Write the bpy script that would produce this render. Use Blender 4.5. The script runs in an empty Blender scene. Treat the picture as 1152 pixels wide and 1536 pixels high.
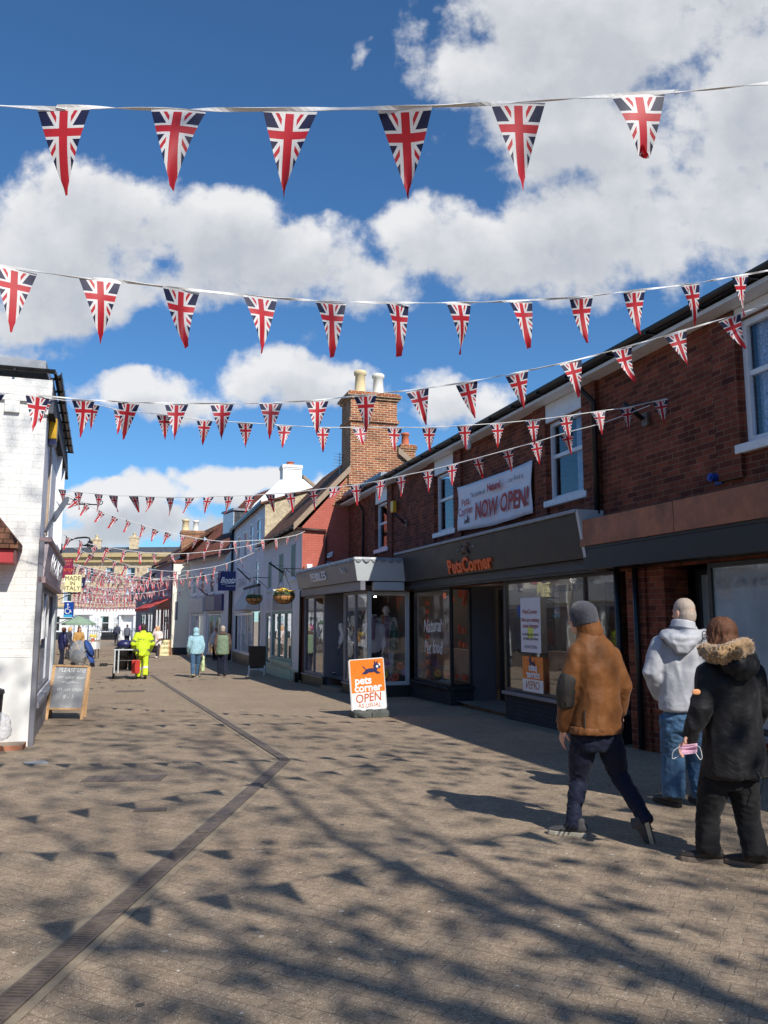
import bpy, bmesh, math, random
from mathutils import Vector as V, Matrix, noise, Quaternion
R = random.Random(11)
sc = bpy.context.scene
COL = sc.collection
rad = math.radians

# ---------------------------------------------------------------- measured camera
CF, CX, CY, CH = 1200.0, 576.0, 768.0, 1.6
PIT = math.atan((930 - CY) / CF)
YAW = math.atan((CX - 185) / (CF / math.cos(PIT)))
FW = V((math.sin(YAW) * math.cos(PIT), math.cos(YAW) * math.cos(PIT), math.sin(PIT)))
RT = V((math.cos(YAW), -math.sin(YAW), 0))
UP = RT.cross(FW)
HD = V((math.sin(YAW), math.cos(YAW), 0))
C0 = V((0, 0, CH))

def ray(x, y): return FW + RT * ((x - CX) / CF) + UP * ((CY - y) / CF)
def at_depth(x, y, d): return C0 + ray(x, y) * d              # depth along the lens axis
def at_dist(x, y, D):                                        # upright plane at horizontal distance D
    r = ray(x, y); return C0 + r * (D / r.dot(HD))

def zg(y):                                                   # the street falls gently away, then levels
    if y < 30: return -0.012 * y
    return -0.36 - 0.12 * (1 - math.exp(-(y - 30) / 10))

def s(r, g, b):
    f = lambda c: (c / 255 / 12.92) if c <= 10 else (((c / 255) + 0.055) / 1.055) ** 2.4
    return (f(r), f(g), f(b), 1)

# ---------------------------------------------------------------- objects
WL = {}
def link(o): COL.objects.link(o); return o
def tag(o, label=None, cat=None, group=None, kind=None):
    if label: o['label'] = label
    if cat: o['category'] = cat
    if group: o['group'] = group
    if kind: o['kind'] = kind
    return o
def thing(name, loc, label, cat, group=None):
    o = bpy.data.objects.new(name, None); o.empty_display_size = .2
    o.location = loc; WL[o] = V(loc); link(o)
    return tag(o, label, cat, group)

class Fr:
    """facade frame: u along the wall, v out of the wall, z up"""
    def __init__(s_, P0, P1, side):
        s_.o = V((P0[0], P0[1], 0)); d = V((P1[0] - P0[0], P1[1] - P0[1], 0)); s_.L = d.length
        s_.u = d.normalized(); s_.n = V((s_.u.y, -s_.u.x, 0)) * side
    def pt(s_, u, v, z): return s_.o + s_.u * u + s_.n * v + V((0, 0, z))
    def px(s_, x, y, v=0):
        r = ray(x, y); o = s_.o + s_.n * v
        t = (o - C0).dot(s_.n) / r.dot(s_.n); P = C0 + r * t
        return ((P - s_.o).dot(s_.u), P.z)
    def rect(s_, x0, y0, x1, y1, v=0):
        a = s_.px(x0, y0, v); b = s_.px(x1, y1, v)
        return (min(a[0], b[0]), max(a[0], b[0]), min(a[1], b[1]), max(a[1], b[1]))

class MB:
    def __init__(s_, fr=None): s_.v = []; s_.f = []; s_.m = []; s_.fr = fr; s_.mi = 0; s_.uv = None
    def add(s_, vs, fs):
        b = len(s_.v)
        s_.v += [(s_.fr.pt(*p) if s_.fr else V(p)) for p in vs]
        s_.f += [tuple(b + i for i in f) for f in fs]; s_.m += [s_.mi] * len(fs); return s_
    def box(s_, x0, x1, y0, y1, z0, z1):
        return s_.add([(x0, y0, z0), (x1, y0, z0), (x1, y1, z0), (x0, y1, z0), (x0, y0, z1), (x1, y0, z1), (x1, y1, z1), (x0, y1, z1)],
                      [(0, 3, 2, 1), (4, 5, 6, 7), (0, 1, 5, 4), (1, 2, 6, 5), (2, 3, 7, 6), (3, 0, 4, 7)])
    def obox(s_, c, a, b, w):                                # centre and three half-extent vectors
        c, a, b, w = V(c), V(a), V(b), V(w)
        vs = [c + a * i + b * j + w * k for k in (-1, 1) for (i, j) in ((-1, -1), (1, -1), (1, 1), (-1, 1))]
        return s_.add(vs, [(0, 3, 2, 1), (4, 5, 6, 7), (0, 1, 5, 4), (1, 2, 6, 5), (2, 3, 7, 6), (3, 0, 4, 7)])
    def bar(s_, p, q, w, h=None):
        p, q = V(p), V(q); d = (q - p); t = d.normalized(); h = h or w
        x = t.cross(V((0, 0, 1)))
        x = V((1, 0, 0)) if x.length < .01 else x.normalized()
        y = t.cross(x)
        return s_.obox((p + q) / 2, d / 2, x * (w / 2), y * (h / 2))
    def poly(s_, pts): return s_.add(pts, [tuple(range(len(pts)))])
    def prism(s_, pts, d):                                   # planar polygon pushed along d
        n = len(pts)
        if s_.fr: vs = list(pts) + [tuple(V(p) + V(d)) for p in pts]
        else: vs = [V(p) for p in pts] + [V(p) + V(d) for p in pts]
        return s_.add(vs, [tuple(range(n))[::-1], tuple(range(n, 2 * n))] + [(i, (i + 1) % n, n + (i + 1) % n, n + i) for i in range(n)])
    def rings(s_, rs, cap=True, closed=False):
        n = len(rs[0]); vs = [p for r in rs for p in r]; fs = []
        for k in range(len(rs) - 1):
            for i in range(n):
                j = (i + 1) % n; fs.append((k * n + i, k * n + j, (k + 1) * n + j, (k + 1) * n + i))
        if cap: fs += [tuple(range(n))[::-1], tuple(range((len(rs) - 1) * n, len(rs) * n))]
        return s_.add(vs, fs)
    def tube(s_, pts, r, n=8, dome=False, side=None, flat=1.0):
        pts = [V(p) for p in pts]; rr = list(r) if hasattr(r, '__len__') else [r] * len(pts)
        T = []
        for i in range(len(pts)):
            a = pts[max(i - 1, 0)]; b = pts[min(i + 1, len(pts) - 1)]; T.append((b - a).normalized())
        if dome:
            a, ra, b, rb = pts[0], rr[0], pts[-1], rr[-1]
            pre = [(a - T[0] * ra * k, ra * m) for k, m in ((.95, .3), (.75, .66), (.4, .92))]
            post = [(b + T[-1] * rb * k, rb * m) for k, m in ((.4, .92), (.75, .66), (.95, .3))]
            pts = [p for p, _ in pre] + pts + [p for p, _ in post]
            rr = [q for _, q in pre] + rr + [q for _, q in post]; T = [T[0]] * 3 + T + [T[-1]] * 3
        rs = []; x = None
        for p, t, q in zip(pts, T, rr):
            if side is not None: x = V(side) - t * V(side).dot(t)
            elif x is None: x = t.orthogonal()
            else: x = x - t * x.dot(t)
            if x.length < 1e-6: x = t.orthogonal()
            x = x.normalized(); y = t.cross(x)
            rs.append([p + x * math.cos(2 * math.pi * i / n) * q + y * math.sin(2 * math.pi * i / n) * q * flat for i in range(n)])
        return s_.rings(rs)
    def ribbon(s_, pts, w, th=.0012, twist=9.0, seed=0):      # flat tape that turns over along its run
        rs = []; L_ = 0; rr = random.Random(seed); ph = rr.uniform(0, 6)
        for i, p in enumerate(pts):
            t = (pts[min(i + 1, len(pts) - 1)] - pts[max(i - 1, 0)]).normalized()
            if i: L_ += (p - pts[i - 1]).length
            z = V((0, 0, 1)); z = (z - t * z.dot(t)).normalized(); y = t.cross(z)
            a = 1.1 * math.sin(L_ * twist + ph) + .7 * math.sin(L_ * twist * .37 + 2 * ph)
            x = z * math.cos(a) + y * math.sin(a); n = t.cross(x)
            rs.append([p + x * w / 2 + n * th, p - x * w / 2 + n * th, p - x * w / 2 - n * th, p + x * w / 2 - n * th])
        return s_.rings(rs)
    def lathe(s_, prof, c=(0, 0, 0), n=16):
        c = V(c)
        return s_.rings([[c + V((math.cos(2 * math.pi * i / n) * r, math.sin(2 * math.pi * i / n) * r, z)) for i in range(n)] for r, z in prof])
    def ell(s_, c, a, b, w, n=14, m=9):                      # ellipsoid with axis vectors
        c, a, b, w = V(c), V(a), V(b), V(w); rs = []
        for k in range(1, m):
            t = math.pi * k / m
            rs.append([c - w * math.cos(t) + (a * math.cos(2 * math.pi * i / n) + b * math.sin(2 * math.pi * i / n)) * math.sin(t) for i in range(n)])
        return s_.rings(rs)
    def facade(s_, u0, u1, z0, z1, ops=(), d=.12, v=0):
        us = sorted({u0, u1} | {o[0] for o in ops} | {o[1] for o in ops}); zs = sorted({z0, z1} | {o[2] for o in ops} | {o[3] for o in ops})
        us = [u for u in us if u0 <= u <= u1]; zs = [z for z in zs if z0 <= z <= z1]
        for a, b in zip(us, us[1:]):
            for c, e in zip(zs, zs[1:]):
                mu, mz = (a + b) / 2, (c + e) / 2
                if any(o[0] < mu < o[1] and o[2] < mz < o[3] for o in ops): continue
                s_.add([(a, v, c), (b, v, c), (b, v, e), (a, v, e)], [(0, 1, 2, 3)])
        for a, b, c, e in [o[:4] for o in ops]:
            for p, q in (((a, c), (b, c)), ((b, c), (b, e)), ((b, e), (a, e)), ((a, e), (a, c))):
                s_.add([(p[0], v, p[1]), (q[0], v, q[1]), (q[0], v - d, q[1]), (p[0], v - d, p[1])], [(0, 1, 2, 3)])
        return s_
    def build(s_, name, mats, parent=None, smooth=False, bevel=0, label=None, origin=None, recalc=True):
        if not isinstance(mats, (list, tuple)): mats = [mats]
        if parent is not None: w = WL[parent]
        elif origin is not None: w = V(origin)
        else:
            n = len(s_.v); z = min(p.z for p in s_.v)
            w = V((sum(p.x for p in s_.v) / n, sum(p.y for p in s_.v) / n, z))
        me = bpy.data.meshes.new(name)
        me.from_pydata([tuple(p - w) for p in s_.v], [], s_.f)
        for m in mats: me.materials.append(m)
        me.polygons.foreach_set('material_index', s_.m)
        if recalc:
            bm = bmesh.new(); bm.from_mesh(me); bmesh.ops.recalc_face_normals(bm, faces=bm.faces); bm.to_mesh(me); bm.free()
        if smooth: me.polygons.foreach_set('use_smooth', [True] * len(me.polygons))
        o = bpy.data.objects.new(name, me); link(o)
        if parent is not None: o.parent = parent
        else: o.location = w
        WL[o] = w
        if bevel:
            b = o.modifiers.new('bevel', 'BEVEL'); b.width = bevel; b.segments = 2; b.limit_method = 'ANGLE'
        if label: o['label'] = label
        return o

def organic(mb, name, mat, parent=None, voxel=.012, smooth=2, wr=0, wscale=9, origin=None, stretch=(1, 1, .55), extra=None):
    """union of closed solids as one continuous skin"""
    me = bpy.data.meshes.new(name); me.from_pydata([tuple(p) for p in mb.v], [], mb.f)
    t = bpy.data.objects.new('tmp', me); link(t)
    bm = bmesh.new(); bm.from_mesh(me); bmesh.ops.recalc_face_normals(bm, faces=bm.faces); bm.to_mesh(me); bm.free()
    r = t.modifiers.new('r', 'REMESH'); r.mode = 'VOXEL'; r.voxel_size = voxel
    dg = bpy.context.evaluated_depsgraph_get(); dg.update()
    m2 = bpy.data.meshes.new_from_object(t.evaluated_get(dg))
    bpy.data.objects.remove(t); bpy.data.meshes.remove(me)
    bm = bmesh.new(); bm.from_mesh(m2)
    for _ in range(smooth): bmesh.ops.smooth_vert(bm, verts=bm.verts, factor=.5, use_axis_x=True, use_axis_y=True, use_axis_z=True)
    if wr:
        bm.normal_update()
        for v in bm.verts:
            p = V((v.co.x * stretch[0], v.co.y * stretch[1], v.co.z * stretch[2])) * wscale
            q = p + noise.noise_vector(p * .6) * .9
            n = 1 - abs(noise.noise(q)) * 2.2
            v.co += v.normal * wr * (n + .5 * noise.noise(p * 2.7))
    if extra: extra(bm)
    bm.to_mesh(m2); bm.free()
    w = WL[parent] if parent is not None else V(origin)
    m2.transform(Matrix.Translation(-w))
    for m in (mat if isinstance(mat, list) else [mat]): m2.materials.append(m)
    m2.polygons.foreach_set('use_smooth', [True] * len(m2.polygons))
    o = bpy.data.objects.new(name, m2); link(o); m2.name = name
    if parent is not None: o.parent = parent
    else: o.location = w
    WL[o] = w
    return o

def text(body, O, U, W, size, mat, parent, name='lettering', ext=.003, align='CENTER', bold=0.0, shear=0.0, sx=1.0, mirror=False, line=1.0, wob=0, label=None):
    cu = bpy.data.curves.new('t', 'FONT'); cu.body = body; cu.size = size; cu.align_x = align; cu.align_y = 'CENTER'
    cu.extrude = ext; cu.offset = bold; cu.shear = shear; cu.space_line = line; cu.resolution_u = 3
    t = bpy.data.objects.new('t', cu); link(t)
    dg = bpy.context.evaluated_depsgraph_get(); dg.update()
    me = bpy.data.meshes.new_from_object(t.evaluated_get(dg))
    bpy.data.objects.remove(t); bpy.data.curves.remove(cu)
    O, U, W = V(O), V(U).normalized(), V(W).normalized(); N = U.cross(W)
    k = -1 if mirror else 1; w = WL[parent]
    for v in me.vertices:
        x, y, z = v.co
        if wob: y += wob * math.sin(x / size * 2.1) ; x += wob * .6 * math.sin(y / size * 5)
        v.co = O + U * (x * sx * k) + W * y + N * z - w
    me.materials.clear(); me.materials.append(mat); me.name = name
    o = bpy.data.objects.new(name, me); link(o); o.parent = parent; WL[o] = w
    if label: o['label'] = label
    return o
# ---------------------------------------------------------------- materials
class NT:
    def __init__(s_, tree): s_.t = tree
    def n(s_, typ, **kw):
        nd = s_.t.nodes.new('ShaderNode' + typ)
        for k, v in kw.items():
            if k.startswith('i_'): nd.inputs[k[2:].replace('_', ' ')].default_value = v
            else: setattr(nd, k, v)
        return nd
    def l(s_, a, b): s_.t.links.new(a, b)
    def put(s_, x, inp):
        if hasattr(x, 'is_output'): s_.l(x, inp)
        else: inp.default_value = x
    def math(s_, op, a, b=None, c=None, clamp=False):
        nd = s_.n('Math', operation=op); nd.use_clamp = clamp
        for i, x in enumerate((a, b, c)):
            if x is not None: s_.put(x, nd.inputs[i])
        return nd.outputs[0]
    def vm(s_, op, a, b=None, out=0):
        nd = s_.n('VectorMath', operation=op)
        for i, x in enumerate((a, b)):
            if x is not None: s_.put(x, nd.inputs[i])
        return nd.outputs[out]
    def mix(s_, f, a, b, typ='MIX'):
        nd = s_.n('Mix', data_type='RGBA', blend_type=typ)
        s_.put(f, nd.inputs[0]); s_.put(a, nd.inputs[6]); s_.put(b, nd.inputs[7]); return nd.outputs[2]
    def noise(s_, vec, scale, detail=4, rough=.55, out='Fac'):
        nd = s_.n('TexNoise'); nd.inputs['Scale'].default_value = scale; nd.inputs['Detail'].default_value = detail
        nd.inputs['Roughness'].default_value = rough
        if vec is not None: s_.l(vec, nd.inputs['Vector'])
        return nd.outputs[out]
    def ramp(s_, f, stops):
        nd = s_.n('ValToRGB'); e = nd.color_ramp.elements
        while len(e) < len(stops): e.new(.5)
        for x, (p, c) in zip(e, stops): x.position = p; x.color = c if hasattr(c, '__len__') else (c, c, c, 1)
        s_.l(f, nd.inputs[0]); return nd.outputs[0]
    def mr(s_, f, a, b, c, d):
        nd = s_.n('MapRange'); s_.l(f, nd.inputs[0])
        for i, x in enumerate((a, b, c, d)): nd.inputs[i + 1].default_value = x
        return nd.outputs[0]

def newmat(name):
    m = bpy.data.materials.new(name); m.use_nodes = True; t = m.node_tree; t.nodes.clear()
    N = NT(t); out = N.n('OutputMaterial'); p = N.n('BsdfPrincipled'); N.l(p.outputs[0], out.inputs[0])
    return m, N, p, out
def bump(N, p, h, strength=.3, dist=.01):
    b = N.n('Bump'); b.inputs['Strength'].default_value = strength; b.inputs['Distance'].default_value = dist
    N.l(h, b.inputs['Height']); N.l(b.outputs[0], p.inputs['Normal'])
def P_(N): return N.n('NewGeometry').outputs['Position']

def M(name, col, rough=.6, var=.12, scale=6, bmp=0, bscale=60, metal=0, spec=.5, dirt=0, obj=False, sheen=0):
    m, N, p, out = newmat(name)
    pos = N.n('TexCoord').outputs['Object'] if obj else P_(N)
    n = N.noise(pos, scale, 5, .6)
    f = N.mr(n, .3, .7, 1 - var, 1 + var)
    c = N.vm('SCALE', tuple(col[:3])); N.l(f, c.node.inputs['Scale'])
    if dirt:
        n2 = N.noise(pos, scale * .45, 6, .7); k = N.mr(n2, .48, .72, 0, dirt)
        c = N.mix(k, c, (col[0] * .45, col[1] * .42, col[2] * .38, 1))
    N.l(c, p.inputs['Base Color'])
    N.l(N.mr(n, .3, .7, max(0, rough - .08), min(1, rough + .08)), p.inputs['Roughness'])
    p.inputs['Metallic'].default_value = metal; p.inputs['Specular IOR Level'].default_value = spec
    if sheen: p.inputs['Sheen Weight'].default_value = sheen
    if bmp: bump(N, p, N.noise(pos, bscale, 4, .6), bmp, .006)
    return m

def cloth(name, col, rough=.7, var=.15, crease=.5, cs=7, weave=120, dirt=0):
    m, N, p, out = newmat(name); P = P_(N)
    n = N.noise(P, 4, 5, .6); c = N.vm('SCALE', tuple(col[:3])); N.l(N.mr(n, .3, .7, 1 - var, 1 + var), c.node.inputs['Scale'])
    q = N.vm('ADD', N.vm('MULTIPLY', P, (1, 1, 1.5)), N.vm('SCALE', N.noise(P, 3, 3, .5, 'Color')))
    q.node.inputs[1].links[0].from_node.inputs['Scale'].default_value = .35
    r1 = N.math('ABSOLUTE', N.math('SUBTRACT', N.noise(q, cs, 2, .5), .5)); r2 = N.math('ABSOLUTE', N.math('SUBTRACT', N.noise(q, cs * 2.6, 2, .5), .5))
    h = N.math('ADD', N.mr(r1, 0, .12, 0, 1), N.math('MULTIPLY', N.mr(r2, 0, .12, 0, 1), .4))
    w = N.noise(P, weave, 2, .7); k = N.mr(h, 0, 1.1, .94, 1.02); c2 = N.vm('SCALE', c); N.l(k, c2.node.inputs['Scale'])
    N.l(c2, p.inputs['Base Color']); p.inputs['Roughness'].default_value = rough; p.inputs['Specular IOR Level'].default_value = .3; p.inputs['Sheen Weight'].default_value = .08
    b1 = N.n('Bump'); b1.inputs['Strength'].default_value = .35; b1.inputs['Distance'].default_value = .003; N.l(w, b1.inputs['Height'])
    b2 = N.n('Bump'); b2.inputs['Strength'].default_value = crease; b2.inputs['Distance'].default_value = .018; N.l(h, b2.inputs['Height']); N.l(b1.outputs[0], b2.inputs['Normal']); N.l(b2.outputs[0], p.inputs['Normal'])
    return m

def surf_uv(N):
    """(u, v) metres along any sloping or upright face, from its true normal"""
    g = N.n('NewGeometry'); nn = g.outputs['True Normal']; P = g.outputs['Position']
    T = N.vm('NORMALIZE', N.vm('CROSS_PRODUCT', (0, 0, 1), nn)); B = N.vm('CROSS_PRODUCT', nn, T)
    c = N.n('CombineXYZ'); N.l(N.vm('DOT_PRODUCT', P, T, 1), c.inputs[0]); N.l(N.vm('DOT_PRODUCT', P, B, 1), c.inputs[1])
    return c.outputs[0], P

def brick(name, c1, c2, mortar, bw=.225, rh=.075, ms=.006, bs=.5, rough=.85, stain=.35, var=.35, sm=.1, offset=.5, freq=2):
    m, N, p, out = newmat(name); uv, P = surf_uv(N)
    w = N.vm('SCALE', N.noise(P, 5, 3, .6, 'Color')); w.node.inputs['Scale'].default_value = .006
    uv2 = N.vm('ADD', uv, w)
    b = N.n('TexBrick'); b.offset = offset; b.offset_frequency = freq
    b.inputs['Color1'].default_value = c1; b.inputs['Color2'].default_value = c2; b.inputs['Mortar'].default_value = mortar
    b.inputs['Scale'].default_value = 1; b.inputs['Mortar Size'].default_value = ms; b.inputs['Mortar Smooth'].default_value = sm
    b.inputs['Brick Width'].default_value = bw; b.inputs['Row Height'].default_value = rh; b.inputs['Bias'].default_value = -.1
    N.l(uv2, b.inputs['Vector'])
    n = N.noise(P, 3.0, 6, .65); f = N.mr(n, .3, .7, 1 - var, 1 + var * .8)
    c = N.vm('SCALE', b.outputs['Color']); N.l(f, c.node.inputs['Scale'])
    n3 = N.noise(P, 45, 3, .7); c2_ = N.vm('SCALE', c); N.l(N.mr(n3, .3, .7, .85, 1.15), c2_.node.inputs['Scale'])
    n2 = N.noise(P, .9, 6, .7); k = N.mr(n2, .5, .75, 0, stain)
    cc = N.mix(k, c2_, (c1[0] * .3, c1[1] * .32, c1[2] * .34, 1))
    N.l(cc, p.inputs['Base Color']); p.inputs['Roughness'].default_value = rough
    p.inputs['Specular IOR Level'].default_value = .3
    h = N.math('SUBTRACT', N.math('MULTIPLY', n3, .5), b.outputs['Fac'])
    bump(N, p, h, bs, .008)
    return m

def glassmat(name, tint=(1, 1, 1, 1), film=0, filmcol=(.5, .55, .58, 1), refl=1.0):
    m = bpy.data.materials.new(name); m.use_nodes = True; t = m.node_tree; t.nodes.clear(); N = NT(t)
    out = N.n('OutputMaterial'); g = N.n('NewGeometry')
    cs = N.math('ABSOLUTE', N.vm('DOT_PRODUCT', g.outputs['Normal'], g.outputs['Incoming'], 1))
    fr = N.math('MULTIPLY_ADD', N.math('POWER', N.math('SUBTRACT', 1, cs), 5), .92, .07)
    fr = N.math('MULTIPLY', fr, refl, clamp=True)
    tr = N.n('BsdfTransparent'); tr.inputs[0].default_value = tint
    gl = N.n('BsdfGlossy'); gl.inputs['Roughness'].default_value = .012; gl.inputs[0].default_value = (.95, .97, 1, 1)
    nz = N.noise(g.outputs['Position'], 1.3, 2, .5); b = N.n('Bump'); b.inputs['Strength'].default_value = .06; b.inputs['Distance'].default_value = .05
    N.l(nz, b.inputs['Height']); N.l(b.outputs[0], gl.inputs['Normal'])
    base = tr.outputs[0]
    if film:
        df = N.n('BsdfDiffuse'); n2 = N.noise(g.outputs['Position'], 2.2, 5, .65)
        v = N.vm('SCALE', tuple(filmcol[:3])); N.l(N.mr(n2, .3, .7, .8, 1.2), v.node.inputs['Scale']); N.l(v, df.inputs[0])
        mx0 = N.n('MixShader'); mx0.inputs[0].default_value = film; N.l(base, mx0.inputs[1]); N.l(df.outputs[0], mx0.inputs[2]); base = mx0.outputs[0]
    mx = N.n('MixShader'); N.l(fr, mx.inputs[0]); N.l(base, mx.inputs[1]); N.l(gl.outputs[0], mx.inputs[2]); N.l(mx.outputs[0], out.inputs[0])
    return m

def flagmat():
    m, N, p, out = newmat('union_flag_cloth')
    uv = N.n('UVMap'); sp = N.n('SeparateXYZ'); N.l(uv.outputs[0], sp.inputs[0])
    ax = N.math('ABSOLUTE', N.math('SUBTRACT', sp.outputs[0], .5))
    ay = N.math('ABSOLUTE', N.math('MULTIPLY', N.math('SUBTRACT', sp.outputs[1], .295), 1.56))
    d = N.math('SUBTRACT', N.math('MULTIPLY', ax, .87), N.math('MULTIPLY', ay, .49))
    red, white, navy = (.56, .018, .03, 1), (.82, .80, .78, 1), (.012, .014, .06, 1)
    ad = N.math('ABSOLUTE', d)
    c = N.mix(N.math('LESS_THAN', ad, .088), navy, white)
    c = N.mix(N.math('LESS_THAN', ad, .03), c, red)
    k = N.math('MAXIMUM', N.math('LESS_THAN', ax, .135), N.math('LESS_THAN', ay, .125)); c = N.mix(k, c, white)
    k = N.math('MAXIMUM', N.math('LESS_THAN', ax, .078), N.math('LESS_THAN', ay, .075)); c = N.mix(k, c, red)
    k = N.math('LESS_THAN', sp.outputs[1], .035); c = N.mix(k, c, white)
    nz = N.noise(N.n('TexCoord').outputs['Object'], 14, 3, .6)
    c2 = N.vm('SCALE', c); N.l(N.mr(nz, .3, .7, .9, 1.08), c2.node.inputs['Scale'])
    N.l(c2, p.inputs['Base Color']); p.inputs['Roughness'].default_value = .55
    tl = N.n('BsdfTranslucent'); N.l(c2, tl.inputs[0]); mx = N.n('MixShader'); mx.inputs[0].default_value = .22
    N.l(p.outputs[0], mx.inputs[1]); N.l(tl.outputs[0], mx.inputs[2]); N.l(mx.outputs[0], out.inputs[0])
    return m

def pavemat():
    m, N, p, out = newmat('block_paving'); P = P_(N)
    rot = N.n('VectorRotate', rotation_type='Z_AXIS'); N.l(P, rot.inputs['Vector']); rot.inputs['Angle'].default_value = rad(47)
    w = N.vm('SCALE', N.noise(P, 3, 2, .5, 'Color')); w.node.inputs['Scale'].default_value = .01
    uv = N.vm('ADD', rot.outputs[0], w)
    def bt(ms):
        b = N.n('TexBrick'); b.inputs['Scale'].default_value = 1; b.inputs['Brick Width'].default_value = .204; b.inputs['Row Height'].default_value = .102
        b.inputs['Mortar Size'].default_value = ms; b.inputs['Mortar Smooth'].default_value = .3
        b.inputs['Color1'].default_value = (.375, .286, .2, 1); b.inputs['Color2'].default_value = (.33, .25, .175, 1); b.inputs['Mortar'].default_value = (.19, .148, .108, 1)
        N.l(uv, b.inputs['Vector']); return b
    b = bt(.003)
    n1 = N.noise(P, .55, 6, .6); n2 = N.noise(P, 26, 4, .75); n3 = N.noise(P, 3.2, 5, .65)
    c = N.vm('SCALE', b.outputs['Color']); N.l(N.mr(n1, .3, .7, .84, 1.13), c.node.inputs['Scale'])
    c2 = N.vm('SCALE', c); N.l(N.mr(n2, .25, .75, .62, 1.35), c2.node.inputs['Scale'])
    c3 = N.mix(N.mr(n3, .5, .75, 0, .5), c2, (.2, .148, .098, 1))
    n4 = N.noise(P, .23, 3, .5); c3 = N.mix(N.mr(n4, .5, .7, 0, .3), c3, (.33, .21, .14, 1))
    def specks(sc, lo, rare, col, c):
        v = N.n('TexVoronoi'); v.inputs['Scale'].default_value = sc; N.l(P, v.inputs['Vector'])
        sc_ = N.n('SeparateColor'); N.l(v.outputs['Color'], sc_.inputs[0])
        k = N.math('MULTIPLY', N.math('LESS_THAN', v.outputs['Distance'], lo), N.math('GREATER_THAN', sc_.outputs[0], rare))
        return N.mix(k, c, col)
    c3 = specks(85, .33, .72, (.56, .49, .38, 1), c3)
    c3 = specks(130, .35, .75, (.09, .07, .055, 1), c3)
    c3 = specks(9, .07, .55, (.72, .68, .58, 1), c3)
    c3 = specks(2.6, .055, .3, (.1, .085, .075, 1), c3)
    c3 = specks(3.7, .06, .55, (.5, .45, .38, 1), c3)
    n5 = N.noise(P, 1.1, 7, .72); c3 = N.mix(N.mr(n5, .58, .7, 0, .42), c3, (.13, .1, .078, 1))
    # worn pinkish band far down the street
    N.l(c3, p.inputs['Base Color']); p.inputs['Roughness'].default_value = .9; p.inputs['Specular IOR Level'].default_value = .25
    h = N.math('SUBTRACT', N.math('MULTIPLY', n2, .6), b.outputs['Fac']); bump(N, p, h, .45, .005)
    return m

def tilemat(name, c1, c2, bw=.17, rh=.11): return brick(name, c1, c2, (c1[0] * .25, c1[1] * .25, c1[2] * .25, 1), bw, rh, .008, 1.0, .9, .5, .45, .6)

def hairmat(name, col):
    m, N, p, out = newmat(name); P = P_(N); q = N.vm('MULTIPLY', P, (1, 1, .06)); n = N.noise(q, 150, 3, .6)
    c = N.vm('SCALE', tuple(col[:3])); N.l(N.mr(n, .3, .7, .45, 1.5), c.node.inputs['Scale']); N.l(c, p.inputs['Base Color'])
    p.inputs['Roughness'].default_value = .68; p.inputs['Specular IOR Level'].default_value = .25; bump(N, p, n, .9, .006); return m
m_brick = brick('red_brick', s(140, 73, 52), s(84, 41, 33), s(128, 100, 82), var=.42)
m_brick_ch = brick('chimney_brick', s(170, 100, 62), s(126, 66, 45), s(204, 186, 156), stain=.45, ms=.009)
m_redpaint = brick('red_painted_brick', s(192, 108, 92), s(187, 103, 88), s(172, 93, 79), var=.08, stain=.12)
m_whitebrick = brick('white_painted_brick', s(234, 233, 229), s(231, 229, 224), s(222, 220, 214), var=.03, stain=.0, bs=.42, bw=.3, rh=.1, ms=.008)
m_darkbrick = brick('black_painted_brick', s(62, 62, 68), s(58, 58, 63), s(44, 44, 48), var=.15, stain=.2, bs=.4)
m_tan = brick('buff_brick', s(214, 192, 158), s(200, 176, 142), s(206, 190, 164), .24, .08, stain=.12)
m_pave = pavemat()
m_tile_brown = tilemat('brown_roof_tile', s(122, 84, 64), s(92, 62, 50))
m_tile_red = tilemat('red_roof_tile', s(150, 88, 66), s(120, 70, 54))
m_slate = tilemat('slate', s(92, 94, 100), s(78, 80, 86), .25, .2)
m_white = M('white_render', s(234, 233, 229), .75, .05, 2.5, .15, 30, dirt=.12)
m_cream = M('cream_render', s(244, 236, 216), .75, .05, 2, .12, 30, dirt=.1)
m_greyr = M('pale_grey_render', s(222, 224, 230), .8, .06, 2, .2, 25, dirt=.14)
m_stone = M('roughcast_stone', s(196, 180, 150), .95, .3, 9, .8, 18, dirt=.4)
m_wpaint = M('white_gloss_paint', s(236, 238, 240), .35, .05, 8, dirt=.1)
m_upvc = M('window_white', s(226, 229, 234), .3, .04, 6, dirt=.06)
m_black = M('black_gutter', s(30, 30, 33), .35, .2, 9)
m_char = M('charcoal_paint', s(53, 52, 53), .45, .08, 3, .05, 40)
m_char2 = M('dark_grey_frame', s(50, 50, 52), .4, .1, 4)
m_greypaint = M('mid_grey_paint', s(122, 122, 130), .4, .06, 4)
m_palegrey = M('pale_grey_paint', s(196, 202, 204), .4, .05, 4)
m_lead = M('lead_sheet', s(150, 153, 158), .5, .15, 7, .2, 20, metal=.2, dirt=.3)
m_brown = M('bare_brown_board', s(168, 106, 72), .55, .35, 3.4, .1, 30, dirt=.9)
m_orange = M('orange_letter', s(240, 98, 40), .35, .05, 5)
m_opanel = M('orange_panel', s(240, 128, 44), .3, .04, 4)
m_wpanel = M('white_panel', s(240, 240, 238), .35, .03, 4)
m_rust = M('orange_brown_print', s(196, 92, 42), .5, .1, 14)
m_navyink = M('navy_ink', s(34, 34, 84), .5, .1, 14)
m_redink = M('red_ink', s(176, 62, 58), .6, .12, 16)
m_brownink = M('brown_ink', s(92, 56, 60), .6, .12, 16)
m_banner = M('banner_vinyl', s(234, 232, 238), .45, .05, 3, .25, 5)
m_glass = glassmat('shop_glass', refl=1.45)
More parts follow.
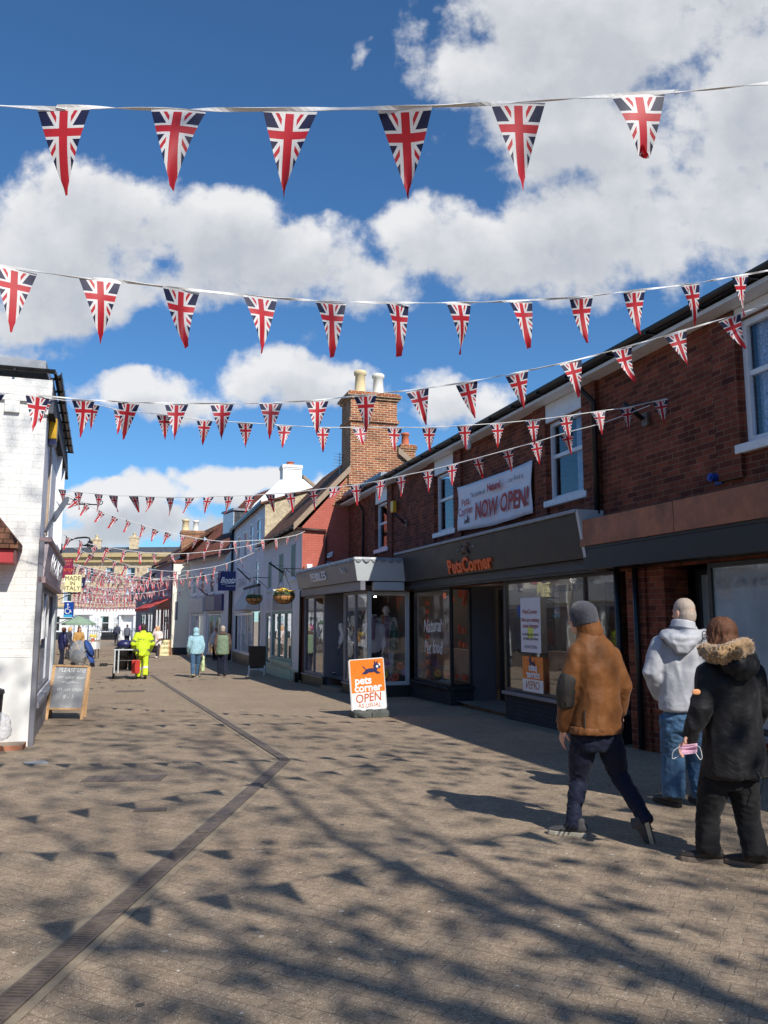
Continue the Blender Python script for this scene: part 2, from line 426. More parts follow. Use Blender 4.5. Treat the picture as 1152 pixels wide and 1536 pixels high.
m_glass_d = glassmat('upper_window_glass', (.85, .88, .92, 1), refl=.8)
m_glass_w = glassmat('whitened_glass', (1, 1, 1, 1), .62, (.5, .58, .62, 1))
m_cover = glassmat('clear_rain_cover', (.9, .93, .96, 1), .3, (.6, .63, .68, 1), 1.6)
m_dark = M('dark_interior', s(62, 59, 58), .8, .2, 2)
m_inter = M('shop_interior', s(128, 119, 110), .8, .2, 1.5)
m_beige = M('beige_board', s(176, 150, 120), .7, .1, 3)
m_curtain = M('grey_curtain', s(186, 190, 198), .9, .3, 14)
m_lace = M('net_curtain', s(206, 212, 222), .9, .6, 38)
m_mint = M('mint_green_paint', s(176, 200, 182), .5, .06, 4, dirt=.12)
m_sage = M('sage_green_paint', s(140, 166, 152), .5, .07, 4, dirt=.1)
m_green = M('green_shutter', s(96, 132, 122), .5, .1, 6)
m_yellow = M('yellow_box', s(246, 190, 44), .35, .05, 6)
m_navybox = M('navy_box', s(36, 38, 84), .4, .1, 6)
m_navy = M('navy_sign', s(26, 44, 108), .35, .06, 5)
m_signw = M('white_letter', s(242, 243, 246), .4, .03, 6)
m_wood = M('pine_frame', s(214, 172, 126), .55, .18, 22)
m_oldwood = M('weathered_board', s(160, 138, 116), .8, .2, 9)
m_chalk = M('chalkboard', s(158, 160, 164), .6, .25, 3)
m_chalkw = M('chalk_writing', s(226, 228, 228), .9, .25, 40)
m_iron = M('cast_iron', s(120, 106, 95), .6, .35, 18, .3, 60, metal=.3)
m_conc = M('pale_concrete', s(152, 137, 116), .9, .2, 12, .3, 60)
m_darkrub = M('dark_rubber', s(86, 90, 86), .8, .2, 12, .2, 60)
m_steel = M('steel', s(150, 152, 156), .35, .1, 10, metal=.7)
m_cord = M('white_tape', s(232, 232, 230), .6, .06, 20)
m_terra = M('terracotta', s(196, 108, 78), .8, .15, 6)
m_pot = M('buff_chimney_pot', s(226, 204, 160), .8, .1, 6, dirt=.2)
m_potw = M('white_chimney_pot', s(232, 228, 220), .8, .08, 6, dirt=.2)
m_maroon = M('maroon_sign', s(140, 40, 76), .5, .08, 6)
m_creams = M('cream_sign', s(250, 240, 186), .5, .04, 6)
m_greyink = M('grey_ink', s(96, 88, 70), .6, .1, 10)
m_bluesign = M('blue_sign', s(24, 70, 160), .4, .05, 6)
m_cyan = M('cyan_strip', s(70, 176, 230), .4, .05, 6)
m_dred = M('dark_red_paint', s(120, 46, 44), .5, .12, 5)
m_canopyred = M('red_fascia', s(176, 58, 62), .5, .08, 5)
m_awn = M('red_awning_canvas', s(206, 78, 72), .8, .08, 6)
m_parasol = M('green_parasol_canvas', s(140, 164, 142), .8, .08, 6)
m_basket = M('coir_basket', s(196, 142, 84), .95, .3, 30, .6, 50)
m_leaf = M('leaf_green', s(84, 104, 52), .7, .4, 30)
m_yel = M('yellow_petal', s(244, 214, 70), .7, .15, 40)
m_wht = M('white_petal', s(240, 240, 232), .7, .1, 40)
m_pink = M('pink_petal', s(224, 140, 120), .7, .2, 40)
m_purple = M('purple_petal', s(136, 92, 172), .7, .2, 40)
m_orangep = M('orange_petal', s(226, 110, 70), .7, .2, 40)
m_flag = flagmat()
m_bark = M('bark', s(96, 84, 70), .95, .3, 12, .6, 30)
m_bag = glassmat('plastic_bag', (.95, .95, .97, 1), .3, (.97, .97, .98, 1), 1.2)
m_mann = M('mannequin_white', s(226, 224, 218), .45, .04, 8)
m_skin = M('skin', s(226, 172, 146), .5, .08, 14, .05, 200)
m_hairgrey = M('grey_hair', s(176, 160, 146), .7, .12, 40, .3, 260)
m_hairbrown = hairmat('brown_hair', s(104, 70, 52))
m_hairblond = M('blond_hair', s(214, 172, 118), .55, .3, 60, .6, 120)
m_fur = M('fur_trim', s(172, 138, 98), .95, .4, 70, 1.0, 90, sheen=.5)
m_coatbrown = cloth('brown_waxed_cloth', s(118, 74, 37), .6, .14, .15, 3.6)
m_patch = M('dark_patch_cloth', s(52, 48, 44), .75, .25, 20, .2, 90)
m_beanie = M('grey_knit', s(66, 66, 74), .95, .2, 60, .6, 180, sheen=.3)
m_navyjean = cloth('navy_trouser', s(22, 27, 50), .75, .2, .2, 6)
m_jean = cloth('blue_denim', s(66, 98, 130), .8, .4, .25, 6)
m_jacketw = cloth('pale_grey_jacket', s(184, 186, 192), .55, .06, .13, 3.6)
m_collarg = M('grey_lining', s(96, 100, 112), .8, .1, 10)
m_parka = cloth('black_parka_cloth', s(24, 24, 27), .62, .2, .2, 4)
m_blacktr = cloth('black_trouser', s(21, 21, 24), .8, .2, .18, 5)
m_trainer = M('grey_suede', s(78, 76, 78), .85, .15, 20, .2, 120)
m_sole = M('cream_rubber_sole', s(196, 188, 168), .7, .1, 20)
m_soled = M('dark_outsole', s(34, 32, 34), .6, .15, 20, .4, 50)
m_shoeb = M('dark_shoe', s(52, 46, 42), .6, .15, 14)
m_glove = M('pale_glove', s(216, 208, 200), .8, .1, 20)
m_badge = M('orange_leather_badge', s(222, 152, 104), .6, .1, 20)
m_mask = M('pink_face_mask', s(232, 184, 206), .8, .06, 20, .3, 60)
m_hivis = cloth('yellow_hi_vis', s(206, 232, 48), .6, .08, .5, 6)
m_reflect = M('grey_reflective_tape', s(110, 116, 84), .4, .08, 10)
m_silver = M('silver_tape', s(214, 216, 216), .4, .08, 10)
m_ltblue = cloth('light_blue_fleece', s(158, 196, 208), .9, .08, .4, 6)
m_olive = M('olive_gilet', s(116, 134, 110), .8, .1, 10)
m_brownsl = M('brown_sleeve', s(84, 66, 58), .8, .15, 10)
m_pinkhat = M('magenta_knit', s(216, 70, 150), .9, .1, 30, .4, 100)
m_cardi = M('pale_pink_cardigan', s(238, 222, 214), .9, .06, 20)
m_grtr = M('dark_grey_trouser', s(66, 64, 68), .85, .15, 12)
m_tanc = M('tan_coat', s(190, 146, 84), .8, .1, 12)
m_dkblue = M('dark_blue_coat', s(58, 62, 80), .8, .15, 12)
m_redbin = M('red_plastic', s(190, 54, 44), .45, .08, 10)
m_bluefab = M('blue_fabric', s(42, 74, 138), .7, .12, 10)
m_mannscarf = M('patterned_scarf', s(176, 140, 100), .9, .6, 40)
m_dgreen = M('dark_green_wool', s(24, 92, 72), .9, .1, 20)
m_rustscarf = M('rust_scarf', s(196, 84, 52), .9, .15, 20)
m_greybag = M('grey_bag', s(112, 108, 108), .7, .15, 12)
m_bagprint = M('green_white_bag_print', s(196, 210, 160), .6, .6, 22)
m_mulb = M('reflected_letter', s(150, 150, 152), .6, .1, 10)  # grey for mirrored shop signs drawn on the window glass
# ---------------------------------------------------------------- ground
def strip(mb, pts_l, pts_r, h):                              # ribbon lying on the street
    n = len(pts_l); vs = []
    for a, b in zip(pts_l, pts_r): vs += [(a[0], a[1], zg(a[1]) + h), (b[0], b[1], zg(b[1]) + h)]
    mb.add(vs, [(2 * i, 2 * i + 1, 2 * i + 3, 2 * i + 2) for i in range(n - 1)])
g = MB(); ys = [-60, -30, -15, -5] + [i * 2.0 for i in range(0, 16)] + [32, 34, 37, 40, 45, 50, 60, 80, 120, 200, 400, 900]
xs = [-400, -60, -20, -8, 0, 8, 20, 60, 400]
g.add([(x, y, zg(max(y, -15))) for y in ys for x in xs],
      [(j * len(xs) + i, j * len(xs) + i + 1, (j + 1) * len(xs) + i + 1, (j + 1) * len(xs) + i) for j in range(len(ys) - 1) for i in range(len(xs) - 1)])
tag(g.build('ground', m_pave, origin=(0, 0, 0), recalc=False), kind='structure')

# drainage channel: diagonal near run with open grating, then a run along the street
def along(p, q, n): return [(p[0] + (q[0] - p[0]) * i / n, p[1] + (q[1] - p[1]) * i / n) for i in range(n + 1)]
def offs(pts, d):
    r = []
    for i, p in enumerate(pts):
        a = V(pts[max(i - 1, 0)]); b = V(pts[min(i + 1, len(pts) - 1)]); t = (b - a).normalized()
        r.append((p[0] + t.y * d, p[1] - t.x * d))
    return r
path = along((-1.75, .6), (1.98, 10.1), 12)[:-1] + along((1.98, 10.1), (1.03, 30.5), 12)
dr = thing('drainage_channel', (0.6, 6.5, zg(6.5)), 'long rusty iron drain channel bending across the sunlit paving', 'drain')
for side in (-1, 1):
    k = MB(); strip(k, offs(path, side * .07), offs(path, side * .125), .005); k.build('concrete_edge', m_conc, dr, recalc=False)
k = MB(); strip(k, offs(path, -.07), offs(path, .07), .006); k.build('channel_floor', M('silted_channel', s(84, 68, 58), .9, .3, 14), dr, recalc=False)
k = MB()
a, b = V((-1.75, .6)), V((1.98, 10.1)); t = (b - a).normalized(); nrm = V((t.y, -t.x)); L = (b - a).length
def slab(k, p, w, l, h0, h1):
    vs = []
    for h in (h0, h1):
        for (i, j) in ((-1, -1), (1, -1), (1, 1), (-1, 1)):
            q = p + nrm * (w * i) + t * (l * j); vs.append((q.x, q.y, zg(q.y) + h))
    k.add(vs, [(0, 3, 2, 1), (4, 5, 6, 7), (0, 1, 5, 4), (1, 2, 6, 5), (2, 3, 7, 6), (3, 0, 4, 7)])
d = 1.2
while d < 6.6:
    slab(k, a + t * d, .054, .0085, .007, .014); d += .03
for sd in (-1, 1):
    slab(k, a + t * (L / 2) + nrm * (sd * .062), .008, L / 2, .007, .0145)
d = 1.7
while d < 6.6:
    slab(k, a + t * d, .058, .016, .007, .0146); d += .5
k.build('grating', m_iron, dr)
k = MB(); d = 6.62
while d < L - .3:
    slab(k, a + t * (d + .24), .056, .236, .007, .0135); d += .5
pp = along((1.98, 10.1), (1.03, 30.5), 40)
for p, q in zip(pp, pp[1:]):
    P, Q = V(p), V(q); tt = (Q - P).normalized(); nn = V((tt.y, -tt.x)); m_ = (P + Q) / 2
    vs = []
    for h in (.007, .0135):
        for (i, j) in ((-1, -1), (1, -1), (1, 1), (-1, 1)):
            w_ = m_ + nn * (.058 * i) + tt * (.25 * j); vs.append((w_.x, w_.y, zg(w_.y) + h))
    k.add(vs, [(0, 3, 2, 1), (4, 5, 6, 7), (0, 1, 5, 4), (1, 2, 6, 5), (2, 3, 7, 6), (3, 0, 4, 7)])
k.build('cover_plate', m_iron, dr)
def ground_plate(name, cx, cy, w, l, ang, mat, label, cat, frame=True):
    mb = MB(); c, s_ = math.cos(ang), math.sin(ang)
    def q(i, j, h): x = cx + i * c - j * s_; y = cy + i * s_ + j * c; return (x, y, zg(y) + h)
    mb.add([q(i * w, j * l, h) for h in (.001, .009) for (i, j) in ((-1, -1), (1, -1), (1, 1), (-1, 1))],
           [(4, 5, 6, 7), (0, 1, 5, 4), (1, 2, 6, 5), (2, 3, 7, 6), (3, 0, 4, 7)])
    for i in range(7):
        u = -w + (i + .5) * 2 * w / 7
        mb.add([q(u + du * .02, j * l * .9, h) for h in (.009, .013) for (du, j) in ((-1, -1), (1, -1), (1, 1), (-1, 1))],
               [(4, 5, 6, 7), (0, 1, 5, 4), (1, 2, 6, 5), (2, 3, 7, 6), (3, 0, 4, 7)])
    return tag(mb.build(name, mat), label, cat)
ground_plate('drain_cover', .08, 9.45, .42, .17, rad(-14), m_iron, 'dark rectangular iron drain cover flush in the paving left of the channel', 'drain cover')
ground_plate('drain_cover', .25, 22.6, .36, .3, rad(-6), m_iron, 'small worn iron drain cover in the paving before the barrow', 'drain cover')
ground_plate('drain_cover', .30, 7.75, .14, .05, rad(-8), m_iron, 'tiny dark slot cover in the paving below the larger cover', 'drain cover')
ground_plate('drain_cover', -.95, 10.9, .12, .12, rad(20), m_lead, 'pale grey square cover near the white brick corner', 'drain cover')

# ---------------------------------------------------------------- window builders
def sash(fr, r, parent, mf=m_upvc, mg=m_glass_d, vb=-.1, bars='sash', sill=True, back=m_dark, curtain=None, sillw=.1, fw=.06, half=False):
    u0, u1, z0, z1 = r; k = MB(fr); w = fw
    k.box(u0, u0 + w, vb, vb + .06, z0, z1); k.box(u1 - w, u1, vb, vb + .06, z0, z1)
    k.box(u0 + w, u1 - w, vb, vb + .06, z1 - w, z1); k.box(u0 + w, u1 - w, vb, vb + .06, z0, z0 + w)
    if bars in ('sash', 'cross'):
        zm = z0 + (z1 - z0) * .56; k.box(u0 + w, u1 - w, vb - .01, vb + .045, zm - .03, zm + .03)
    if bars == 'cross': um = (u0 + u1) / 2; k.box(um - .018, um + .018, vb, vb + .04, z0 + w, z1 - w)
    if bars == 'grid':
        for i in (1, 2): um = u0 + (u1 - u0) * i / 3; k.box(um - .014, um + .014, vb, vb + .035, z0 + w, z1 - w)
        for i in (1, 2, 3): zz = z0 + (z1 - z0) * i / 4; k.box(u0 + w, u1 - w, vb + .002, vb + .037, zz - .014, zz + .014)
    o = k.build('window', mf, parent)
    k = MB(fr); k.box(u0 + w * .5, u1 - w * .5, vb + .012, vb + .018, z0 + w * .5, z1 - w * .5); k.build('pane', mg, o)
    if curtain:
        k = MB(fr); n = 14
        a, b = u0 + w, (u1 - w if not half else u0 + (u1 - u0) * .45)
        k.rings([[(a + (b - a) * i / n, vb - .07 + .02 * math.sin(i * 2.1), z) for i in range(n + 1)] + [(a + (b - a) * i / n, vb - .085 + .02 * math.sin(i * 2.1), z) for i in range(n, -1, -1)] for z in (z0, z1)])
        k.build('curtain', curtain, o)
    k = MB(fr); k.box(u0 - .02, u1 + .02, vb - .5, vb - .48, z0 - .02, z1 + .02); k.build('blind', back, o)  # flat back sheet, mostly dark, stands in for the unlit room; no blind
    if sill:
        k = MB(fr); k.box(u0 - sillw, u1 + sillw, vb + .01, .075, z0 - .11, z0 - .003); k.build('sill', mf, o, bevel=.012)
    return o
def cornerline(k, fr, u0, u1, v, z, r=.045):
    k.tube([(u0, v, z), (u1, v, z)], r, 8)
def gutter(fr, u0, u1, v, z, parent, r=.06, brackets=0):
    k = MB(fr); n = 7
    prof = [(math.cos(math.pi + math.pi * i / (n - 1)) * r, math.sin(math.pi + math.pi * i / (n - 1)) * r) for i in range(n)]
    prof += [(math.cos(-math.pi * i / (n - 1)) * r * .85, -abs(math.sin(math.pi * i / (n - 1))) * r * .85) for i in range(n)]
    k.rings([[(u, v + a, z + b) for a, b in prof] for u in (u0, u1)])
    if brackets:
        u = u0 + .2
        while u < u1: k.box(u - .015, u + .015, v - r - .05, v + r + .012, z - r - .012, z - r + .02); u += brackets
    return k.build('gutter', m_black, parent)
def pipe(fr, pts, parent, r=.038, mat=None, name='downpipe'):
    k = MB(fr)
    if fr: pts = [fr.pt(*p) for p in pts]; k.fr = None
    k.tube(pts, r, 10)
    zs = [p[2] for p in pts]; z = min(zs) + .3
    return k.build(name, mat or m_black, parent, smooth=True)

# ---------------------------------------------------------------- right: two red brick shops
FA = Fr((6.7, 10.2), (6.7, 24.4), 1)                         # outward is -x
FA.n = V((-1, 0, 0)); FA.u = V((0, 1, 0))
def U(y): return y - 10.2
def brick_shop(fr, u0, u1, wins, label, lowz, parent=None):
    b = thing('brick_shop_building', fr.pt((u0 + u1) / 2, 0, zg(fr.pt((u0 + u1) / 2, 0, 0).y)), label, 'building')
    k = MB(fr); k.facade(u0, u1, lowz, 5.32, [(w[0], w[1], w[2], w[3]) for w in wins], .14)
    k.add([(u0, 0, -.4), (u0, -7, -.4), (u0, -7, 5.3), (u0, -3.4, 6.3), (u0, 0, 5.3)], [(0, 1, 2, 3, 4)])
    k.add([(u0, -7, -.4), (u1, -7, -.4), (u1, -7, 5.3), (u0, -7, 5.3)], [(0, 1, 2, 3)])
    k.add([(u1, 0, lowz), (u1, -7, lowz), (u1, -7, 5.3), (u1, -3.4, 6.3), (u1, 0, 5.3)], [(0, 1, 2, 3, 4)])
    k.build('wall', m_brick, b)
    # shallow brick piers beside the windows
    for w in wins:
        for a, c in ((w[0] - .42, w[0] - .02), (w[1] + .02, w[1] + .42)):
            k = MB(fr); k.box(max(a, u0 + .01), min(c, u1 - .01), 0, .055, 3.22, 5.2); k.build('pier', m_brick, b)
        k = MB(fr); k.box(w[0] - .02, w[1] + .02, -.02, .04, w[3] + .01, 5.2); k.build('window_board', m_wpaint, b, bevel=.006)
    k = MB(fr); k.prism([(u0, .3, 5.2), (u0, 0, 5.21), (u0, 0, 5.26), (u0, .3, 5.25)], (u1 - u0, 0, 0)); k.build('soffit', m_wpaint, b)
    k = MB(fr); k.prism([(u0, .36, 5.27), (u0, -3.4, 6.35), (u0, -7.2, 5.27), (u0, -7.2, 5.37), (u0, -3.4, 6.45), (u0, .36, 5.37)], (u1 - u0, 0, 0))
    k.build('roof', m_slate, b)
    gutter(fr, u0, u1, .38, 5.33, b, .065, .9)
    return b
WA = [(U(20.35), U(21.4), 3.55, 4.82), (U(15.75), U(16.85), 3.55, 4.86), (U(10.62), U(11.72), 3.57, 4.88)]
bA = brick_shop(FA, 0, 14.2, WA, 'long red brick shop with charcoal fascia, orange lettering and three sash windows above', 2.28)
sash(FA, WA[0], bA, curtain=m_curtain, half=True); sash(FA, WA[1], bA, curtain=m_curtain, half=True); sash(FA, WA[2], bA, curtain=m_curtain, half=True)
pipe(FA, [(.05, .38, 5.28), (.05, .36, 5.12), (-.02, .1, 4.85), (-.02, .1, 3.15)], bA, .045)
pipe(FA, [(U(22.4), .34, 5.25), (U(22.4), .3, 5.1), (U(22.5), .08, 4.8), (U(22.5), .08, 3.0)], bA, .04)
# verge flashing where the roof meets the taller gable
k = MB(FA)
for i in range(9):
    u = 10.2 + i * .44; k.box(u, u + .4, -.6 - .02 * (i % 2), .2, 5.42 + .02 * (i % 3), 5.6)
k.build('lead_flashing', m_lead, bA)
# fascia, canted
def fascia(fr, u0, u1, z0, z1, vt, vb, mat, parent, cap=m_lead, capw=.05):
    k = MB(fr); k.prism([(u0, 0, z0), (u0, vb, z0), (u0, vt, z1), (u0, 0, z1)], (u1 - u0, 0, 0))
    o = k.build('fascia', mat, parent, bevel=.008)
    k = MB(fr); k.box(u0 - .03, u1 + .03, 0, vt + capw, z1 + .002, z1 + .06); k.build('cornice', cap, o, bevel=.012)
    return o
fA = fascia(FA, U(10.22), U(18.5), 2.5, 3.16, .42, .3, m_char, bA)
k = MB(FA); k.prism([(U(10.14), .02, 2.45), (U(10.14), .33, 2.45), (U(10.14), .46, 3.2), (U(10.14), .02, 3.2)], (.07, 0, 0)); k.build('end_bracket', m_palegrey, fA)
k = MB(FA); k.box(U(9.86), U(18.4), .0, .2, 2.3, 2.495); k.box(U(9.86), U(18.4), .2, .235, 2.34, 2.41); k.build('shutter_box', m_char2, bA)
def onfascia(y, z):                                          # point on the canted board
    v = .3 + (z - 2.5) / .66 * .12 + .012
    return V((6.7 - v, y, z))
SL = V((-.12, 0, .66)).normalized()
text('PetsCorner', onfascia(14.32, 2.665), (0, -1, 0), SL, .39, m_orange, bA, ext=.02, bold=.013, sx=1.12)
k = MB(); c = onfascia(14.35, 2.98)
N_ = V((0, -1, 0)).cross(SL)
k.ell(c + V((0, .03, -.02)), V((0, -.13, 0)), SL * .07, N_ * .03); k.ell(c + V((0, -.1, .07)), V((0, -.06, 0)), SL * .055, N_ * .035)
k.tube([c + V((0, .12, 0)), c + V((0, .2, .07)), c + V((0, .24, .12))], [.02, .016, .01]); k.tube([c + V((0, -.06, -.05)), c + V((0, -.16, -.11))], [.025, .015])
k.tube([c + V((0, .1, -.05)), c + V((0, .18, -.1))], [.025, .015]); k.tube([c + V((0, -.1, .1)), c + V((0, -.08, .17))], [.02, .008]); k.tube([c + V((0, -.13, .1)), c + V((0, -.14, .16))], [.02, .008])
k.build('emblem', M('emblem_brown', s(96, 66, 50), .5, .2, 20), bA, smooth=True)
text('EST', onfascia(14.72, 2.97), (0, -1, 0), SL, .07, m_lead, bA); text('1968', onfascia(13.98, 3.0), (0, -1, 0), SL, .07, m_lead, bA)

# shopfront A
def shopwin(fr, r, parent, v=0, fw=.05, mf=m_char2, mg=m_glass, mull=(), depth=.07, name='shop_window'):
    u0, u1, z0, z1 = r; k = MB(fr); w = fw
    k.box(u0, u0 + w, v - depth, v, z0, z1); k.box(u1 - w, u1, v - depth, v, z0, z1)
    k.box(u0 + w, u1 - w, v - depth, v, z1 - w, z1); k.box(u0 + w, u1 - w, v - depth, v, z0, z0 + w)
    for m in mull: k.box(m - w / 2, m + w / 2, v - depth, v - .003, z0 + w, z1 - w)
    o = k.build(name, mf, parent, bevel=.005)
    k = MB(fr); k.box(u0 + w * .5, u1 - w * .5, v - depth * .6, v - depth * .6 + .008, z0 + w * .5, z1 - w * .5); k.build('pane', mg, o)
    return o
G0 = zg(13) - .25
wa1 = shopwin(FA, (U(16.02), U(18.28), .2, 2.3), bA, .04)
k = MB(FA); k.box(U(16.0), U(18.4), -.35, .06, G0, .13); k.box(U(16.0), U(18.4), -.35, .12, .13, .2); k.build('plinth', m_darkbrick, bA, bevel=.008)
FRet = Fr((6.66, 16.0), (7.2, 16.0), 1); FRet.n = V((0, -1, 0))
shopwin(FRet, (.02, .5, .2, 2.3), bA, .0)
k = MB(FRet); k.box(0, .5, -.1, .03, G0, .13); k.box(0, .52, -.1, .08, .13, .2); k.build('plinth', m_darkbrick, bA)
m_pier = M('grey_pier_paint', s(104, 103, 108), .5, .08, 4)
k = MB(FRet); k.box(.5, 1.06, -.2, .0, G0, 2.32); k.build('pier', m_pier, bA)
# door in the recess
FD = Fr((7.72, 13.45), (7.72, 16.0), 1); FD.n = V((-1, 0, 0))
dd = shopwin(FD, (1.35, 2.4, zg(15) + .02, 2.25), bA, 0, .09, name='door')
k = MB(FD); k.tube([(1.5, .05, .75), (1.5, .05, 1.15)], .012); k.build('handle', m_steel, dd)
k = MB(FD); k.box(0, 1.35, -.1, 0, G0, 2.32); k.build('pier', m_pier, bA)
# the lit ceiling spots seen through the glass
m_spot = bpy.data.materials.new('lit_spot'); m_spot.use_nodes = True; m_spot.node_tree.nodes['Principled BSDF'].inputs['Emission Color'].default_value = (1, .93, .82, 1); m_spot.node_tree.nodes['Principled BSDF'].inputs['Emission Strength'].default_value = 9
for i, (x_, y_) in enumerate(((7.5, 10.6), (7.6, 12.6), (7.5, 16.9))):
    k = MB(); k.lathe([(.06, 2.37), (.06, 2.395)], (x_, y_, 0), 12); k.build('ceiling_spot', m_spot, bA)
    pl = bpy.data.lights.new('ceiling_spot_light', 'POINT'); pl.energy = 7; pl.color = (1, .92, .8); pl.shadow_soft_size = .06
    po_ = bpy.data.objects.new('ceiling_spot_light', pl); link(po_); po_.location = (x_, y_, 2.3)
k = MB(FA); k.box(U(13.45), U(16), -1.0, -.2, zg(15), zg(15) + .05); k.build('step', m_conc, bA)
wa2 = shopwin(FA, (U(9.88), U(13.42), .345, 2.3), bA, .04, mull=(U(10.72),))
k = MB(FA); k.box(U(9.88), U(13.42), -.3, .05, G0, .28); k.build('plinth', m_darkbrick, bA)
k = MB(FA); k.box(U(9.88), U(13.44), -.2, .12, .28, .34); k.build('window_sill', m_greypaint, bA, bevel=.006)
k = MB(FA); k.box(U(13.42), U(13.47), -1.0, .03, .0, 2.3); k.build('door_jamb', m_char2, bA)
# interior room
k = MB(); k.add([(9.4, 9.9, -.3), (9.4, 18.4, -.3), (9.4, 18.4, 2.4), (9.4, 9.9, 2.4)], [(0, 1, 2, 3)])
k.add([(6.75, 9.9, -.1), (9.4, 9.9, -.1), (9.4, 18.4, -.1), (6.75, 18.4, -.1)], [(0, 1, 2, 3)])
k.add([(6.75, 9.9, 2.4), (9.4, 9.9, 2.4), (9.4, 18.4, 2.4), (6.75, 18.4, 2.4)], [(0, 1, 2, 3)])
k.add([(6.75, 18.4, -.3), (9.4, 18.4, -.3), (9.4, 18.4, 2.4), (6.75, 18.4, 2.4)], [(0, 1, 2, 3)])
k.build('interior', m_inter, bA)
k = MB(FA); k.box(U(16.1), U(18.2), -.7, -.5, .25, .95); k.box(U(10), U(13), -.75, -.6, .35, 1.05); k.build('display_board', m_beige, bA, bevel=.01)
k = MB(FA)
for i in range(26):
    u = R.uniform(U(16.1), U(18.1)); z = R.choice([.3, .3, .4, 1.0, 1.3, 1.9, 2.0, 2.1]); w = R.uniform(.04, .09)
    k.box(u, u + w, -.45, -.38, z, z + R.uniform(.08, .2))
for u in (U(18.05), U(17.95)):
    for i in range(9): k.ell((u + R.uniform(-.05, .05), -.2, .4 + i * .2), (.05, 0, 0), (0, .03, 0), (0, 0, .07), 8, 5)
k.build('goods', m_orangep, bA)
k = MB(FA)
for i in range(14):
    u = R.uniform(U(10.1), U(13.1)); z = .36; w = R.uniform(.15, .3); k.box(u, u + w, -.55, -.3, z, z + R.uniform(.2, .55))
k.build('stacked_goods', M('dull_stock', s(120, 100, 84), .7, .5, 5), bA)
k = MB(FA); k.box(U(13.0), U(10.4), -2.2, -2.15, .9, 1.9)
for i in range(4):
    k.box(U(11.2) + i * .5, U(11.2) + i * .5 + .4, -2.1, -2.05, 1.0, 1.7)
k.build('back_shelf', m_dark, bA)
# handwritten window words
text('Natural', FA.pt(U(17.05), .055, 1.46), (0, -1, 0), (0, .12, 1), .42, m_signw, bA, ext=.002, shear=.25, sx=.85, wob=.02)
text('Pet food', FA.pt(U(17.0), .055, .98), (0, -1, 0), (0, .12, 1), .42, m_signw, bA, ext=.002, shear=.25, sx=.75, wob=.02)
# poster and painted reflections on the right-hand pane, sitting inside the glass
def panel(fr, u0, u1, z0, z1, v, mat, name, parent, t=.006):
    k = MB(fr); k.box(u0, u1, v - t, v, z0, z1); return k.build(name, mat, parent)
wv = .062
po = panel(FA, U(12.05), U(12.75), 1.05, 1.98, wv, m_banner, 'poster', bA)
text('PetsCorner', FA.pt(U(12.4), wv + .005, 1.74), (0, -1, 0), (0, 0, 1), .11, m_redink, bA, ext=.001)
text('We are making\nsome changes', FA.pt(U(12.4), wv + .005, 1.55), (0, -1, 0), (0, 0, 1), .1, m_redink, bA, ext=.001)
text('to bring you more\nof what you love', FA.pt(U(12.4), wv + .005, 1.32), (0, -1, 0), (0, 0, 1), .075, m_brownink, bA, ext=.001)
text('NOW OPEN', FA.pt(U(12.4), wv + .005, 1.14), (0, -1, 0), (0, 0, 1), .08, m_lead, bA, ext=.001)
panel(FA, U(12.3), U(12.5), 1.3, 1.48, wv + .003, M('lime_note', s(222, 232, 110), .6, .05), 'note', bA, .002)
def dogmark(O, Ux, Wz, sz, mat, parent, flip=1, n=None):
    """leaping dog silhouette as a thin cut-out"""
    O = V(O); Ux = V(Ux).normalized() * flip; Wz = V(Wz).normalized(); nn = (n or Ux.cross(Wz)).normalized() * .004
    k = MB()
    def e(x, y, a, b, rot=0):
        c, s_ = math.cos(rot), math.sin(rot)
        k.prism([O + Ux * sz * (x + a * math.cos(t) * c - b * math.sin(t) * s_) + Wz * sz * (y + a * math.cos(t) * s_ + b * math.sin(t) * c) for t in [2 * math.pi * i / 14 for i in range(14)]], nn * R.uniform(.9, 1.2))
    e(0, 0, .42, .13); e(.36, .24, .2, .19); e(.52, .18, .13, .09); e(-.42, -.1, .22, .055, .5); e(-.3, -.14, .2, .055, .35)
    e(.42, -.14, .2, .055, -.45); e(.3, -.12, .2, .05, -.7); e(-.45, .18, .16, .03, 2.3); e(.28, .46, .05, .13, .2); e(.42, .46, .045, .12, -.25)
    return k.build('emblem', mat, parent)
op = panel(FA, U(12.0), U(12.72), .42, .98, wv, m_opanel, 'sign_reflection', bA)  # mirror image of the orange swing sign, painted on the pane as panels
panel(FA, U(12.0), U(12.72), .39, .6, wv + .004, m_wpanel, 'sign_reflection_foot', bA, .003)
text('pets\ncorner', FA.pt(U(12.34), wv + .006, .74), (0, -1, 0), (0, 0, 1), .17, m_signw, bA, ext=.001, bold=.006, mirror=True, line=.7, align='RIGHT' if False else 'CENTER')
text('OPEN', FA.pt(U(12.36), wv + .006, .5), (0, -1, 0), (0, 0, 1), .19, m_rust, bA, ext=.001, mirror=True)
dogmark(FA.pt(U(12.36), wv + .004, .87), (0, -1, 0), (0, 0, 1), .19, m_navyink, bA, flip=-1, n=V((-1, 0, 0)))
text('MULBERRY', FA.pt(U(11.3), wv - .02, 2.1), (0, -1, 0), (0, 0, 1), .14, m_mulb, bA, ext=.001, mirror=True, sx=1.4)  # reversed sign from across the street, its reflection drawn as lettering

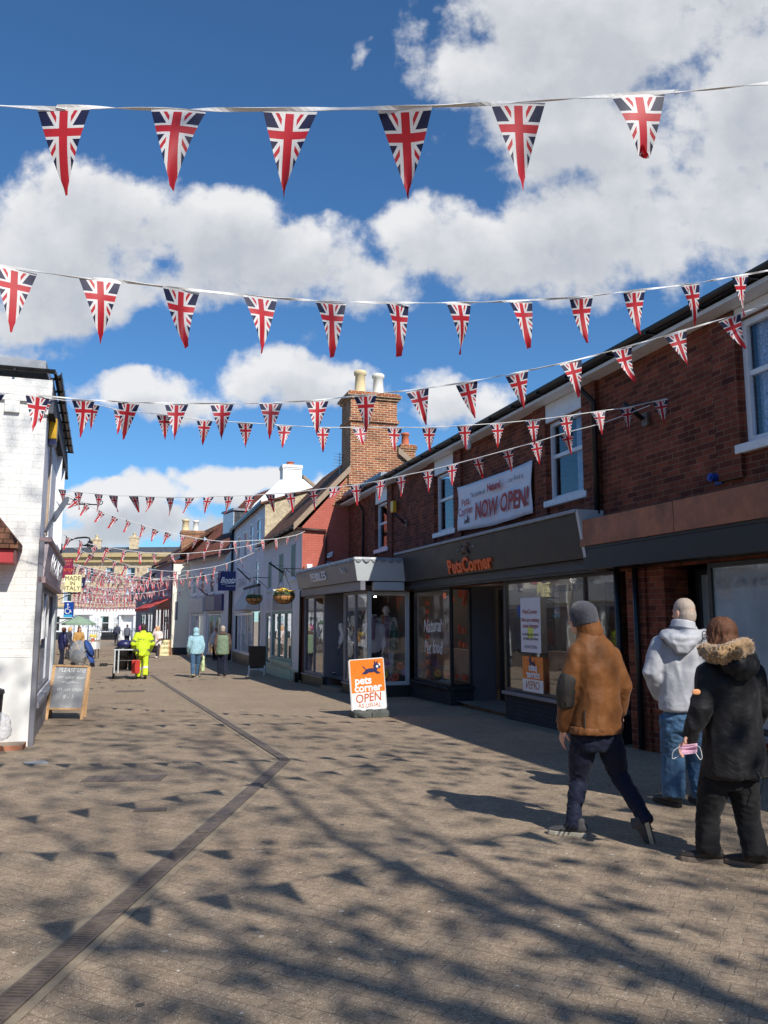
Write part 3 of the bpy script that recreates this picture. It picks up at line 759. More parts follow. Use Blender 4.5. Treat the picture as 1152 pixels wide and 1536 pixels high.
# building B
FB = Fr((6.7, 1.0), (6.7, 10.2), 1); FB.n = V((-1, 0, 0)); FB.u = V((0, 1, 0))
def UB(y): return y - 1.0
WB = [(UB(5.95), UB(7.27), 3.6, 5.06), (UB(2.6), UB(3.9), 3.6, 5.06)]
bB = brick_shop(FB, 0, 9.19, WB, 'red brick shop with stained bare brown fascia board and whitened windows', 2.28)
for w in WB: sash(FB, w, bB, mf=m_wpaint, bars='cross', curtain=m_lace, fw=.075)
for a, b_ in ((1.0, 6.55), (6.56, 8.1), (8.11, 10.22)):
    k = MB(FB); k.box(UB(a), UB(b_), .36, .385, 2.66, 3.04); k.build('fascia_board', m_brown, bB, bevel=.003)
k = MB(FB); k.box(UB(1.0), UB(10.2), .0, .355, 2.62, 3.0); k.box(UB(1.0), UB(10.2), .0, .34, 2.32, 2.618); k.box(UB(1.0), UB(10.2), .34, .37, 2.32, 2.37); k.build('canopy_box', m_black, bB)
k = MB(FB); k.box(UB(9.18), UB(9.6), -.35, .06, -.3, 2.3); k.box(UB(8.82), UB(9.18), -.35, .02, -.3, 2.3); k.build('brick_pier', m_brick, bB)
for y in (9.72, 9.3):
    pipe(FB, [(UB(y), .12, 2.3), (UB(y), .12, zg(y) + .02)], bB, .04)
k = MB(FB); k.box(UB(8.0), UB(8.82), -.75, -.05, zg(8.4), zg(8.4) + .06); k.build('step', m_conc, bB)
dB = shopwin(FB, (UB(8.08), UB(8.8), zg(8.4) + .06, 2.26), bB, -.45, .08, mg=m_glass_w, name='door')
k = MB(FB); k.tube([(UB(8.2), -.4, .8), (UB(8.2), -.4, 1.2)], .012); k.build('handle', m_steel, dB)
panel(FB, UB(8.15), UB(8.3), 1.85, 2.15, -.44, m_yellow, 'notice', bB)
wb = shopwin(FB, (UB(2.0), UB(8.0), .36, 2.28), bB, .02, .06, mg=m_glass_w, mull=(UB(5.0),))
k = MB(FB); k.box(UB(2.0), UB(8.05), -.2, .08, .29, .355); k.build('window_sill', m_lead, bB)
k = MB(FB); k.box(UB(1.0), UB(8.06), -.3, .04, -.35, .288); k.build('plinth', m_brick, bB)
text('MOYA D', FB.pt(UB(7.3), .028, 2.02), (0, -1, 0), (0, 0, 1), .17, m_mulb, bB, ext=.001, sx=1.8, mirror=True)  # reversed letters, a street reflection drawn onto the glass
k = MB(); k.add([(9.0, 1.2, -.3), (9.0, 9.6, -.3), (9.0, 9.6, 2.4), (9.0, 1.2, 2.4)], [(0, 1, 2, 3)])
k.add([(6.75, 1.2, -.1), (9.0, 1.2, -.1), (9.0, 9.6, -.1), (6.75, 9.6, -.1)], [(0, 1, 2, 3)])
k.add([(6.75, 9.6, -.3), (9.0, 9.6, -.3), (9.0, 9.6, 2.4), (6.75, 9.6, 2.4)], [(0, 1, 2, 3)])
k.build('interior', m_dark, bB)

# things fixed to the brick fronts
bn = thing('banner', FA.pt(U(13.8), .05, 3.42), 'white fabric banner reading NOW OPEN hung between two upstairs windows', 'banner')
k = MB(FA); nu, nz = 34, 12; vs = []
for j in range(nz + 1):
    for i in range(nu + 1):
        a, b_ = i / nu, j / nz
        u = U(12.16) + a * 3.28; sag = -.05 * math.sin(math.pi * a) * (1 if j in (0,) else .6) + .03 * a
        z = 3.42 + b_ * .93 + sag
        v = .085 + .018 * math.sin(a * 9 + b_ * 3) + .014 * math.sin(a * 23 - b_ * 7) * (1 - b_) + .012 * math.sin(b_ * 5 + a * 2)
        vs.append((u, v, z))
k.add(vs, [(j * (nu + 1) + i, j * (nu + 1) + i + 1, (j + 1) * (nu + 1) + i + 1, (j + 1) * (nu + 1) + i) for j in range(nz) for i in range(nu)])
o = k.build('cloth', m_banner, bn, smooth=True)
sd = o.modifiers.new('t', 'SOLIDIFY'); sd.thickness = .003; sd.offset = -1
bv = .135
def bt(body, y, z, size, mat, **kw):
    text(body, FA.pt(U(y), bv, z), (0, -1, 0), (0, 0, 1), size, mat, bn, ext=.001, **kw)
bt('NOW OPEN!', 13.34, 3.72, .46, m_redink, bold=.012, sx=.84, shear=.08, wob=.012)
bt('Pets\nCorner', 14.92, 3.9, .23, m_redink, line=.8, wob=.012, bold=.002)
bt('The home of', 14.32, 4.08, .13, m_brownink, wob=.006); bt('Natural', 13.58, 4.11, .19, m_redink, bold=.008); bt('...our food is', 12.72, 4.12, .13, m_brownink, wob=.006)
dogmark(FA.pt(U(14.9), bv - .01, 3.6), (0, -1, 0), (0, 0, 1), .19, m_brownink, bn, n=V((-1, 0, 0)))
k = MB(FA); k.box(U(19.5), U(19.72), .06, .16, 4.38, 4.68); tag(k.build('alarm_box', m_yellow, bevel=.015), 'small yellow alarm box on the brick wall beside the leftmost upstairs window', 'alarm box')
k = MB(FA); k.tube([(U(14.35), .3, 5.16), (U(14.35), .3, 5.02)], [.05, .06], 12, dome=True); k.box(U(14.3), U(14.4), .22, .36, 5.14, 5.2); tag(k.build('security_camera', m_wpaint, smooth=False), 'white dome security camera under the eaves of the long brick shop', 'camera')
def polebracket(p, d, label, wall_n):
    t_ = thing('flagpole_bracket', p, label, 'bracket', 'flagpole sockets on the shop walls')
    k = MB(); k.tube([V(p) + wall_n * .05, V(p) + V(d)], .03, 10); k.build('socket', m_black, t_, smooth=True)
    k = MB(); k.obox(V(p) + wall_n * .015, wall_n * .015, V((0, .06, 0)) if abs(wall_n.x) > .5 else V((.06, 0, 0)), V((0, 0, .09))); k.build('back_plate', m_iron, t_)
    k = MB(); k.bar(V(p) + wall_n * .02 + V((0, -.12, .22)), V(p) + V(d) * .8, .012); k.build('stay', m_black, t_)
polebracket((6.65, 9.0, 4.3), V((-.3, .06, .22)), 'black iron flagpole socket on brick beside the near sash window', V((-1, 0, 0)))
polebracket((6.65, 18.75, 4.0), V((-.32, .05, .25)), 'black iron flagpole socket on brick below the yellow alarm box', V((-1, 0, 0)))
k = MB(FB); k.tube([(UB(7.72), .02, 3.28), (UB(7.72), .14, 3.28)], [.045, .05], 12); k.tube([(UB(7.72), .14, 3.28), (UB(7.72), .16, 3.28)], [.03, .03], 12); k.box(UB(7.66), UB(7.78), 0, .02, 3.2, 3.34)
tag(k.build('wall_light', m_bluesign), 'small blue capped fitting on the brick above the brown fascia', 'fitting')
# ---------------------------------------------------------------- boutique: one storey, in front of the brick end
pb = thing('boutique_shop', (5.9, 21, zg(21)), 'single-storey grey boutique with wide dark fascia and pale splayed corner', 'shop')
FP = Fr((5.57, 18.5), (5.2, 24.38), -1)
FP.n = V((-FP.u.y, FP.u.x, 0))
FQ = Fr((5.57, 18.5), (6.66, 18.5), 1); FQ.n = V((0, -1, 0))
k = MB(); k.add([(5.1, 18.2, 3.0), (6.7, 18.45, 3.0), (6.7, 24.4, 3.0), (4.95, 24.4, 3.0)], [(0, 1, 2, 3)])
k.add([(5.3, 18.5, 2.42), (6.7, 18.5, 2.42), (6.7, 24.38, 2.42), (5.2, 24.38, 2.42)], [(0, 1, 2, 3)]); k.build('roof', m_lead, pb, recalc=False)
FPf = Fr((5.2, 18.15), (5.02, 24.1), -1); FPf.n = V((-FPf.u.y, FPf.u.x, 0))
k = MB(FPf); k.prism([(0, -.05, 2.52), (0, .0, 2.52), (0, .1, 3.0), (0, -.05, 3.0)], (5.85, 0, 0)); fp = k.build('fascia', m_greypaint, pb)
FQf = Fr((5.2, 18.15), (6.42, 18.15), 1); FQf.n = V((0, -1, 0))
k = MB(FQf); k.prism([(-.1, .1, 3.0), (1.28, .1, 3.0), (1.2, 0, 2.52), (.0, 0, 2.52)], (0, -.1, 0)); k.build('fascia', m_palegrey, pb)
k = MB(FQf); k.box(.12, 1.1, .035, .05, 2.58, 2.94) if False else None
k.box(.42, 1.18, -.2, -.02, 2.3, 2.5); k.build('lintel', m_palegrey, pb, bevel=.01)
k = MB(FPf); k.box(0, 5.85, -.2, -.08, 2.3, 2.515); k.build('lintel', m_greypaint, pb)
# scalloped lead capping
k = MB(FQf)
for i in range(7): k.prism([(-.1 + i * .2 + .2 * j / 8, .115 + .012 * (i % 2), 3.02 - .07 * math.sin(math.pi * j / 8)) for j in range(9)] + [(-.1 + i * .2 + .2, .1, 3.07), (-.1 + i * .2, .1, 3.07)], (0, -.02, 0))
k.box(-.12, 1.32, -.25, .1, 3.003, 3.06); k.fr = FPf
for i in range(29): k.prism([(i * .2 + .2 * j / 6, .115 + .008 * (i % 2), 3.02 - .06 * math.sin(math.pi * j / 6)) for j in range(7)] + [(i * .2 + .2, .1, 3.07), (i * .2, .1, 3.07)], (0, -.02, 0))
k.box(0, 5.85, -.2, .1, 3.004, 3.065); k.build('lead_capping', m_lead, pb)
SLp = (FPf.n * .1 + V((0, 0, .48))).normalized()
text('PEBBLES', FPf.pt(3.3, .075, 2.76), -FPf.u, SLp, .33, m_signw, pb, ext=.012, sx=1.35, bold=.0)
text('No.5', FPf.pt(.95, .08, 2.8), -FPf.u, SLp, .2, m_palegrey, pb, ext=.008)
wz0, wz1 = .05, 2.3; gz = zg(21)
shopwin(FP, (3.55, 5.55, wz0, wz1), pb, 0, .07, mf=m_greypaint, mull=(4.55,))
shopwin(FP, (.0, 1.75, wz0, wz1), pb, 0, .07, mf=m_greypaint, mull=(.95,))
k = MB(FP); k.box(3.5, 5.6, -.1, .03, gz - .1, wz0 - .004); k.box(-.03, 1.8, -.1, .03, gz - .1, wz0 - .004); k.build('plinth', m_char2, pb)
k = MB(FP); k.box(3.5, 5.6, -.1, .07, wz0 - .05, wz0 - .003); k.box(-.05, 1.8, -.1, .07, wz0 - .05, wz0 - .003); k.build('window_sill', m_greypaint, pb)
pd = shopwin(FP, (1.85, 3.0, gz + .15, 2.2), pb, -.7, .1, mf=m_greypaint, name='door')
panel(FP, 2.1, 2.75, .95, 1.65, -.69, m_bluesign, 'poster', pb); panel(FP, 2.05, 2.8, 1.68, 1.95, -.69, m_palegrey, 'notice', pb)
text('PLEASE\nSTAY SAFE', FP.pt(2.42, -.68, 1.3), -FP.u, (0, 0, 1), .12, m_signw, pb, ext=.001)
k = MB(FP); k.box(1.78, 1.83, -.7, .0, gz, 2.3); k.box(3.02, 3.52, -.75, -.68, gz, 2.3); k.box(3.5, 3.53, -.7, 0, gz, 2.3); k.build('door_jamb', m_greypaint, pb)
k = MB(FP); k.box(1.86, 3.4, -.6, .12, gz - .05, gz + .08); k.build('step', m_conc, pb)
pipe(FP, [(5.72, .06, 2.5), (5.72, .06, 2.3), (5.76, .06, gz + .05)], pb, .05)
sw = shopwin(FQ, (.0, 1.05, wz0, 2.28), pb, 0, .09, mf=m_palegrey)
k = MB(FQ); k.box(-.04, 1.09, -.1, .03, gz - .1, wz0 - .004); k.build('plinth', m_char2, pb)
k = MB(); k.add([(5.6, 18.55, wz0), (6.66, 18.55, wz0), (6.66, 24.3, wz0), (5.25, 24.3, wz0)], [(0, 1, 2, 3)])
k.add([(6.66, 18.55, -.3), (6.66, 24.3, -.3), (6.66, 24.3, 2.42), (6.66, 18.55, 2.42)], [(0, 1, 2, 3)])
k.add([(5.25, 24.3, -.3), (6.66, 24.3, -.3), (6.66, 24.3, 2.42), (5.25, 24.3, 2.42)], [(0, 1, 2, 3)]); k.build('interior', m_inter, pb, recalc=False)
k = MB(); k.box(5.75, 6.6, 19.9, 19.95, wz0, 2.2); k.build('back_panel', m_dark, pb)
k = MB(); k.box(5.95, 6.2, 19.82, 19.89, 1.35, 1.75); k.box(6.25, 6.5, 19.82, 19.89, 1.2, 1.7); k.build('picture_frame', m_palegrey, pb)
# paper flowers on the display glass
for i, (x, z, r_, m_) in enumerate([(.5, .55, .1, m_purple), (.44, .3, .1, m_yel), (.72, .24, .1, m_orangep), (.84, .5, .09, m_orangep), (.97, .36, .1, m_purple), (.6, .18, .08, m_pink)]):
    k = MB()
    for q in range(7):
        a = 2 * math.pi * q / 7; c = FQ.pt(x + math.cos(a) * r_ * .6, -.09, z + math.sin(a) * r_ * .6)
        k.ell(c, V((r_ * .42, 0, 0)), V((0, .006, 0)), V((0, 0, r_ * .42)), 8, 5)
    fo = k.build('paper_flower', m_, pb)
    k = MB(); k.ell(FQ.pt(x, -.075, z), V((r_ * .25, 0, 0)), V((0, .008, 0)), V((0, 0, r_ * .25)), 8, 5); k.build('flower_centre', m_dark, fo)
k = MB(FP)
for i in range(14):
    u = R.uniform(3.7, 5.4); k.ell((u, -.25 - R.uniform(0, .4), wz0 + .12 + R.uniform(0, .25)), (.1, 0, 0), (0, .08, 0), (0, 0, .12), 8, 6)
for i in range(7):
    u = R.uniform(.2, 1.6); k.ell((u, -.35, wz0 + .12 + R.uniform(0, .2)), (.1, 0, 0), (0, .08, 0), (0, 0, .12), 8, 6)
k.build('goods', M('mixed_goods', s(150, 120, 120), .8, .6, 9), pb)
k = MB(FP)
for i in range(6):
    k.rings([[(4.0 + i * .22 + .07 * math.cos(t) * q, -.55 + .05 * math.sin(t), z) for t in [2 * math.pi * j / 10 for j in range(10)]] for z, q in ((.5, 1.3), (1.0, 1.1), (1.5, .9), (1.6, .3))])
k.build('hanging_clothes', M('mixed_clothes', s(150, 110, 112), .9, .65, 3), pb)
k = MB(FP)
for i in range(5):
    k.rings([[(.3 + i * .26 + .08 * math.cos(t) * q, -.6 + .05 * math.sin(t), z) for t in [2 * math.pi * j / 10 for j in range(10)]] for z, q in ((.4, 1.3), (1.0, 1.1), (1.6, .9), (1.7, .3))])
k.build('hanging_clothes', M('dark_clothes', s(110, 84, 104), .9, .6, 3), pb)

# ---------------------------------------------------------------- house with the red gable and grey front
def pitched(b, fr, u0, u1, ev, ez, rv, rz, bv, bz, mat, th=.12, name='roof'):
    """roof slab: eave (v,z) -> ridge -> back"""
    k = MB(fr); k.prism([(u0, ev, ez), (u0, rv, rz), (u0, bv, bz), (u0, bv, bz + th), (u0, rv, rz + th), (u0, ev, ez + th)], (u1 - u0, 0, 0))
    return k.build(name, mat, b)
def chimney(b, x0, x1, y0, y1, z0, z1, mat, pots, capmat=None, flare=.07):
    k = MB(); k.box(x0, x1, y0, y1, z0, z1)
    for i, f in enumerate((.5, 1.0, .5)):
        k.box(x0 - flare * f, x1 + flare * f, y0 - flare * f, y1 + flare * f, z1 + .005 + i * .085, z1 + .08 + i * .085)
    o = k.build('chimney', mat, b)
    for (px_, py_, h, r_, m_) in pots:
        k = MB(); zb = z1 + .25
        k.lathe([(r_ * 1.15, zb), (r_, zb + .06), (r_ * .86, zb + h * .8), (r_ * 1.12, zb + h * .84), (r_ * 1.12, zb + h * .95), (r_ * .9, zb + h), (r_ * .7, zb + h), (r_ * .7, zb + h * .8)], (px_, py_, 0), 14)
        k.build('chimney_pot', m_, o, smooth=True)
    return o
gh = thing('gable_house', (6.5, 27.5, zg(27)), 'old house with red painted gable, tall brick chimney and pale grey street front', 'house')
FG = Fr((5.2, 24.4), (5.2, 31.5), -1); FG.n = V((-1, 0, 0)); FG.u = V((0, 1, 0))
FGG = Fr((5.2, 24.4), (10.5, 24.4), 1); FGG.n = V((0, -1, 0))
def gw(x0, y0, x1, y1): a = FG.rect(x0, y0, x1, y1); return a
Wg = [(U(25.65) - 14.2 + 0, 0, 0, 0)]
wins = [(25.3 - 24.4, 26.1 - 24.4, 2.95, 4.1), (27.4 - 24.4, 28.3 - 24.4, 2.85, 3.95), (29.7 - 24.4, 30.5 - 24.4, 2.75, 3.85)]
shop = (1.35, 5.0, .25, 1.9)
k = MB(FG); k.facade(0, 7.1, -.5, 4.5, wins + [shop, (5.4, 6.5, -.42, 1.85)], .05); k.build('wall', m_greyr, gh)
k = MB(FGG)
k.add([(0, 0, -.5), (5.0, 0, -.5), (5.0, 0, 5.2), (2.6, 0, 7.2), (2.2, 0, 7.0), (0, 0, 4.5)], [(0, 1, 2, 3, 4, 5)])
k.add([(5.0, 0, -.5), (5.0, -7.1, -.5), (5.0, -7.1, 5.2), (5.0, 0, 5.2)], [(0, 1, 2, 3)])
k.build('gable_wall', m_redpaint, gh)
k = MB(FGG); k.prism([(.95, .02, 5.2), (3.0, .02, 4.9), (4.6, .02, 5.4), (3.3, .02, 7.0), (1.5, .02, 6.3)], (0, -.03, 0)); k.build('brick_breast', m_brick_ch, gh)
pitched(gh, FG, .02, 7.2, .28, 4.42, -2.35, 7.25, -5.6, 4.8, m_tile_brown, .14)
k = MB(FGG); k.prism([(-.3, .13, 4.36), (1.52, .13, 6.3), (1.52, .13, 6.52), (-.3, .13, 4.58)], (0, -.05, 0)); k.build('barge_board', m_oldwood, gh); k = MB(FGG); k.prism([(3.14, .13, 7.0), (4.6, .13, 5.9), (4.6, .13, 6.1), (3.14, .13, 7.22)], (0, -.05, 0)); k.build('barge_board', m_oldwood, gh)
gutter(FG, -.1, 7.1, .34, 4.47, gh, .055, .9)
pipe(None, [(5.0, 24.33, 4.42), (5.93, 24.33, 4.38), (5.93, 24.33, 4.2), (5.93, 24.33, 3.0)], gh, .045, M('brown_pipe', s(74, 44, 40), .5, .1, 6))
chimney(gh, 6.74, 8.32, 24.37, 25.5, 5.9, 8.75, m_brick_ch, [(7.2, 24.9, .86, .19, m_pot), (7.85, 24.95, .82, .19, m_potw)], flare=.13)
k = MB(); k.box(6.68, 8.38, 24.3, 25.56, 8.0, 8.1); k.build('chimney_course', m_brick_ch, gh); k = MB(); k.box(6.66, 8.4, 24.28, 25.58, 5.9, 6.35); k.build('chimney_course', m_brick_ch, gh)
chimney(gh, 9.6, 10.15, 27.6, 28.2, 5.4, 7.85, m_brick_ch, [(9.85, 27.9, .5, .15, m_terra)], flare=.06)
for w in wins: sash(FG, w, gh, mf=m_greyr, vb=-.05, bars='sash', back=m_green, mg=m_glass_d, sillw=.04)
for w in wins:
    for i in range(2):
        k = MB(FG); a = w[0] + .07 + i * (w[1] - w[0] - .1) / 2; k.box(a, a + (w[1] - w[0] - .2) / 2, -.035, .02, w[2] + .06, w[3] - .06); k.build('shutter', m_green, gh)
ws = shopwin(FG, shop, gh, .02, .09, mf=m_sage, mull=(2.55, 3.8), depth=.1)
k = MB(FG); k.box(1.35, 5.0, .021, .05, 1.55, 1.9) if False else None
k.box(1.25, 5.1, -.02, .1, .13, .245); k.build('window_sill', m_mint, gh)
k = MB(FG); k.box(1.3, 5.05, 0, .06, -.45, -.0); k.box(0, 7.1, 0, .012, -.45, .05); k.build('plinth', m_mint, gh)
sg = panel(FG, 1.4, 4.9, 1.95, 2.4, .03, m_lead, 'shop_sign', gh, .03)
k = MB(FG); k.box(1.5, 4.8, -.6, -.5, .3, 1.2); k.build('display_board', M('teal_display', s(60, 96, 98), .7, .2, 4), gh)
k = MB(FG)
for i in range(10): u = 1.5 + R.uniform(0, 3.2); k.box(u, u + .22, -.45, -.3, .3, .6 + R.uniform(0, .9))
k.build('goods', M('pale_goods', s(226, 206, 200), .8, .4, 7), gh)
k = MB(FG); k.add([(.2, -1.4, -.4), (6.8, -1.4, -.4), (6.8, -1.4, 2.3), (.2, -1.4, 2.3)], [(0, 1, 2, 3)]); k.build('interior', m_inter, gh)
dg_ = shopwin(FG, (5.45, 6.45, zg(30) + .02, 1.83), gh, -.02, .1, mf=m_sage, name='door')
k = MB(FGG); k.box(.75, .98, .0, .1, 3.1, 3.42); k.build('meter_box', m_lead, gh, bevel=.01)
k = MB(FGG); k.tube([(.8, .04, 3.62), (.95, .12, 3.7), (.9, .14, 3.58), (.78, .1, 3.55)], .04, 8); k.box(.15, .32, 0, .06, 3.1, 3.32); k.build('flood_light', m_signw, gh, smooth=True)
k = MB(FG); k.box(.15, .4, .0, .14, zg(24.5) - .02, zg(24.5) + .3); k.build('pipe_guard', m_black, gh)
k = MB()
base = V((6.6, 25.2, 6.1))
k.tube([base, base + V((0, 0, 1.0))], .012, 6)
for i in range(5): k.tube([base + V((-.25 + .02 * i, 0, .55 + i * .1)), base + V((.25 - .02 * i, .1, .55 + i * .1))], .007, 5)
k.tube([base + V((0, -.2, .75)), base + V((0, .3, .75))], .007, 5)
tag(k.build('aerial', m_steel), 'thin metal television aerial on the roof left of the tall brick chimney', 'aerial')
polebracket((5.15, 27.0, 3.2), V((-.5, .1, .32)), 'black iron flagpole socket on the grey front above the larger basket', V((-1, 0, 0)))

def basket(P, wall, r_, label, flowers, arm=True):
    t_ = thing('hanging_basket', P, label, 'hanging basket', 'hanging baskets on the grey shop front')
    P = V(P); k = MB(); prof = [(r_ * math.sin(a) if a else .01, -r_ * .78 * math.cos(a)) for a in [i * math.pi / 2 / 7 for i in range(8)]] + [(r_ * .85, 0), (r_ * .2, -.05)]
    k.lathe(prof, P, 18); k.build('basket', m_basket, t_, smooth=True)
    k = MB()
    for i in range(9):
        a0 = 2 * math.pi * i / 9; k.tube([P + V((math.cos(a0) * r_ * math.sin(a) * 1.02, math.sin(a0) * r_ * math.sin(a) * 1.02, -r_ * .79 * math.cos(a))) for a in [j * math.pi / 2 / 5 for j in range(6)]], .009, 5)
    for z, q in ((0, 1.02), (-.45 * r_, .84)): k.tube([P + V((math.cos(a) * r_ * q, math.sin(a) * r_ * q, z)) for a in [2 * math.pi * i / 16 for i in range(17)]], .009, 5)
    k.build('wire_frame', m_black, t_)
    hp = P + V((0, 0, r_ * 2.1)); k = MB()
    for i in range(3): a = 2 * math.pi * i / 3 + .4; k.tube([hp, P + V((math.cos(a) * r_, math.sin(a) * r_, 0))], .008, 5)
    k.build('chain', m_black, t_)
    w = V((wall, hp.y, hp.z)); k = MB(); k.tube([w + V((0, 0, .12)), hp + V((-.06, 0, .12)), hp], .013, 6); k.tube([w + V((0, 0, -.3)), hp + V((.05, 0, .1))], .011, 6); k.tube([w + V((0, 0, .2)), w + V((0, 0, -.4))], .016, 6)
    k.build('bracket', m_black, t_)
    k = MB()
    for i in range(150):
        a = R.uniform(0, 6.28); q = math.sqrt(R.random()) * r_ * 1.0; c = P + V((math.cos(a) * q, math.sin(a) * q, R.uniform(0, .1) + .05 * (1 - q / r_)))
        d = V((R.uniform(-1, 1), R.uniform(-1, 1), R.uniform(-.3, 1))).normalized() * .05; e = d.orthogonal().normalized() * .022
        k.add([c - d, c + e, c + d, c - e], [(0, 1, 2, 3)])
    k.build('foliage', m_leaf, t_, recalc=False)
    for m_, n_, (ax, bx) in flowers:
        k = MB()
        for i in range(n_):
            c = P + V((R.uniform(-r_, r_) * .8, R.uniform(ax, bx) * r_, .1 + R.uniform(0, .1)))
            for q in range(5):
                a = q * 1.256; k.ell(c + V((math.cos(a) * .03, math.sin(a) * .03, .0)), V((.026, 0, 0)), V((0, .026, 0)), V((0, 0, .014)), 6, 4)
        k.build('flowers', m_, t_)
Ub = FG.px(425, 896)
bq = lambda x, y, X: C0 + ray(x, y) * (X / ray(x, y).x)
basket(bq(426, 893, 4.6), 5.2, .33, 'large hanging basket of white and yellow flowers on the grey shop front', [(m_wht, 22, (.0, 1)), (m_yel, 26, (-1, .1)), (m_pink, 4, (-.8, -.3))])
basket(bq(381, 897, 4.65), 5.2, .31, 'smaller hanging basket with green leaves beside the chalk-white blind', [(m_wht, 3, (-1, 1)), (m_yel, 2, (-1, 1))])

# ---------------------------------------------------------------- taller grey house with roughcast end
th = thing('grey_house', (6.5, 36.5, zg(36)), 'tall pale grey house with roughcast gable end and faded lettering below its windows', 'house')
FT = Fr((5.2, 31.52), (5.3, 42.2), -1); FT.n = V((-FT.u.y, FT.u.x, 0))
tw = [(1.0, 2.1, 4.6, 5.8), (3.2, 4.2, 4.6, 5.8), (5.2, 6.2, 4.5, 5.7), (7.6, 8.6, 4.5, 5.7), (1.4, 2.2, 3.05, 4.1)]
k = MB(FT); k.facade(0, 10.6, -.6, 6.3, tw + [(.6, 9.6, -.5, 1.95)], .05)
k.build('wall', m_greyr, th)
FTG = Fr((5.2, 31.52), (11, 31.52), 1); FTG.n = V((0, -1, 0))
k = MB(FTG); k.add([(0, 0, -.5), (5.5, 0, -.5), (5.5, 0, 6.6), (2.2, 0, 6.98), (0, 0, 6.2)], [(0, 1, 2, 3, 4)])
k.build('gable_wall', m_stone, th)
pitched(th, FT, -.1, 10.65, .2, 6.16, -2.2, 6.95, -5.5, 6.4, m_tile_brown, .08)
k = MB(FT); k.box(-.05, 10.6, .17, .2, 6.14, 6.34); k.build('eaves_board', m_black, th)
for i, w in enumerate(tw): sash(FT, w, th, mf=m_upvc, vb=-.05, back=m_dred if i == 1 else m_dark, bars='sash', sillw=.05)
text('SPAR BAKERY', FT.pt(5.0, .012, 3.75), -FT.u, (0, 0, 1), .62, M('ghost_letter', s(160, 164, 176), .8, .2, 6), th, ext=.002, sx=1.0) if False else text('S H A D', FT.pt(6.4, .012, 3.35), -FT.u, (0, 0, 1), .6, M('ghost_letter', s(160, 164, 176), .8, .3, 6), th, ext=.002, sx=1.4)
k = MB(FT); k.prism([(.9, .02, 1.98), (.9, .62, 2.02), (.9, .1, 2.95), (.9, .02, 2.95)], (4.2, 0, 0)); k.build('blind', M('cream_blind', s(206, 200, 196), .8, .08, 3, dirt=.15), th)
k = MB(FT); k.box(.85, 5.2, .0, .12, 2.96, 3.05); k.build('blind_box', m_dark, th)
t1 = shopwin(FT, (3.0, 6.6, .05, 1.93), th, -.02, .12, mf=m_upvc, mull=(4.6, 5.3)); shopwin(FT, (6.7, 9.55, .05, 1.93), th, -.02, .12, mf=m_upvc, mull=(8.1,))
t2 = shopwin(FT, (.7, 2.9, -.38, 1.93), th, -.25, .14, mf=m_palegrey, mull=(1.5, 2.2), name='door')
k = MB(FT); k.box(2.95, 9.6, -.1, .02, -.5, .045); k.build('plinth', m_black, th)
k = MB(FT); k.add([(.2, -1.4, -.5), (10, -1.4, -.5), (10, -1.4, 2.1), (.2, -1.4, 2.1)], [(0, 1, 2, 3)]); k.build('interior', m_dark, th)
pipe(FT, [(9.9, .1, 6.2), (9.9, .1, -.4)], th, .07)
polebracket(FT.pt(3.6, .03, 3.35), V((-.55, .2, .5)), 'black iron flagpole socket above the pale blind on the tall grey house', FT.n)

# ---------------------------------------------------------------- chemist and white gable with chimney
PA, PB_ = (5.3, 42.2), (3.72, 49.6)
FC = Fr(PA, PB_, -1); FC.n = V((-FC.u.y, FC.u.x, 0))
ch = thing('chemist_building', FC.pt(3.8, 0, zg(45)), 'grey chemist shop with red tiled roof, flat dormer and tall white gable chimney', 'shop')
cw = [(.9, 1.7, 3.1, 4.3), (2.9, 3.7, 3.1, 4.3), (4.6, 5.4, 3.1, 4.3), (6.2, 6.9, 3.1, 4.3)]
k = MB(FC); k.facade(-.3, FC.L, -.6, 5.2, cw + [(1.6, 4.2, -.5, 2.0), (4.6, 7.2, -.5, 2.0)], .05); k.build('wall', m_greyr, ch)
for w in cw: sash(FC, w, ch, vb=-.05, sillw=.05)
shopwin(FC, (1.65, 4.15, -.3, 1.95), ch, -.05, .1, mf=m_upvc, mull=(2.9,)); shopwin(FC, (4.65, 7.15, -.3, 1.95), ch, -.05, .1, mf=m_upvc, mull=(5.9,))
k = MB(FC); k.add([(.2, -1.2, -.5), (7.3, -1.2, -.5), (7.3, -1.2, 2.1), (.2, -1.2, 2.1)], [(0, 1, 2, 3)]); k.build('interior', m_inter, ch)
fz = panel(FC, 1.2, 4.2, 2.1, 2.95, .12, m_navy, 'fascia', ch, .12); panel(FC, 2.4, 4.1, 2.15, 2.9, .13, m_lead, 'fascia_sign', fz, .008)
fz2 = panel(FC, 4.5, 7.3, 2.05, 2.85, .14, m_palegrey, 'fascia', ch, .14)
k = MB(FC); k.box(-.3, .5, 0, .1, -.55, 2.6); k.build('pilaster', m_greyr, ch)
pitched(ch, FC, -.3, FC.L + .1, .35, 5.0, -3.6, 9.2, -7, 6, m_tile_red, .14)
gutter(FC, 0, FC.L, .42, 5.02, ch, .07)
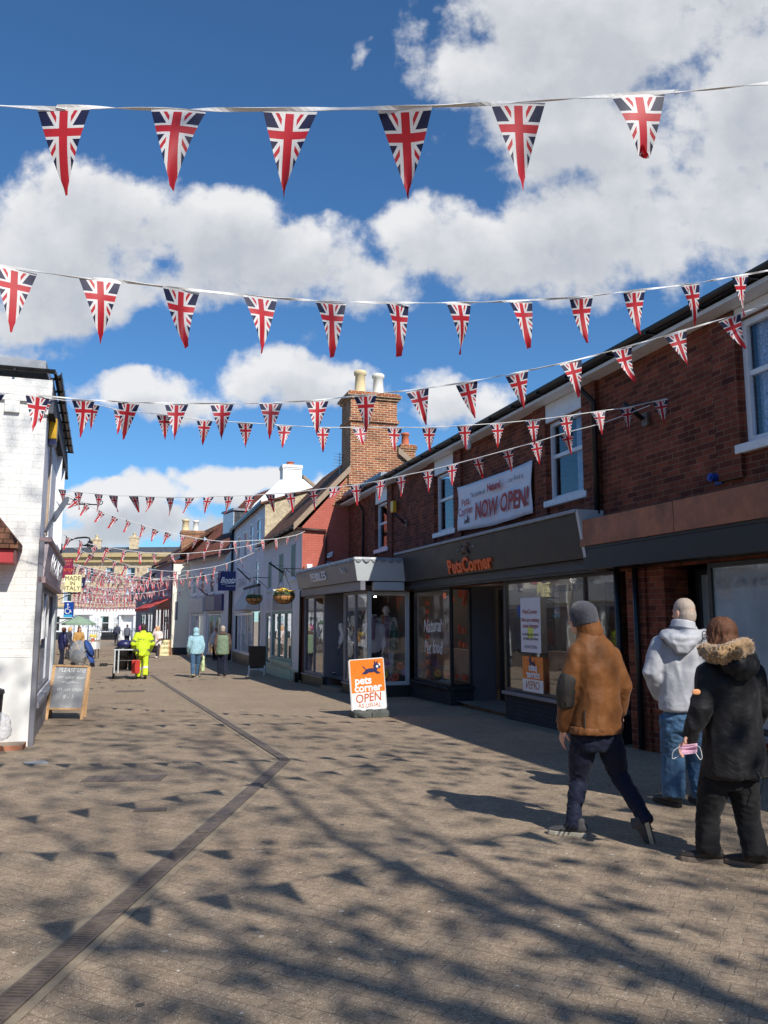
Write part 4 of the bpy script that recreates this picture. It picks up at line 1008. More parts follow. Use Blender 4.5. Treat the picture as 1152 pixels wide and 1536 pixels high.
# white gable parapet at the near end, facing the street's near end
FCG = Fr((5.0, 42.0), (11.5, 42.0), 1); FCG.n = V((0, -1, 0))
k = MB(FCG); k.prism([(-.15, .12, 3.2), (.2, .12, 3.2), (.35, .12, 5.0), (5.9, .12, 5.0), (5.9, .12, 7.7), (4.0, .12, 9.15), (2.7, .12, 9.05), (1.35, .12, 7.7), (.65, .12, 6.6), (.15, .12, 5.5), (-.1, .12, 4.6)], (0, -.35, 0)); k.build('gable_wall', m_white, ch)
k = MB(FCG); k.prism([(3.95, .17, 9.2), (5.6, .17, 7.9), (5.6, .17, 8.08), (3.95, .17, 9.38)], (0, -.45, 0)); k.build('coping', m_oldwood, ch)
chimney(ch, 7.82, 8.86, 41.87, 42.7, 8.6, 9.65, m_white, [(8.3, 42.3, .22, .2, m_terra)], flare=.05)
k = MB(FC); k.box(1.6, 3.4, -1.7, -.6, 5.9, 7.55); k.build('dormer', m_slate, ch)
k = MB(FC); k.box(1.5, 3.5, -3.2, -.5, 7.56, 7.68); k.build('dormer_roof', m_lead, ch)
k = MB(FC); k.box(1.62, 3.38, -.598, -.57, 6.4, 7.5); k.build('dormer_window', m_wpaint, ch)
pipe(FC, [(-.15, .14, 6.0), (-.15, .14, 2.0), (-.15, .14, -.5)], ch, .07)
polebracket(FC.pt(4.0, .02, 3.0), V((-.5, .2, .4)), 'black iron flagpole socket on the chemist front above its grey sign', FC.n)
ps = thing('projecting_sign', (4.6, 42.0, 2.7), 'square navy projecting sign with white script lettering', 'sign')
a = at_dist(327, 886, 40.3); b_ = at_dist(356, 857, 40.3)
k = MB(); cc = (a + b_) / 2; hw = abs((b_ - a).dot(RT)) / 2; hh = (b_.z - a.z) / 2
k.obox(cc, RT * hw, HD * .09, V((0, 0, hh))); k.build('sign_box', m_navy, ps, bevel=.02)
text('Boots', cc - HD * .1 + RT * .02 + V((0, 0, .03)), RT, (0, 0, 1), .4, m_signw, ps, ext=.004, shear=.38, bold=.012, sx=.78)
k = MB(); k.obox(cc - HD * .1 + RT * .02 + V((0, 0, -.14)), RT * .3 + V((0, 0, .03)), HD * .004, V((0, 0, .012))); k.build('swash', m_signw, ps)
text('PHARMACY', cc - HD * .1 + RT * .2 - V((0, 0, .26)), RT, (0, 0, 1), .1, m_signw, ps, ext=.004)
k = MB(); k.bar(cc + RT * hw, cc + RT * (hw + .5), .06); k.build('bracket', m_black, ps)

# ---------------------------------------------------------------- cream house end and beyond, right
ce = thing('cream_house', (4.2, 53, zg(53)), 'cream rendered house end with black plinth, standing proud of the street line', 'house')
k = MB(); k.box(2.78, 3.74, 50.2, 50.3, zg(50), 5.05); k.box(2.78, 2.9, 50.31, 56, zg(50), 5.05)
k.add([(3.74, 50.2, -.5), (3.74, 56, -.5), (3.74, 56, 5.05), (3.74, 50.2, 5.05)], [(0, 1, 2, 3)]); k.build('wall', m_cream, ce)
k = MB(); k.box(2.75, 3.76, 50.14, 50.198, zg(50) - .05, zg(50) + .42); k.build('plinth', m_char2, ce)
k = MB(); k.prism([(2.7, 50.1, 5.06), (3.5, 50.1, 5.06), (5.4, 50.1, 6.9), (5.4, 50.1, 7.05), (3.4, 50.1, 5.22), (2.7, 50.1, 5.22)], (0, 6, 0)); k.build('roof', m_tile_red, ce)
k = MB(); k.prism([(3.3, 50.05, 5.0), (5.5, 50.05, 7.0), (5.5, 50.05, 6.6), (3.75, 50.05, 4.95)], (0, .04, 0)); k.build('barge_board', m_cream, ce)
k = MB(); k.box(2.93, 3.1, 50.17, 50.22, 1.6, 2.7); k.build('window', m_greypaint, ce)
chimney(ce, 3.3, 4.7, 52, 53, 5.6, 7.0, m_brick_ch, [(3.55, 52.4, .75, .22, m_pot), (4.2, 52.4, .7, .18, m_potw)])
k = MB(); k.box(3.74, 5.6, 50.4, 56, -.5, 5.2); k.add([(3.4, 50.3, 5.05), (5.4, 50.3, 7.0), (7.4, 50.3, 5.05)], [(0, 1, 2)]); k.build('rear_wall', m_greyr, ce)
FR_ = Fr((2.72, 51.0), (.9, 66), -1); FR_.n = V((-FR_.u.y, FR_.u.x, 0))
rs_ = thing('red_shop', FR_.pt(3, 0, zg(54)), 'small dark red shopfront under a sloping red awning beside the cream house', 'shop')
k = MB(FR_); k.facade(0, 6, -.5, 5.2, [(.3, 2.8, -.4, 2.4), (3.1, 5.7, -.4, 2.4), (1.0, 2.0, 3.2, 4.4)], .12); k.add([(6, 0, -.5), (6, -6, -.5), (6, -6, 5), (6, 0, 5)], [(0, 1, 2, 3)]); k.build('wall', M('mauve_render', s(176, 160, 170), .8, .1, 2), rs_)
sash(FR_, (1.0, 2.0, 3.2, 4.4), rs_); shopwin(FR_, (.3, 2.8, -.45, 2.4), rs_, .03, .14, mf=m_dred, mull=(1.1, 2.0)); shopwin(FR_, (3.1, 5.7, -.45, 2.4), rs_, .03, .14, mf=m_dred, mull=(4.4,))
k = MB(FR_); k.add([(0, -1.2, -.5), (6, -1.2, -.5), (6, -1.2, 2.5), (0, -1.2, 2.5)], [(0, 1, 2, 3)]); k.build('interior', m_dred, rs_)
pitched(rs_, FR_, -.1, 6.1, .3, 5.1, -3, 7.6, -6, 5.5, m_tile_brown, .14)
k = MB(FR_); k.prism([(.1, .04, 2.9), (.1, 1.3, 2.3), (.1, 1.3, 2.15), (.1, 1.32, 2.15), (.1, 1.33, 2.33), (.1, .04, 2.95)], (5.7, 0, 0)); k.build('awning', m_awn, rs_)
gs = thing('grey_shop', FR_.pt(10, 0, zg(60)), 'narrow blue-grey shops beyond the red awning with white hanging panel', 'shop')
k = MB(FR_); k.facade(6.05, 15, -.5, 4.6, [(6.5, 9, -.45, 2.1), (9.6, 12, -.45, 2.1), (7, 8, 2.9, 3.9), (10, 11, 2.9, 3.9)], .12); k.add([(15, 0, -.5), (15, -6, -.5), (15, -6, 4.5), (15, 0, 4.5)], [(0, 1, 2, 3)]); k.build('wall', M('blue_grey_render', s(128, 136, 150), .8, .1, 2), gs)
for r_ in ((6.5, 9, -.45, 2.1), (9.6, 12, -.45, 2.1)): shopwin(FR_, r_, gs, .03, .14, mf=m_char2, mull=((r_[0] + r_[1]) / 2,))
for r_ in ((7, 8, 2.9, 3.9), (10, 11, 2.9, 3.9)): sash(FR_, r_, gs)
k = MB(FR_); k.add([(6.1, -1.2, -.5), (15, -1.2, -.5), (15, -1.2, 2.5), (6.1, -1.2, 2.5)], [(0, 1, 2, 3)]); k.build('interior', m_dark, gs)
pitched(gs, FR_, 6.02, 15.1, .3, 4.5, -3, 6.6, -6, 5, m_slate, .14)
k = MB(); c_ = at_dist(227, 893, 60); k.obox(c_, RT * .3, HD * .05, V((0, 0, .45))); k.build('hanging_panel', m_signw, gs)
k = MB(); c_ = at_dist(205, 884, 64); k.obox(c_, RT * .48, HD * .05, V((0, 0, .42))); ho = k.build('sign_board', m_signw, gs)
k = MB(); k.obox(c_ - HD * .06 - V((0, 0, .1)), RT * .25, HD * .01, V((0, 0, .1))); k.build('sign_picture', m_sage, ho)

# ---------------------------------------------------------------- far end: buff brick over white ground floor
FF = Fr((-14, 96.0), (4.6, 88.5), 1)
FF.n = V((FF.u.y, -FF.u.x, 0))
fb = thing('corner_building', FF.pt(11, 0, zg(90)), 'far buff brick building with white ground floor closing the end of the street', 'building')
ow = [(6.0 + i * 2.3, 6.95 + i * 2.3, 5.7, 7.2) for i in range(6)] + [(6.0 + i * 2.3, 6.95 + i * 2.3, 3.55, 5.0) for i in range(6)]
k = MB(FF); k.facade(-4, FF.L, 3.0, 8.6, ow, .15); k.add([(FF.L, 0, 2), (FF.L, -9, 2), (FF.L, -9, 8.6), (FF.L, 0, 8.6)], [(0, 1, 2, 3)]); k.build('wall', m_tan, fb)
gw_ = [(7.2, 8.1, .4, 2.0), (10.2, 11.5, -.5, 2.1), (12.6, 13.5, .4, 2.0), (15.0, 16.3, -.5, 2.1), (17.6, 18.5, .4, 2.0), (3.5, 4.5, .4, 2.0)]
k = MB(FF); k.facade(-4, FF.L, -.6, 2.95, gw_, .25, .03); k.add([(FF.L, .03, -.6), (FF.L, -9, -.6), (FF.L, -9, 2.95), (FF.L, .03, 2.95)], [(0, 1, 2, 3)]); k.build('ground_floor', m_white, fb)
k = MB(FF); k.box(-4, FF.L + .1, 0, .22, 2.96, 3.12); k.box(-4, FF.L + .3, 0, .35, 7.75, 7.95); k.box(-4, FF.L + .5, 0, .6, 8.3, 8.75); k.box(-4, FF.L + .35, 0, .3, 7.96, 8.298); k.build('cornice', M('stone_cornice', s(190, 168, 124), .85, .15, 3, dirt=.25), fb)
for w in ow: sash(FF, w, fb, mf=m_wpaint, vb=-.14, curtain=m_wpaint, half=True, sillw=.1)
for w in gw_:
    if w[2] > 0: sash(FF, w, fb, mf=m_wpaint, vb=-.2)
    else:
        k = MB(FF); k.box(w[0], w[1], -.25, -.2, w[2], w[3]); k.build('door', m_wpaint, fb)
        k = MB(FF); k.box(w[0] - .3, w[1] + .3, .03, .5, 2.15, 2.35); k.box(w[0] - .22, w[0] - .05, .03, .4, -.5, 2.149); k.box(w[1] + .05, w[1] + .22, .03, .4, -.5, 2.149); k.build('porch', m_wpaint, fb)
k = MB(FF)
for w in gw_:
    for i in range(3):
        for z in (-.2, .35, .9, 1.45): k.box(w[0] - .9 + i * .27, w[0] - .68 + i * .27, .031, .05, z, z + .42)
k.build('rusticated_stone', M('stone_block', s(206, 208, 210), .8, .06, 4), fb)
for a, b_ in ((6.6, 9.3), (13.0, 14.6)): k = MB(FF); k.box(a, b_, .3, .5, -.5, .33); k.build('area_wall', m_char2, fb)
k = MB(FF)
for i in range(24): k.box(11.7 + i * .25, 11.73 + i * .25, 1.0, 1.03, -.5, .45)
k.box(11.6, 17.7, 1.0, 1.03, .45, .5); k.build('railing', m_black, fb)
k = MB(FF); k.prism([(-4, .3, 8.76), (-4, -3.5, 9.7), (-4, -7.5, 8.76)], (FF.L + 4, 0, 0)); k.build('roof', m_slate, fb)
for u, h_ in ((10.6, 10.3), (14.9, 10.5)):
    p_ = FF.pt(u, -2.6, 0); chimney(fb, p_.x - .5, p_.x + .5, p_.y - .4, p_.y + .4, 8.8, h_, m_tan, [(p_.x, p_.y, .45, .18, m_pot)])
# ---------------------------------------------------------------- left: white painted brick shop
lb = thing('white_brick_shop', (-1.6, 14.5, zg(14)), 'white painted brick shop on the left corner with grey street front', 'shop')
LX = -1.2
FL = Fr((LX, 12.5), (-1.365, 18.4), 1); FL.n = V((FL.u.y, -FL.u.x, 0))
FN = Fr((-9, 12.5), (LX, 12.5), 1); FN.n = V((0, -1, 0))
z0 = -.2
k = MB(FN); k.facade(0, 7.8, 1.08, 5.12, [], .1); k.build('wall', m_whitebrick, lb)
k = MB(FN); k.box(0, 7.805, -.1, .012, z0 - .1, 1.075); k.build('rendered_base', m_white, lb)
k = MB(FN); k.box(0, 7.86, 0, .05, 4.78, 5.12)
for i in range(20): u = 7.82 - i * .39; k.box(u - .2, u, .0, .052, 4.6, 4.776)
k.build('corbel_band', m_whitebrick, lb)
lw = [(1.15, 1.85, 2.92, 4.35), (3.3, 4.5, 3.0, 4.6)]
k = MB(FL); k.facade(0, 5.9, z0 - .1, 5.0, lw + [(.28, 4.9, .42, 2.2)], .13); k.add([(5.9, 0, z0), (5.9, -6, z0), (5.9, -6, 5.1), (5.9, 0, 5.1)], [(0, 1, 2, 3)]); k.build('street_wall', m_greyr, lb)
k = MB(FL); k.box(lw[0][0] - .02, lw[0][1] + .02, -.1, -.06, lw[0][2], lw[0][3]); k.box(lw[0][0], lw[0][0] + .06, -.06, -.02, 2.92, 4.35); k.box(lw[0][0], lw[0][1], -.055, -.03, 3.4, 3.46); k.box(lw[0][0] - .08, lw[0][0] - .02, 0, .03, 2.92, 4.5); k.build('boarded_window', M('tan_boarding', s(176, 154, 132), .8, .15, 5), lb)
sash(FL, lw[1], lb, mf=m_wpaint, vb=-.06, fw=.09)
for a, b_ in ((lw[1][0] - .05, lw[1][0]), (lw[1][1], lw[1][1] + .07)): k = MB(FL); k.box(a, b_, 0, .09, 2.98, 4.62); k.build('window_casing', m_wpaint, lb)
# eaves: dark gutters on two sides, grey roof edge, slate-hung band
gutter(FN, 0, 7.9, .1, 5.26, lb, .055, .55); gutter(FL, -.1, 5.75, .12, 5.24, lb, .06, .7)
k = MB(FL); k.prism([(-.05, .02, 4.62), (-.05, .1, 4.62), (-.05, .06, 5.16), (-.05, .02, 5.16)], (5.95, 0, 0)); k.build('tile_hung_band', m_slate, lb)
k = MB(FN); k.box(0, 7.75, -6, .02, 5.3, 5.42); k.build('roof', m_lead, lb)
# shopfront
k = MB(FL); k.box(-.04, .28, .0, .07, z0, 2.75); k.build('pilaster', m_greypaint, lb, bevel=.01)
k = MB(FL); k.prism([(.0, .02, 2.22), (.0, .08, 2.22), (.0, .13, 2.72), (.0, .02, 2.72)], (5.3, 0, 0)); lf = k.build('fascia', M('faded_pink_fascia', s(196, 180, 182), .6, .2, 3, dirt=.25), lb)
k = MB(FL); k.box(-.04, 5.35, .0, .16, 2.724, 2.79); k.box(-.04, 5.35, 0, .11, 2.13, 2.216); k.build('fascia_moulding', M('dusty_mauve_paint', s(150, 128, 130), .6, .15, 5), lf)
text('FLOUZY', FL.pt(2.75, .12, 2.47), FL.u, (FL.n * .05 + V((0, 0, .5))), .42, m_signw, lb, ext=.008, sx=2.2, bold=.0)
sw_ = shopwin(FL, (.3, 4.9, .42, 2.12), lb, -.02, .07, mf=m_greypaint, mull=(1.55, 3.0))
k = MB(FL)
for c_ in (.92, 2.27):
    k.tube([(c_ - .5, .01, 1.3), (c_ - .5, .01, 1.6)] + [(c_ - .5 * math.cos(t), .01, 1.6 + .42 * math.sin(t)) for t in [i * math.pi / 12 for i in range(1, 12)]] + [(c_ + .5, .01, 1.6), (c_ + .5, .01, 1.3)], .025, 6)
k.build('arch_frame', m_wpaint, sw_)
k = MB(FL); k.box(.25, 4.95, -.05, .1, .34, .415); k.build('window_sill', m_greypaint, lb)
k = MB(FL); k.box(.25, 5.0, -.05, .03, z0 - .1, .338); k.build('stall_riser', M('riser_grey', s(132, 130, 134), .6, .1, 4), lb)
k = MB(FL)
for i in range(5):
    u = .55 + i * .9
    k.rings([[(u + .16 * q * math.cos(t), -.35 + .12 * q * math.sin(t), z) for t in [2 * math.pi * j / 12 for j in range(12)]] for z, q in ((.45, 1.6), (.8, 1.2), (1.25, .7), (1.5, .9), (1.75, .5))])
k.build('window_drape', m_wpanel, lb, smooth=True)
k = MB(FL); k.add([(.1, -1.2, z0), (5, -1.2, z0), (5, -1.2, 2.2), (.1, -1.2, 2.2)], [(0, 1, 2, 3)]); k.build('interior', m_inter, lb)
k = MB(FL); k.box(4.98, 5.8, -.05, .03, z0, 2.1); k.build('side_door', m_palegrey, lb)
# lamp arm, alarm box
k = MB(FL); k.tube([(.75, .02, 2.95), (.8, .06, 3.1), (1.0, .14, 3.3)], .012, 6); k.tube([(.75, .03, 2.95), (1.1, .12, 3.2)], .025, 8); k.tube([(1.05, .11, 3.17), (1.75, .26, 3.6)], .045, 10)
tag(k.build('sign_lamp', m_steel), 'grey tubular sign lamp angled out above the left shop fascia', 'lamp')
ab = thing('alarm_box', FL.pt(.62, .05, 4.0), 'yellow and navy alarm box high on the left grey wall near the corner', 'alarm box')
k = MB(FL); k.prism([(.5, .01, 4.36), (.74, .01, 4.36), (.74, .12, 4.36), (.5, .12, 4.36)], (0, 0, .32)); k.build('box', m_yellow, ab, bevel=.012)
k = MB(FL); k.box(.51, .73, .01, .115, 4.27, 4.355); k.build('strobe', m_navybox, ab)
# brick step at the foot of the near wall
k = MB(); k.box(-8, -1.22, 12.12, 12.485, zg(12.3) - .05, zg(12.3) + .07); tag(k.build('brick_step', brick('step_brick', s(176, 118, 92), s(150, 96, 74), s(150, 136, 120)), bevel=.01), 'low weathered brick step along the foot of the white wall', 'step')
# small tiled canopy on the near wall
cp = thing('porch_canopy', (-2.4, 12.2, 2.3), 'small tiled canopy with red fascia on the white painted brick wall', 'canopy')
k = MB(); k.prism([(-1.42, 12.49, 3.22 - .55), (-1.42, 12.05, 2.64), (-1.78, 12.05, 2.66), (-1.92, 12.49, 3.3)], (0, 0, .06)) if False else None
k.add([(-1.42, 12.0, 2.66), (-1.42, 12.49, 2.66), (-1.95, 12.49, 3.32), (-6, 12.49, 3.32), (-6, 12.0, 2.66), (-1.42, 12.0, 2.58), (-1.42, 12.49, 2.58), (-6, 12.0, 2.58)],
      [(0, 1, 2), (0, 2, 3, 4), (0, 5, 6, 1), (0, 4, 7, 5)])
k.build('tiled_roof', m_tile_brown, cp, recalc=False)
k = MB(); k.box(-6, -1.48, 12.06, 12.49, 2.38, 2.575); k.build('fascia', m_canopyred, cp, bevel=.01)

# further buildings on the left, mostly hidden behind the corner shop
def left_house(y0, y1, x0, x1, h, mat, label, roofz, wins=3):
    f = Fr((x0, y0), (x1, y1), 1); f.n = V((f.u.y, -f.u.x, 0))
    b = thing('terraced_shop', f.pt(f.L / 2, 0, zg((y0 + y1) / 2)), label, 'shop')
    ow = [(f.L * (i + .5) / wins - .45, f.L * (i + .5) / wins + .45, 3.2, 4.5) for i in range(wins)]
    k = MB(f); k.facade(0, f.L, -.6, h, ow + [(.4, f.L - .4, -.55, 2.2)], .12)
    for u in (0, f.L): k.add([(u, 0, -.6), (u, -6, -.6), (u, -6, h), (u, -3, roofz), (u, 0, h)], [(0, 1, 2, 3, 4)])
    k.build('wall', mat, b)
    for w in ow: sash(f, w, b, sillw=.06)
    shopwin(f, (.4, f.L - .4, -.55, 2.2), b, .02, .12, mf=m_palegrey, mull=tuple(f.L * i / 4 for i in (1, 2, 3)))
    k = MB(f); k.add([(.1, -1.3, -.6), (f.L - .1, -1.3, -.6), (f.L - .1, -1.3, 2.4), (.1, -1.3, 2.4)], [(0, 1, 2, 3)]); k.build('interior', m_inter, b)
    panel(f, .3, f.L - .3, 2.25, 2.85, .1, m_palegrey, 'fascia', b, .1)
    pitched(b, f, -.05, f.L + .05, .3, h - .1, -3, roofz, -6.3, h - .1, m_slate, .14)
    return f, b
left_house(18.45, 26, -2.0, -2.3, 4.9, m_white, 'white terraced shop hidden just beyond the corner shop, with dark eaves', 6.4)
left_house(26.05, 38, -2.3, -3.0, 4.6, m_cream, 'cream terraced shop further along the left side behind the signs', 6.2, 4)
f3, b3 = left_house(38.05, 52, -3.0, -4.3, 4.9, m_white, 'white terraced shop at the far left above the green parasol', 6.6, 4)
chimney(b3, -5.6, -4.6, 41, 42, 6, 8.4, m_white, [(-5.1, 41.5, .5, .18, m_pot)])
left_house(52.05, 70, -4.3, -5.6, 5.0, m_greyr, 'pale grey terraced shop farthest along the left side', 6.8, 5)
# left side behind the viewer: seen only in the window reflections
left_house(-6, 9.5, -4.2, -4.2, 5.2, m_whitebrick, 'white terraced shop on the left outside the picture, mirrored in the shop windows', 7.2, 4)

# closing the view behind the viewer: only ever seen mirrored in the glass
fbk = Fr((-22, -34), (26, -34), 1); fbk.n = V((0, 1, 0))
bk = thing('brick_terrace', (0, -34, .2), 'brick terrace behind the viewer, mirrored in the boutique corner glass', 'building')
k = MB(fbk); ow = [(2 + i * 4.0, 3.3 + i * 4.0, 4.0, 5.6) for i in range(11)] + [(1.5 + i * 4.0, 4.3 + i * 4.0, .5, 2.6) for i in range(11)]
k.facade(0, 48, -.2, 8.5, ow, .15); k.box(0, 48, -8, -.2, 8.3, 8.5); k.build('wall', m_brick, bk)
k = MB(fbk); k.box(0, 48, -.6, -.5, 0, 7); k.build('interior', m_dark, bk)
k = MB(fbk); k.prism([(0, .3, 8.52), (0, -4, 10.5), (0, -8, 8.52)], (48, 0, 0)); k.build('roof', m_slate, bk)

def hangsign(D, px, py, qx, qy, mat, name, label, words, thick=.05, arm=True):
    a = at_dist(px, qy, D); b = at_dist(qx, py, D); c = (a + b) / 2
    t_ = thing(name, c, label, 'sign'); hw = (b - a).dot(RT) / 2; hh = (b.z - a.z) / 2
    k = MB(); k.obox(c, RT * hw, HD * thick, V((0, 0, hh))); k.build('sign_board', mat, t_, bevel=.008)
    for body, dx, dz, size, m_, kw in words: text(body, c - HD * (thick + .006) + RT * dx + V((0, 0, dz)), RT, (0, 0, 1), size, m_, t_, ext=.003, **kw)
    if arm:
        k = MB(); k.tube([c + V((0, 0, -hh - .04)) - RT * (hw + .5), c + V((0, 0, -hh - .04)) + RT * hw * .8], .02, 6); k.tube([c + V((0, 0, -hh - .3)) - RT * (hw + .35), c + V((0, 0, -hh - .05))], .012, 6); k.build('bracket', m_black, t_)
    return c, hw, hh, t_
hangsign(26, 86, 838, 109.5, 867, m_maroon, 'projecting_sign', 'maroon hanging sign with orange script, topmost on the left side', [('SHERRY', .02, .22, .12, m_pink, {}), ('GALLERY', .04, .12, .07, m_pink, {}), ('Party', .04, -.04, .22, m_orangep, {'shear': .3})], arm=False)
c, hw, hh, t_ = hangsign(25, 97, 862.5, 122.5, 888, m_creams, 'projecting_sign', 'cream hanging sign reading MADE IN ITALY', [('MADE', 0, .155, .19, m_greyink, {'sx': .95}), ('IN', 0, 0, .17, m_greyink, {}), ('ITALY', 0, -.155, .19, m_greyink, {'sx': 1.0})])
hangsign(26.5, 120, 866, 127, 882, m_navybox, 'projecting_sign', 'narrow navy hanging sign just behind the cream one', [('e', .0, -.05, .2, m_signw, {})], arm=False)
c, hw, hh, t_ = hangsign(27, 96, 903, 110.5, 926, m_bluesign, 'wheelchair_sign', 'blue square sign with white wheelchair symbol on the left side', [])
o_ = c - HD * .06
k = MB(); k.obox(o_ - V((0, 0, hh * .82)), RT * hw * .98, HD * .004, V((0, 0, hh * .17))); k.build('strip', m_cyan, t_)
k = MB()
k.ell(o_ + RT * -.02 + V((0, 0, .17)), RT * .028, HD * .006, V((0, 0, .028)), 10, 6)
k.bar(o_ + RT * -.02 + V((0, 0, .13)), o_ + RT * -.01 + V((0, 0, -.0)), .03, .012); k.bar(o_ + RT * -.02 + V((0, 0, .0)), o_ + RT * .07 + V((0, 0, .0)), .026, .012); k.bar(o_ + RT * .07, o_ + RT * .11 + V((0, 0, -.1)), .026, .012); k.bar(o_ + RT * -.01 + V((0, 0, .08)), o_ + RT * .06 + V((0, 0, .08)), .022, .012)
k.tube([o_ + RT * (-.02 + .085 * math.cos(t)) + V((0, 0, -.05 + .085 * math.sin(t))) for t in [math.pi * .6 + i * 1.5 * math.pi / 14 for i in range(15)]], .014, 6)
k.build('wheelchair_symbol', m_signw, t_)
# lamp on a swan-neck bracket
sl = thing('street_lamp', (-2.5, 30, 4.0), 'black wall lamp on a curved bracket reaching over the left shops', 'street lamp')
D_ = 33
k = MB(); k.tube([at_dist(96, 818, D_), at_dist(106, 810, D_), at_dist(116, 807, D_), at_dist(128, 806, D_), at_dist(134, 807, D_), at_dist(135, 811, D_)], .035, 8); k.build('bracket', m_black, sl, smooth=True)
cL = at_dist(135, 816, D_); k = MB(); k.lathe([(.06, .13), (.1, .1), (.13, .0), (.28, -.06), (.27, -.09), (.05, -.08)], cL, 16); k.build('lamp_head', m_black, sl, smooth=True)
k = MB(); k.ell(cL - V((0, 0, .11)), V((.13, 0, 0)), V((0, .13, 0)), V((0, 0, .06))); k.build('lamp_glass', m_palegrey, sl, smooth=True)
ob = thing('ornate_bracket', FL.pt(5.0, .1, 3.6), 'thin wrought iron sign bracket with curled end on the left front', 'bracket')
k = MB(); Db = 18.2
p0 = at_dist(92, 756, Db); p1 = at_dist(150, 757, Db)
k.tube([p0, p1], .014, 6); k.tube([p1 + V((.0, 0, 0))] + [p1 + RT * (.06 * math.sin(t)) + V((0, 0, .05 - .05 * math.cos(t))) for t in [i * .6 for i in range(1, 7)]], .01, 6); k.tube([at_dist(100, 745, Db), at_dist(118, 754, Db), at_dist(136, 756, Db)], .008, 6)
k.build('iron_arm', m_black, ob)
# ---------------------------------------------------------------- bunting
FWD, FHT = .2, .315
def flagmesh(idx, kind):
    rr = random.Random(idx); nx, nz = 6, 12; vs = []; uv = []; fs = []
    a1, a2, ph = rr.uniform(-.03, .03), rr.uniform(-.018, .018), rr.uniform(0, 6)
    tw = rr.uniform(-.15, .15); sk = rr.uniform(-.012, .012)
    cut = 1.0
    for j in range(nz + 1):
        t = j / nz; w = FWD * (1 - t) * .5; w = max(w, .004)
        for i in range(nx + 1):
            q = (i / nx - .5) * 2; x = q * w + sk * t * t; z = -t * FHT
            y = a1 * math.sin(t * 3.1) + a2 * math.sin(ph + q * 1.6 + t * 2) * (.4 + t) + tw * x * t * 1.2
            if kind == 'fold' and t > .78: z = -.78 * FHT + (t - .78) * FHT * .75; y += -.02 - (t - .78) * .05
            if kind == 'blow': y += -.16 * t * t; z = -FHT * (t - .22 * t * t)
            vs.append((x, y, z)); uv.append((.5 + q * .5 * (1 - t), t))
    for j in range(nz):
        for i in range(nx):
            a = j * (nx + 1) + i; fs.append((a, a + nx + 1, a + nx + 2, a + 1))
    me = bpy.data.meshes.new('flag'); me.from_pydata(vs, [], fs)
    L_ = me.uv_layers.new(name='UVMap')
    for lp in me.loops: L_.data[lp.index].uv = uv[lp.vertex_index]
    me.materials.append(m_flag); me.polygons.foreach_set('use_smooth', [True] * len(me.polygons))
    return me
FM = [flagmesh(i, 'plain') for i in range(10)]; FFOLD = flagmesh(31, 'fold'); FBLOW = [flagmesh(40 + i, 'blow') for i in range(3)]
GB = 'strings of union flag bunting across the street'
def bunting(pts, flags, label, r=.006, lean=0, scale=1.0, special=None, wind=.2, blow=.07, vert=.55, tape=False):
    """pts: 3D polyline of the tape; flags: list of (point, tangent)"""
    c = sum(pts, V()) / len(pts)
    t_ = thing('bunting_string', c, label, 'bunting', GB)
    k = MB(); (k.ribbon(spline(pts, 3), r * 2, seed=len(label)) if tape else k.tube(pts, r, 6)); k.build('tape', m_cord, t_)
    for i, (p, tg) in enumerate(flags):
        me = (special or {}).get(i) or (R.choice(FBLOW) if R.random() < blow else R.choice(FM))
        o = bpy.data.objects.new('flag', me); link(o); o.parent = t_
        x = V((tg.x, tg.y, tg.z)).normalized(); z = V((0, 0, 1)); zp = (z - x * z.dot(x)).normalized(); z = (zp * (1 - vert) + z * vert).normalized(); y = zp.cross(x)
        m = Matrix((x, y, z)).transposed().to_4x4()
        ln = lean(i) if callable(lean) else lean
        m = m @ Matrix.Rotation(ln + R.gauss(0, .03), 4, 'Y') @ Matrix.Rotation(R.gauss(.06, wind), 4, 'X') @ Matrix.Rotation(R.gauss(0, .1), 4, 'Z')
        o.matrix_local = Matrix.Translation(p - c - V((0, 0, r * .6))) @ m @ Matrix.Scale(scale, 4)
        WL[o] = c
    return t_
def dep(x, x0, d0, x1, d1): f = (x - x0) / (x1 - x0); return 1 / ((1 / d0) * (1 - f) + (1 / d1) * f)
def spline(P, n=6):
    out = []
    for i in range(len(P) - 1):
        p0, p1, p2, p3 = P[max(i - 1, 0)], P[i], P[i + 1], P[min(i + 2, len(P) - 1)]
        for k in range(n):
            t = k / n; out.append(.5 * ((2 * p1) + (p2 - p0) * t + (2 * p0 - 5 * p1 + 4 * p2 - p3) * t * t + (3 * p1 - p0 - 3 * p2 + p3) * t ** 3))
    return out + [P[-1]]
def str_px(ctrl, fx, ends, label, ext=(0, 0), **kw):
    """ctrl: measured points of the tape, fx: which of them carry flags, ends: (x, depth) twice"""
    (xa, da), (xb, db) = ends
    P = [at_depth(x, y, dep(x, xa, da, xb, db)) for x, y in ctrl]
    if ext[0]: P = [P[0] + (P[0] - P[1]).normalized() * ext[0] + V((0, 0, .04 * ext[0]))] + P
    if ext[1]: P = P + [P[-1] + (P[-1] - P[-2]).normalized() * ext[1] + V((0, 0, .02 * ext[1]))]
    S_ = spline(P, 5); fl = []
    off = 1 if ext[0] else 0
    for i in fx:
        j = i + off; tg = (P[min(j + 1, len(P) - 1)] - P[max(j - 1, 0)]).normalized(); fl.append((P[j], tg))
    return bunting(S_, fl, label, **kw)

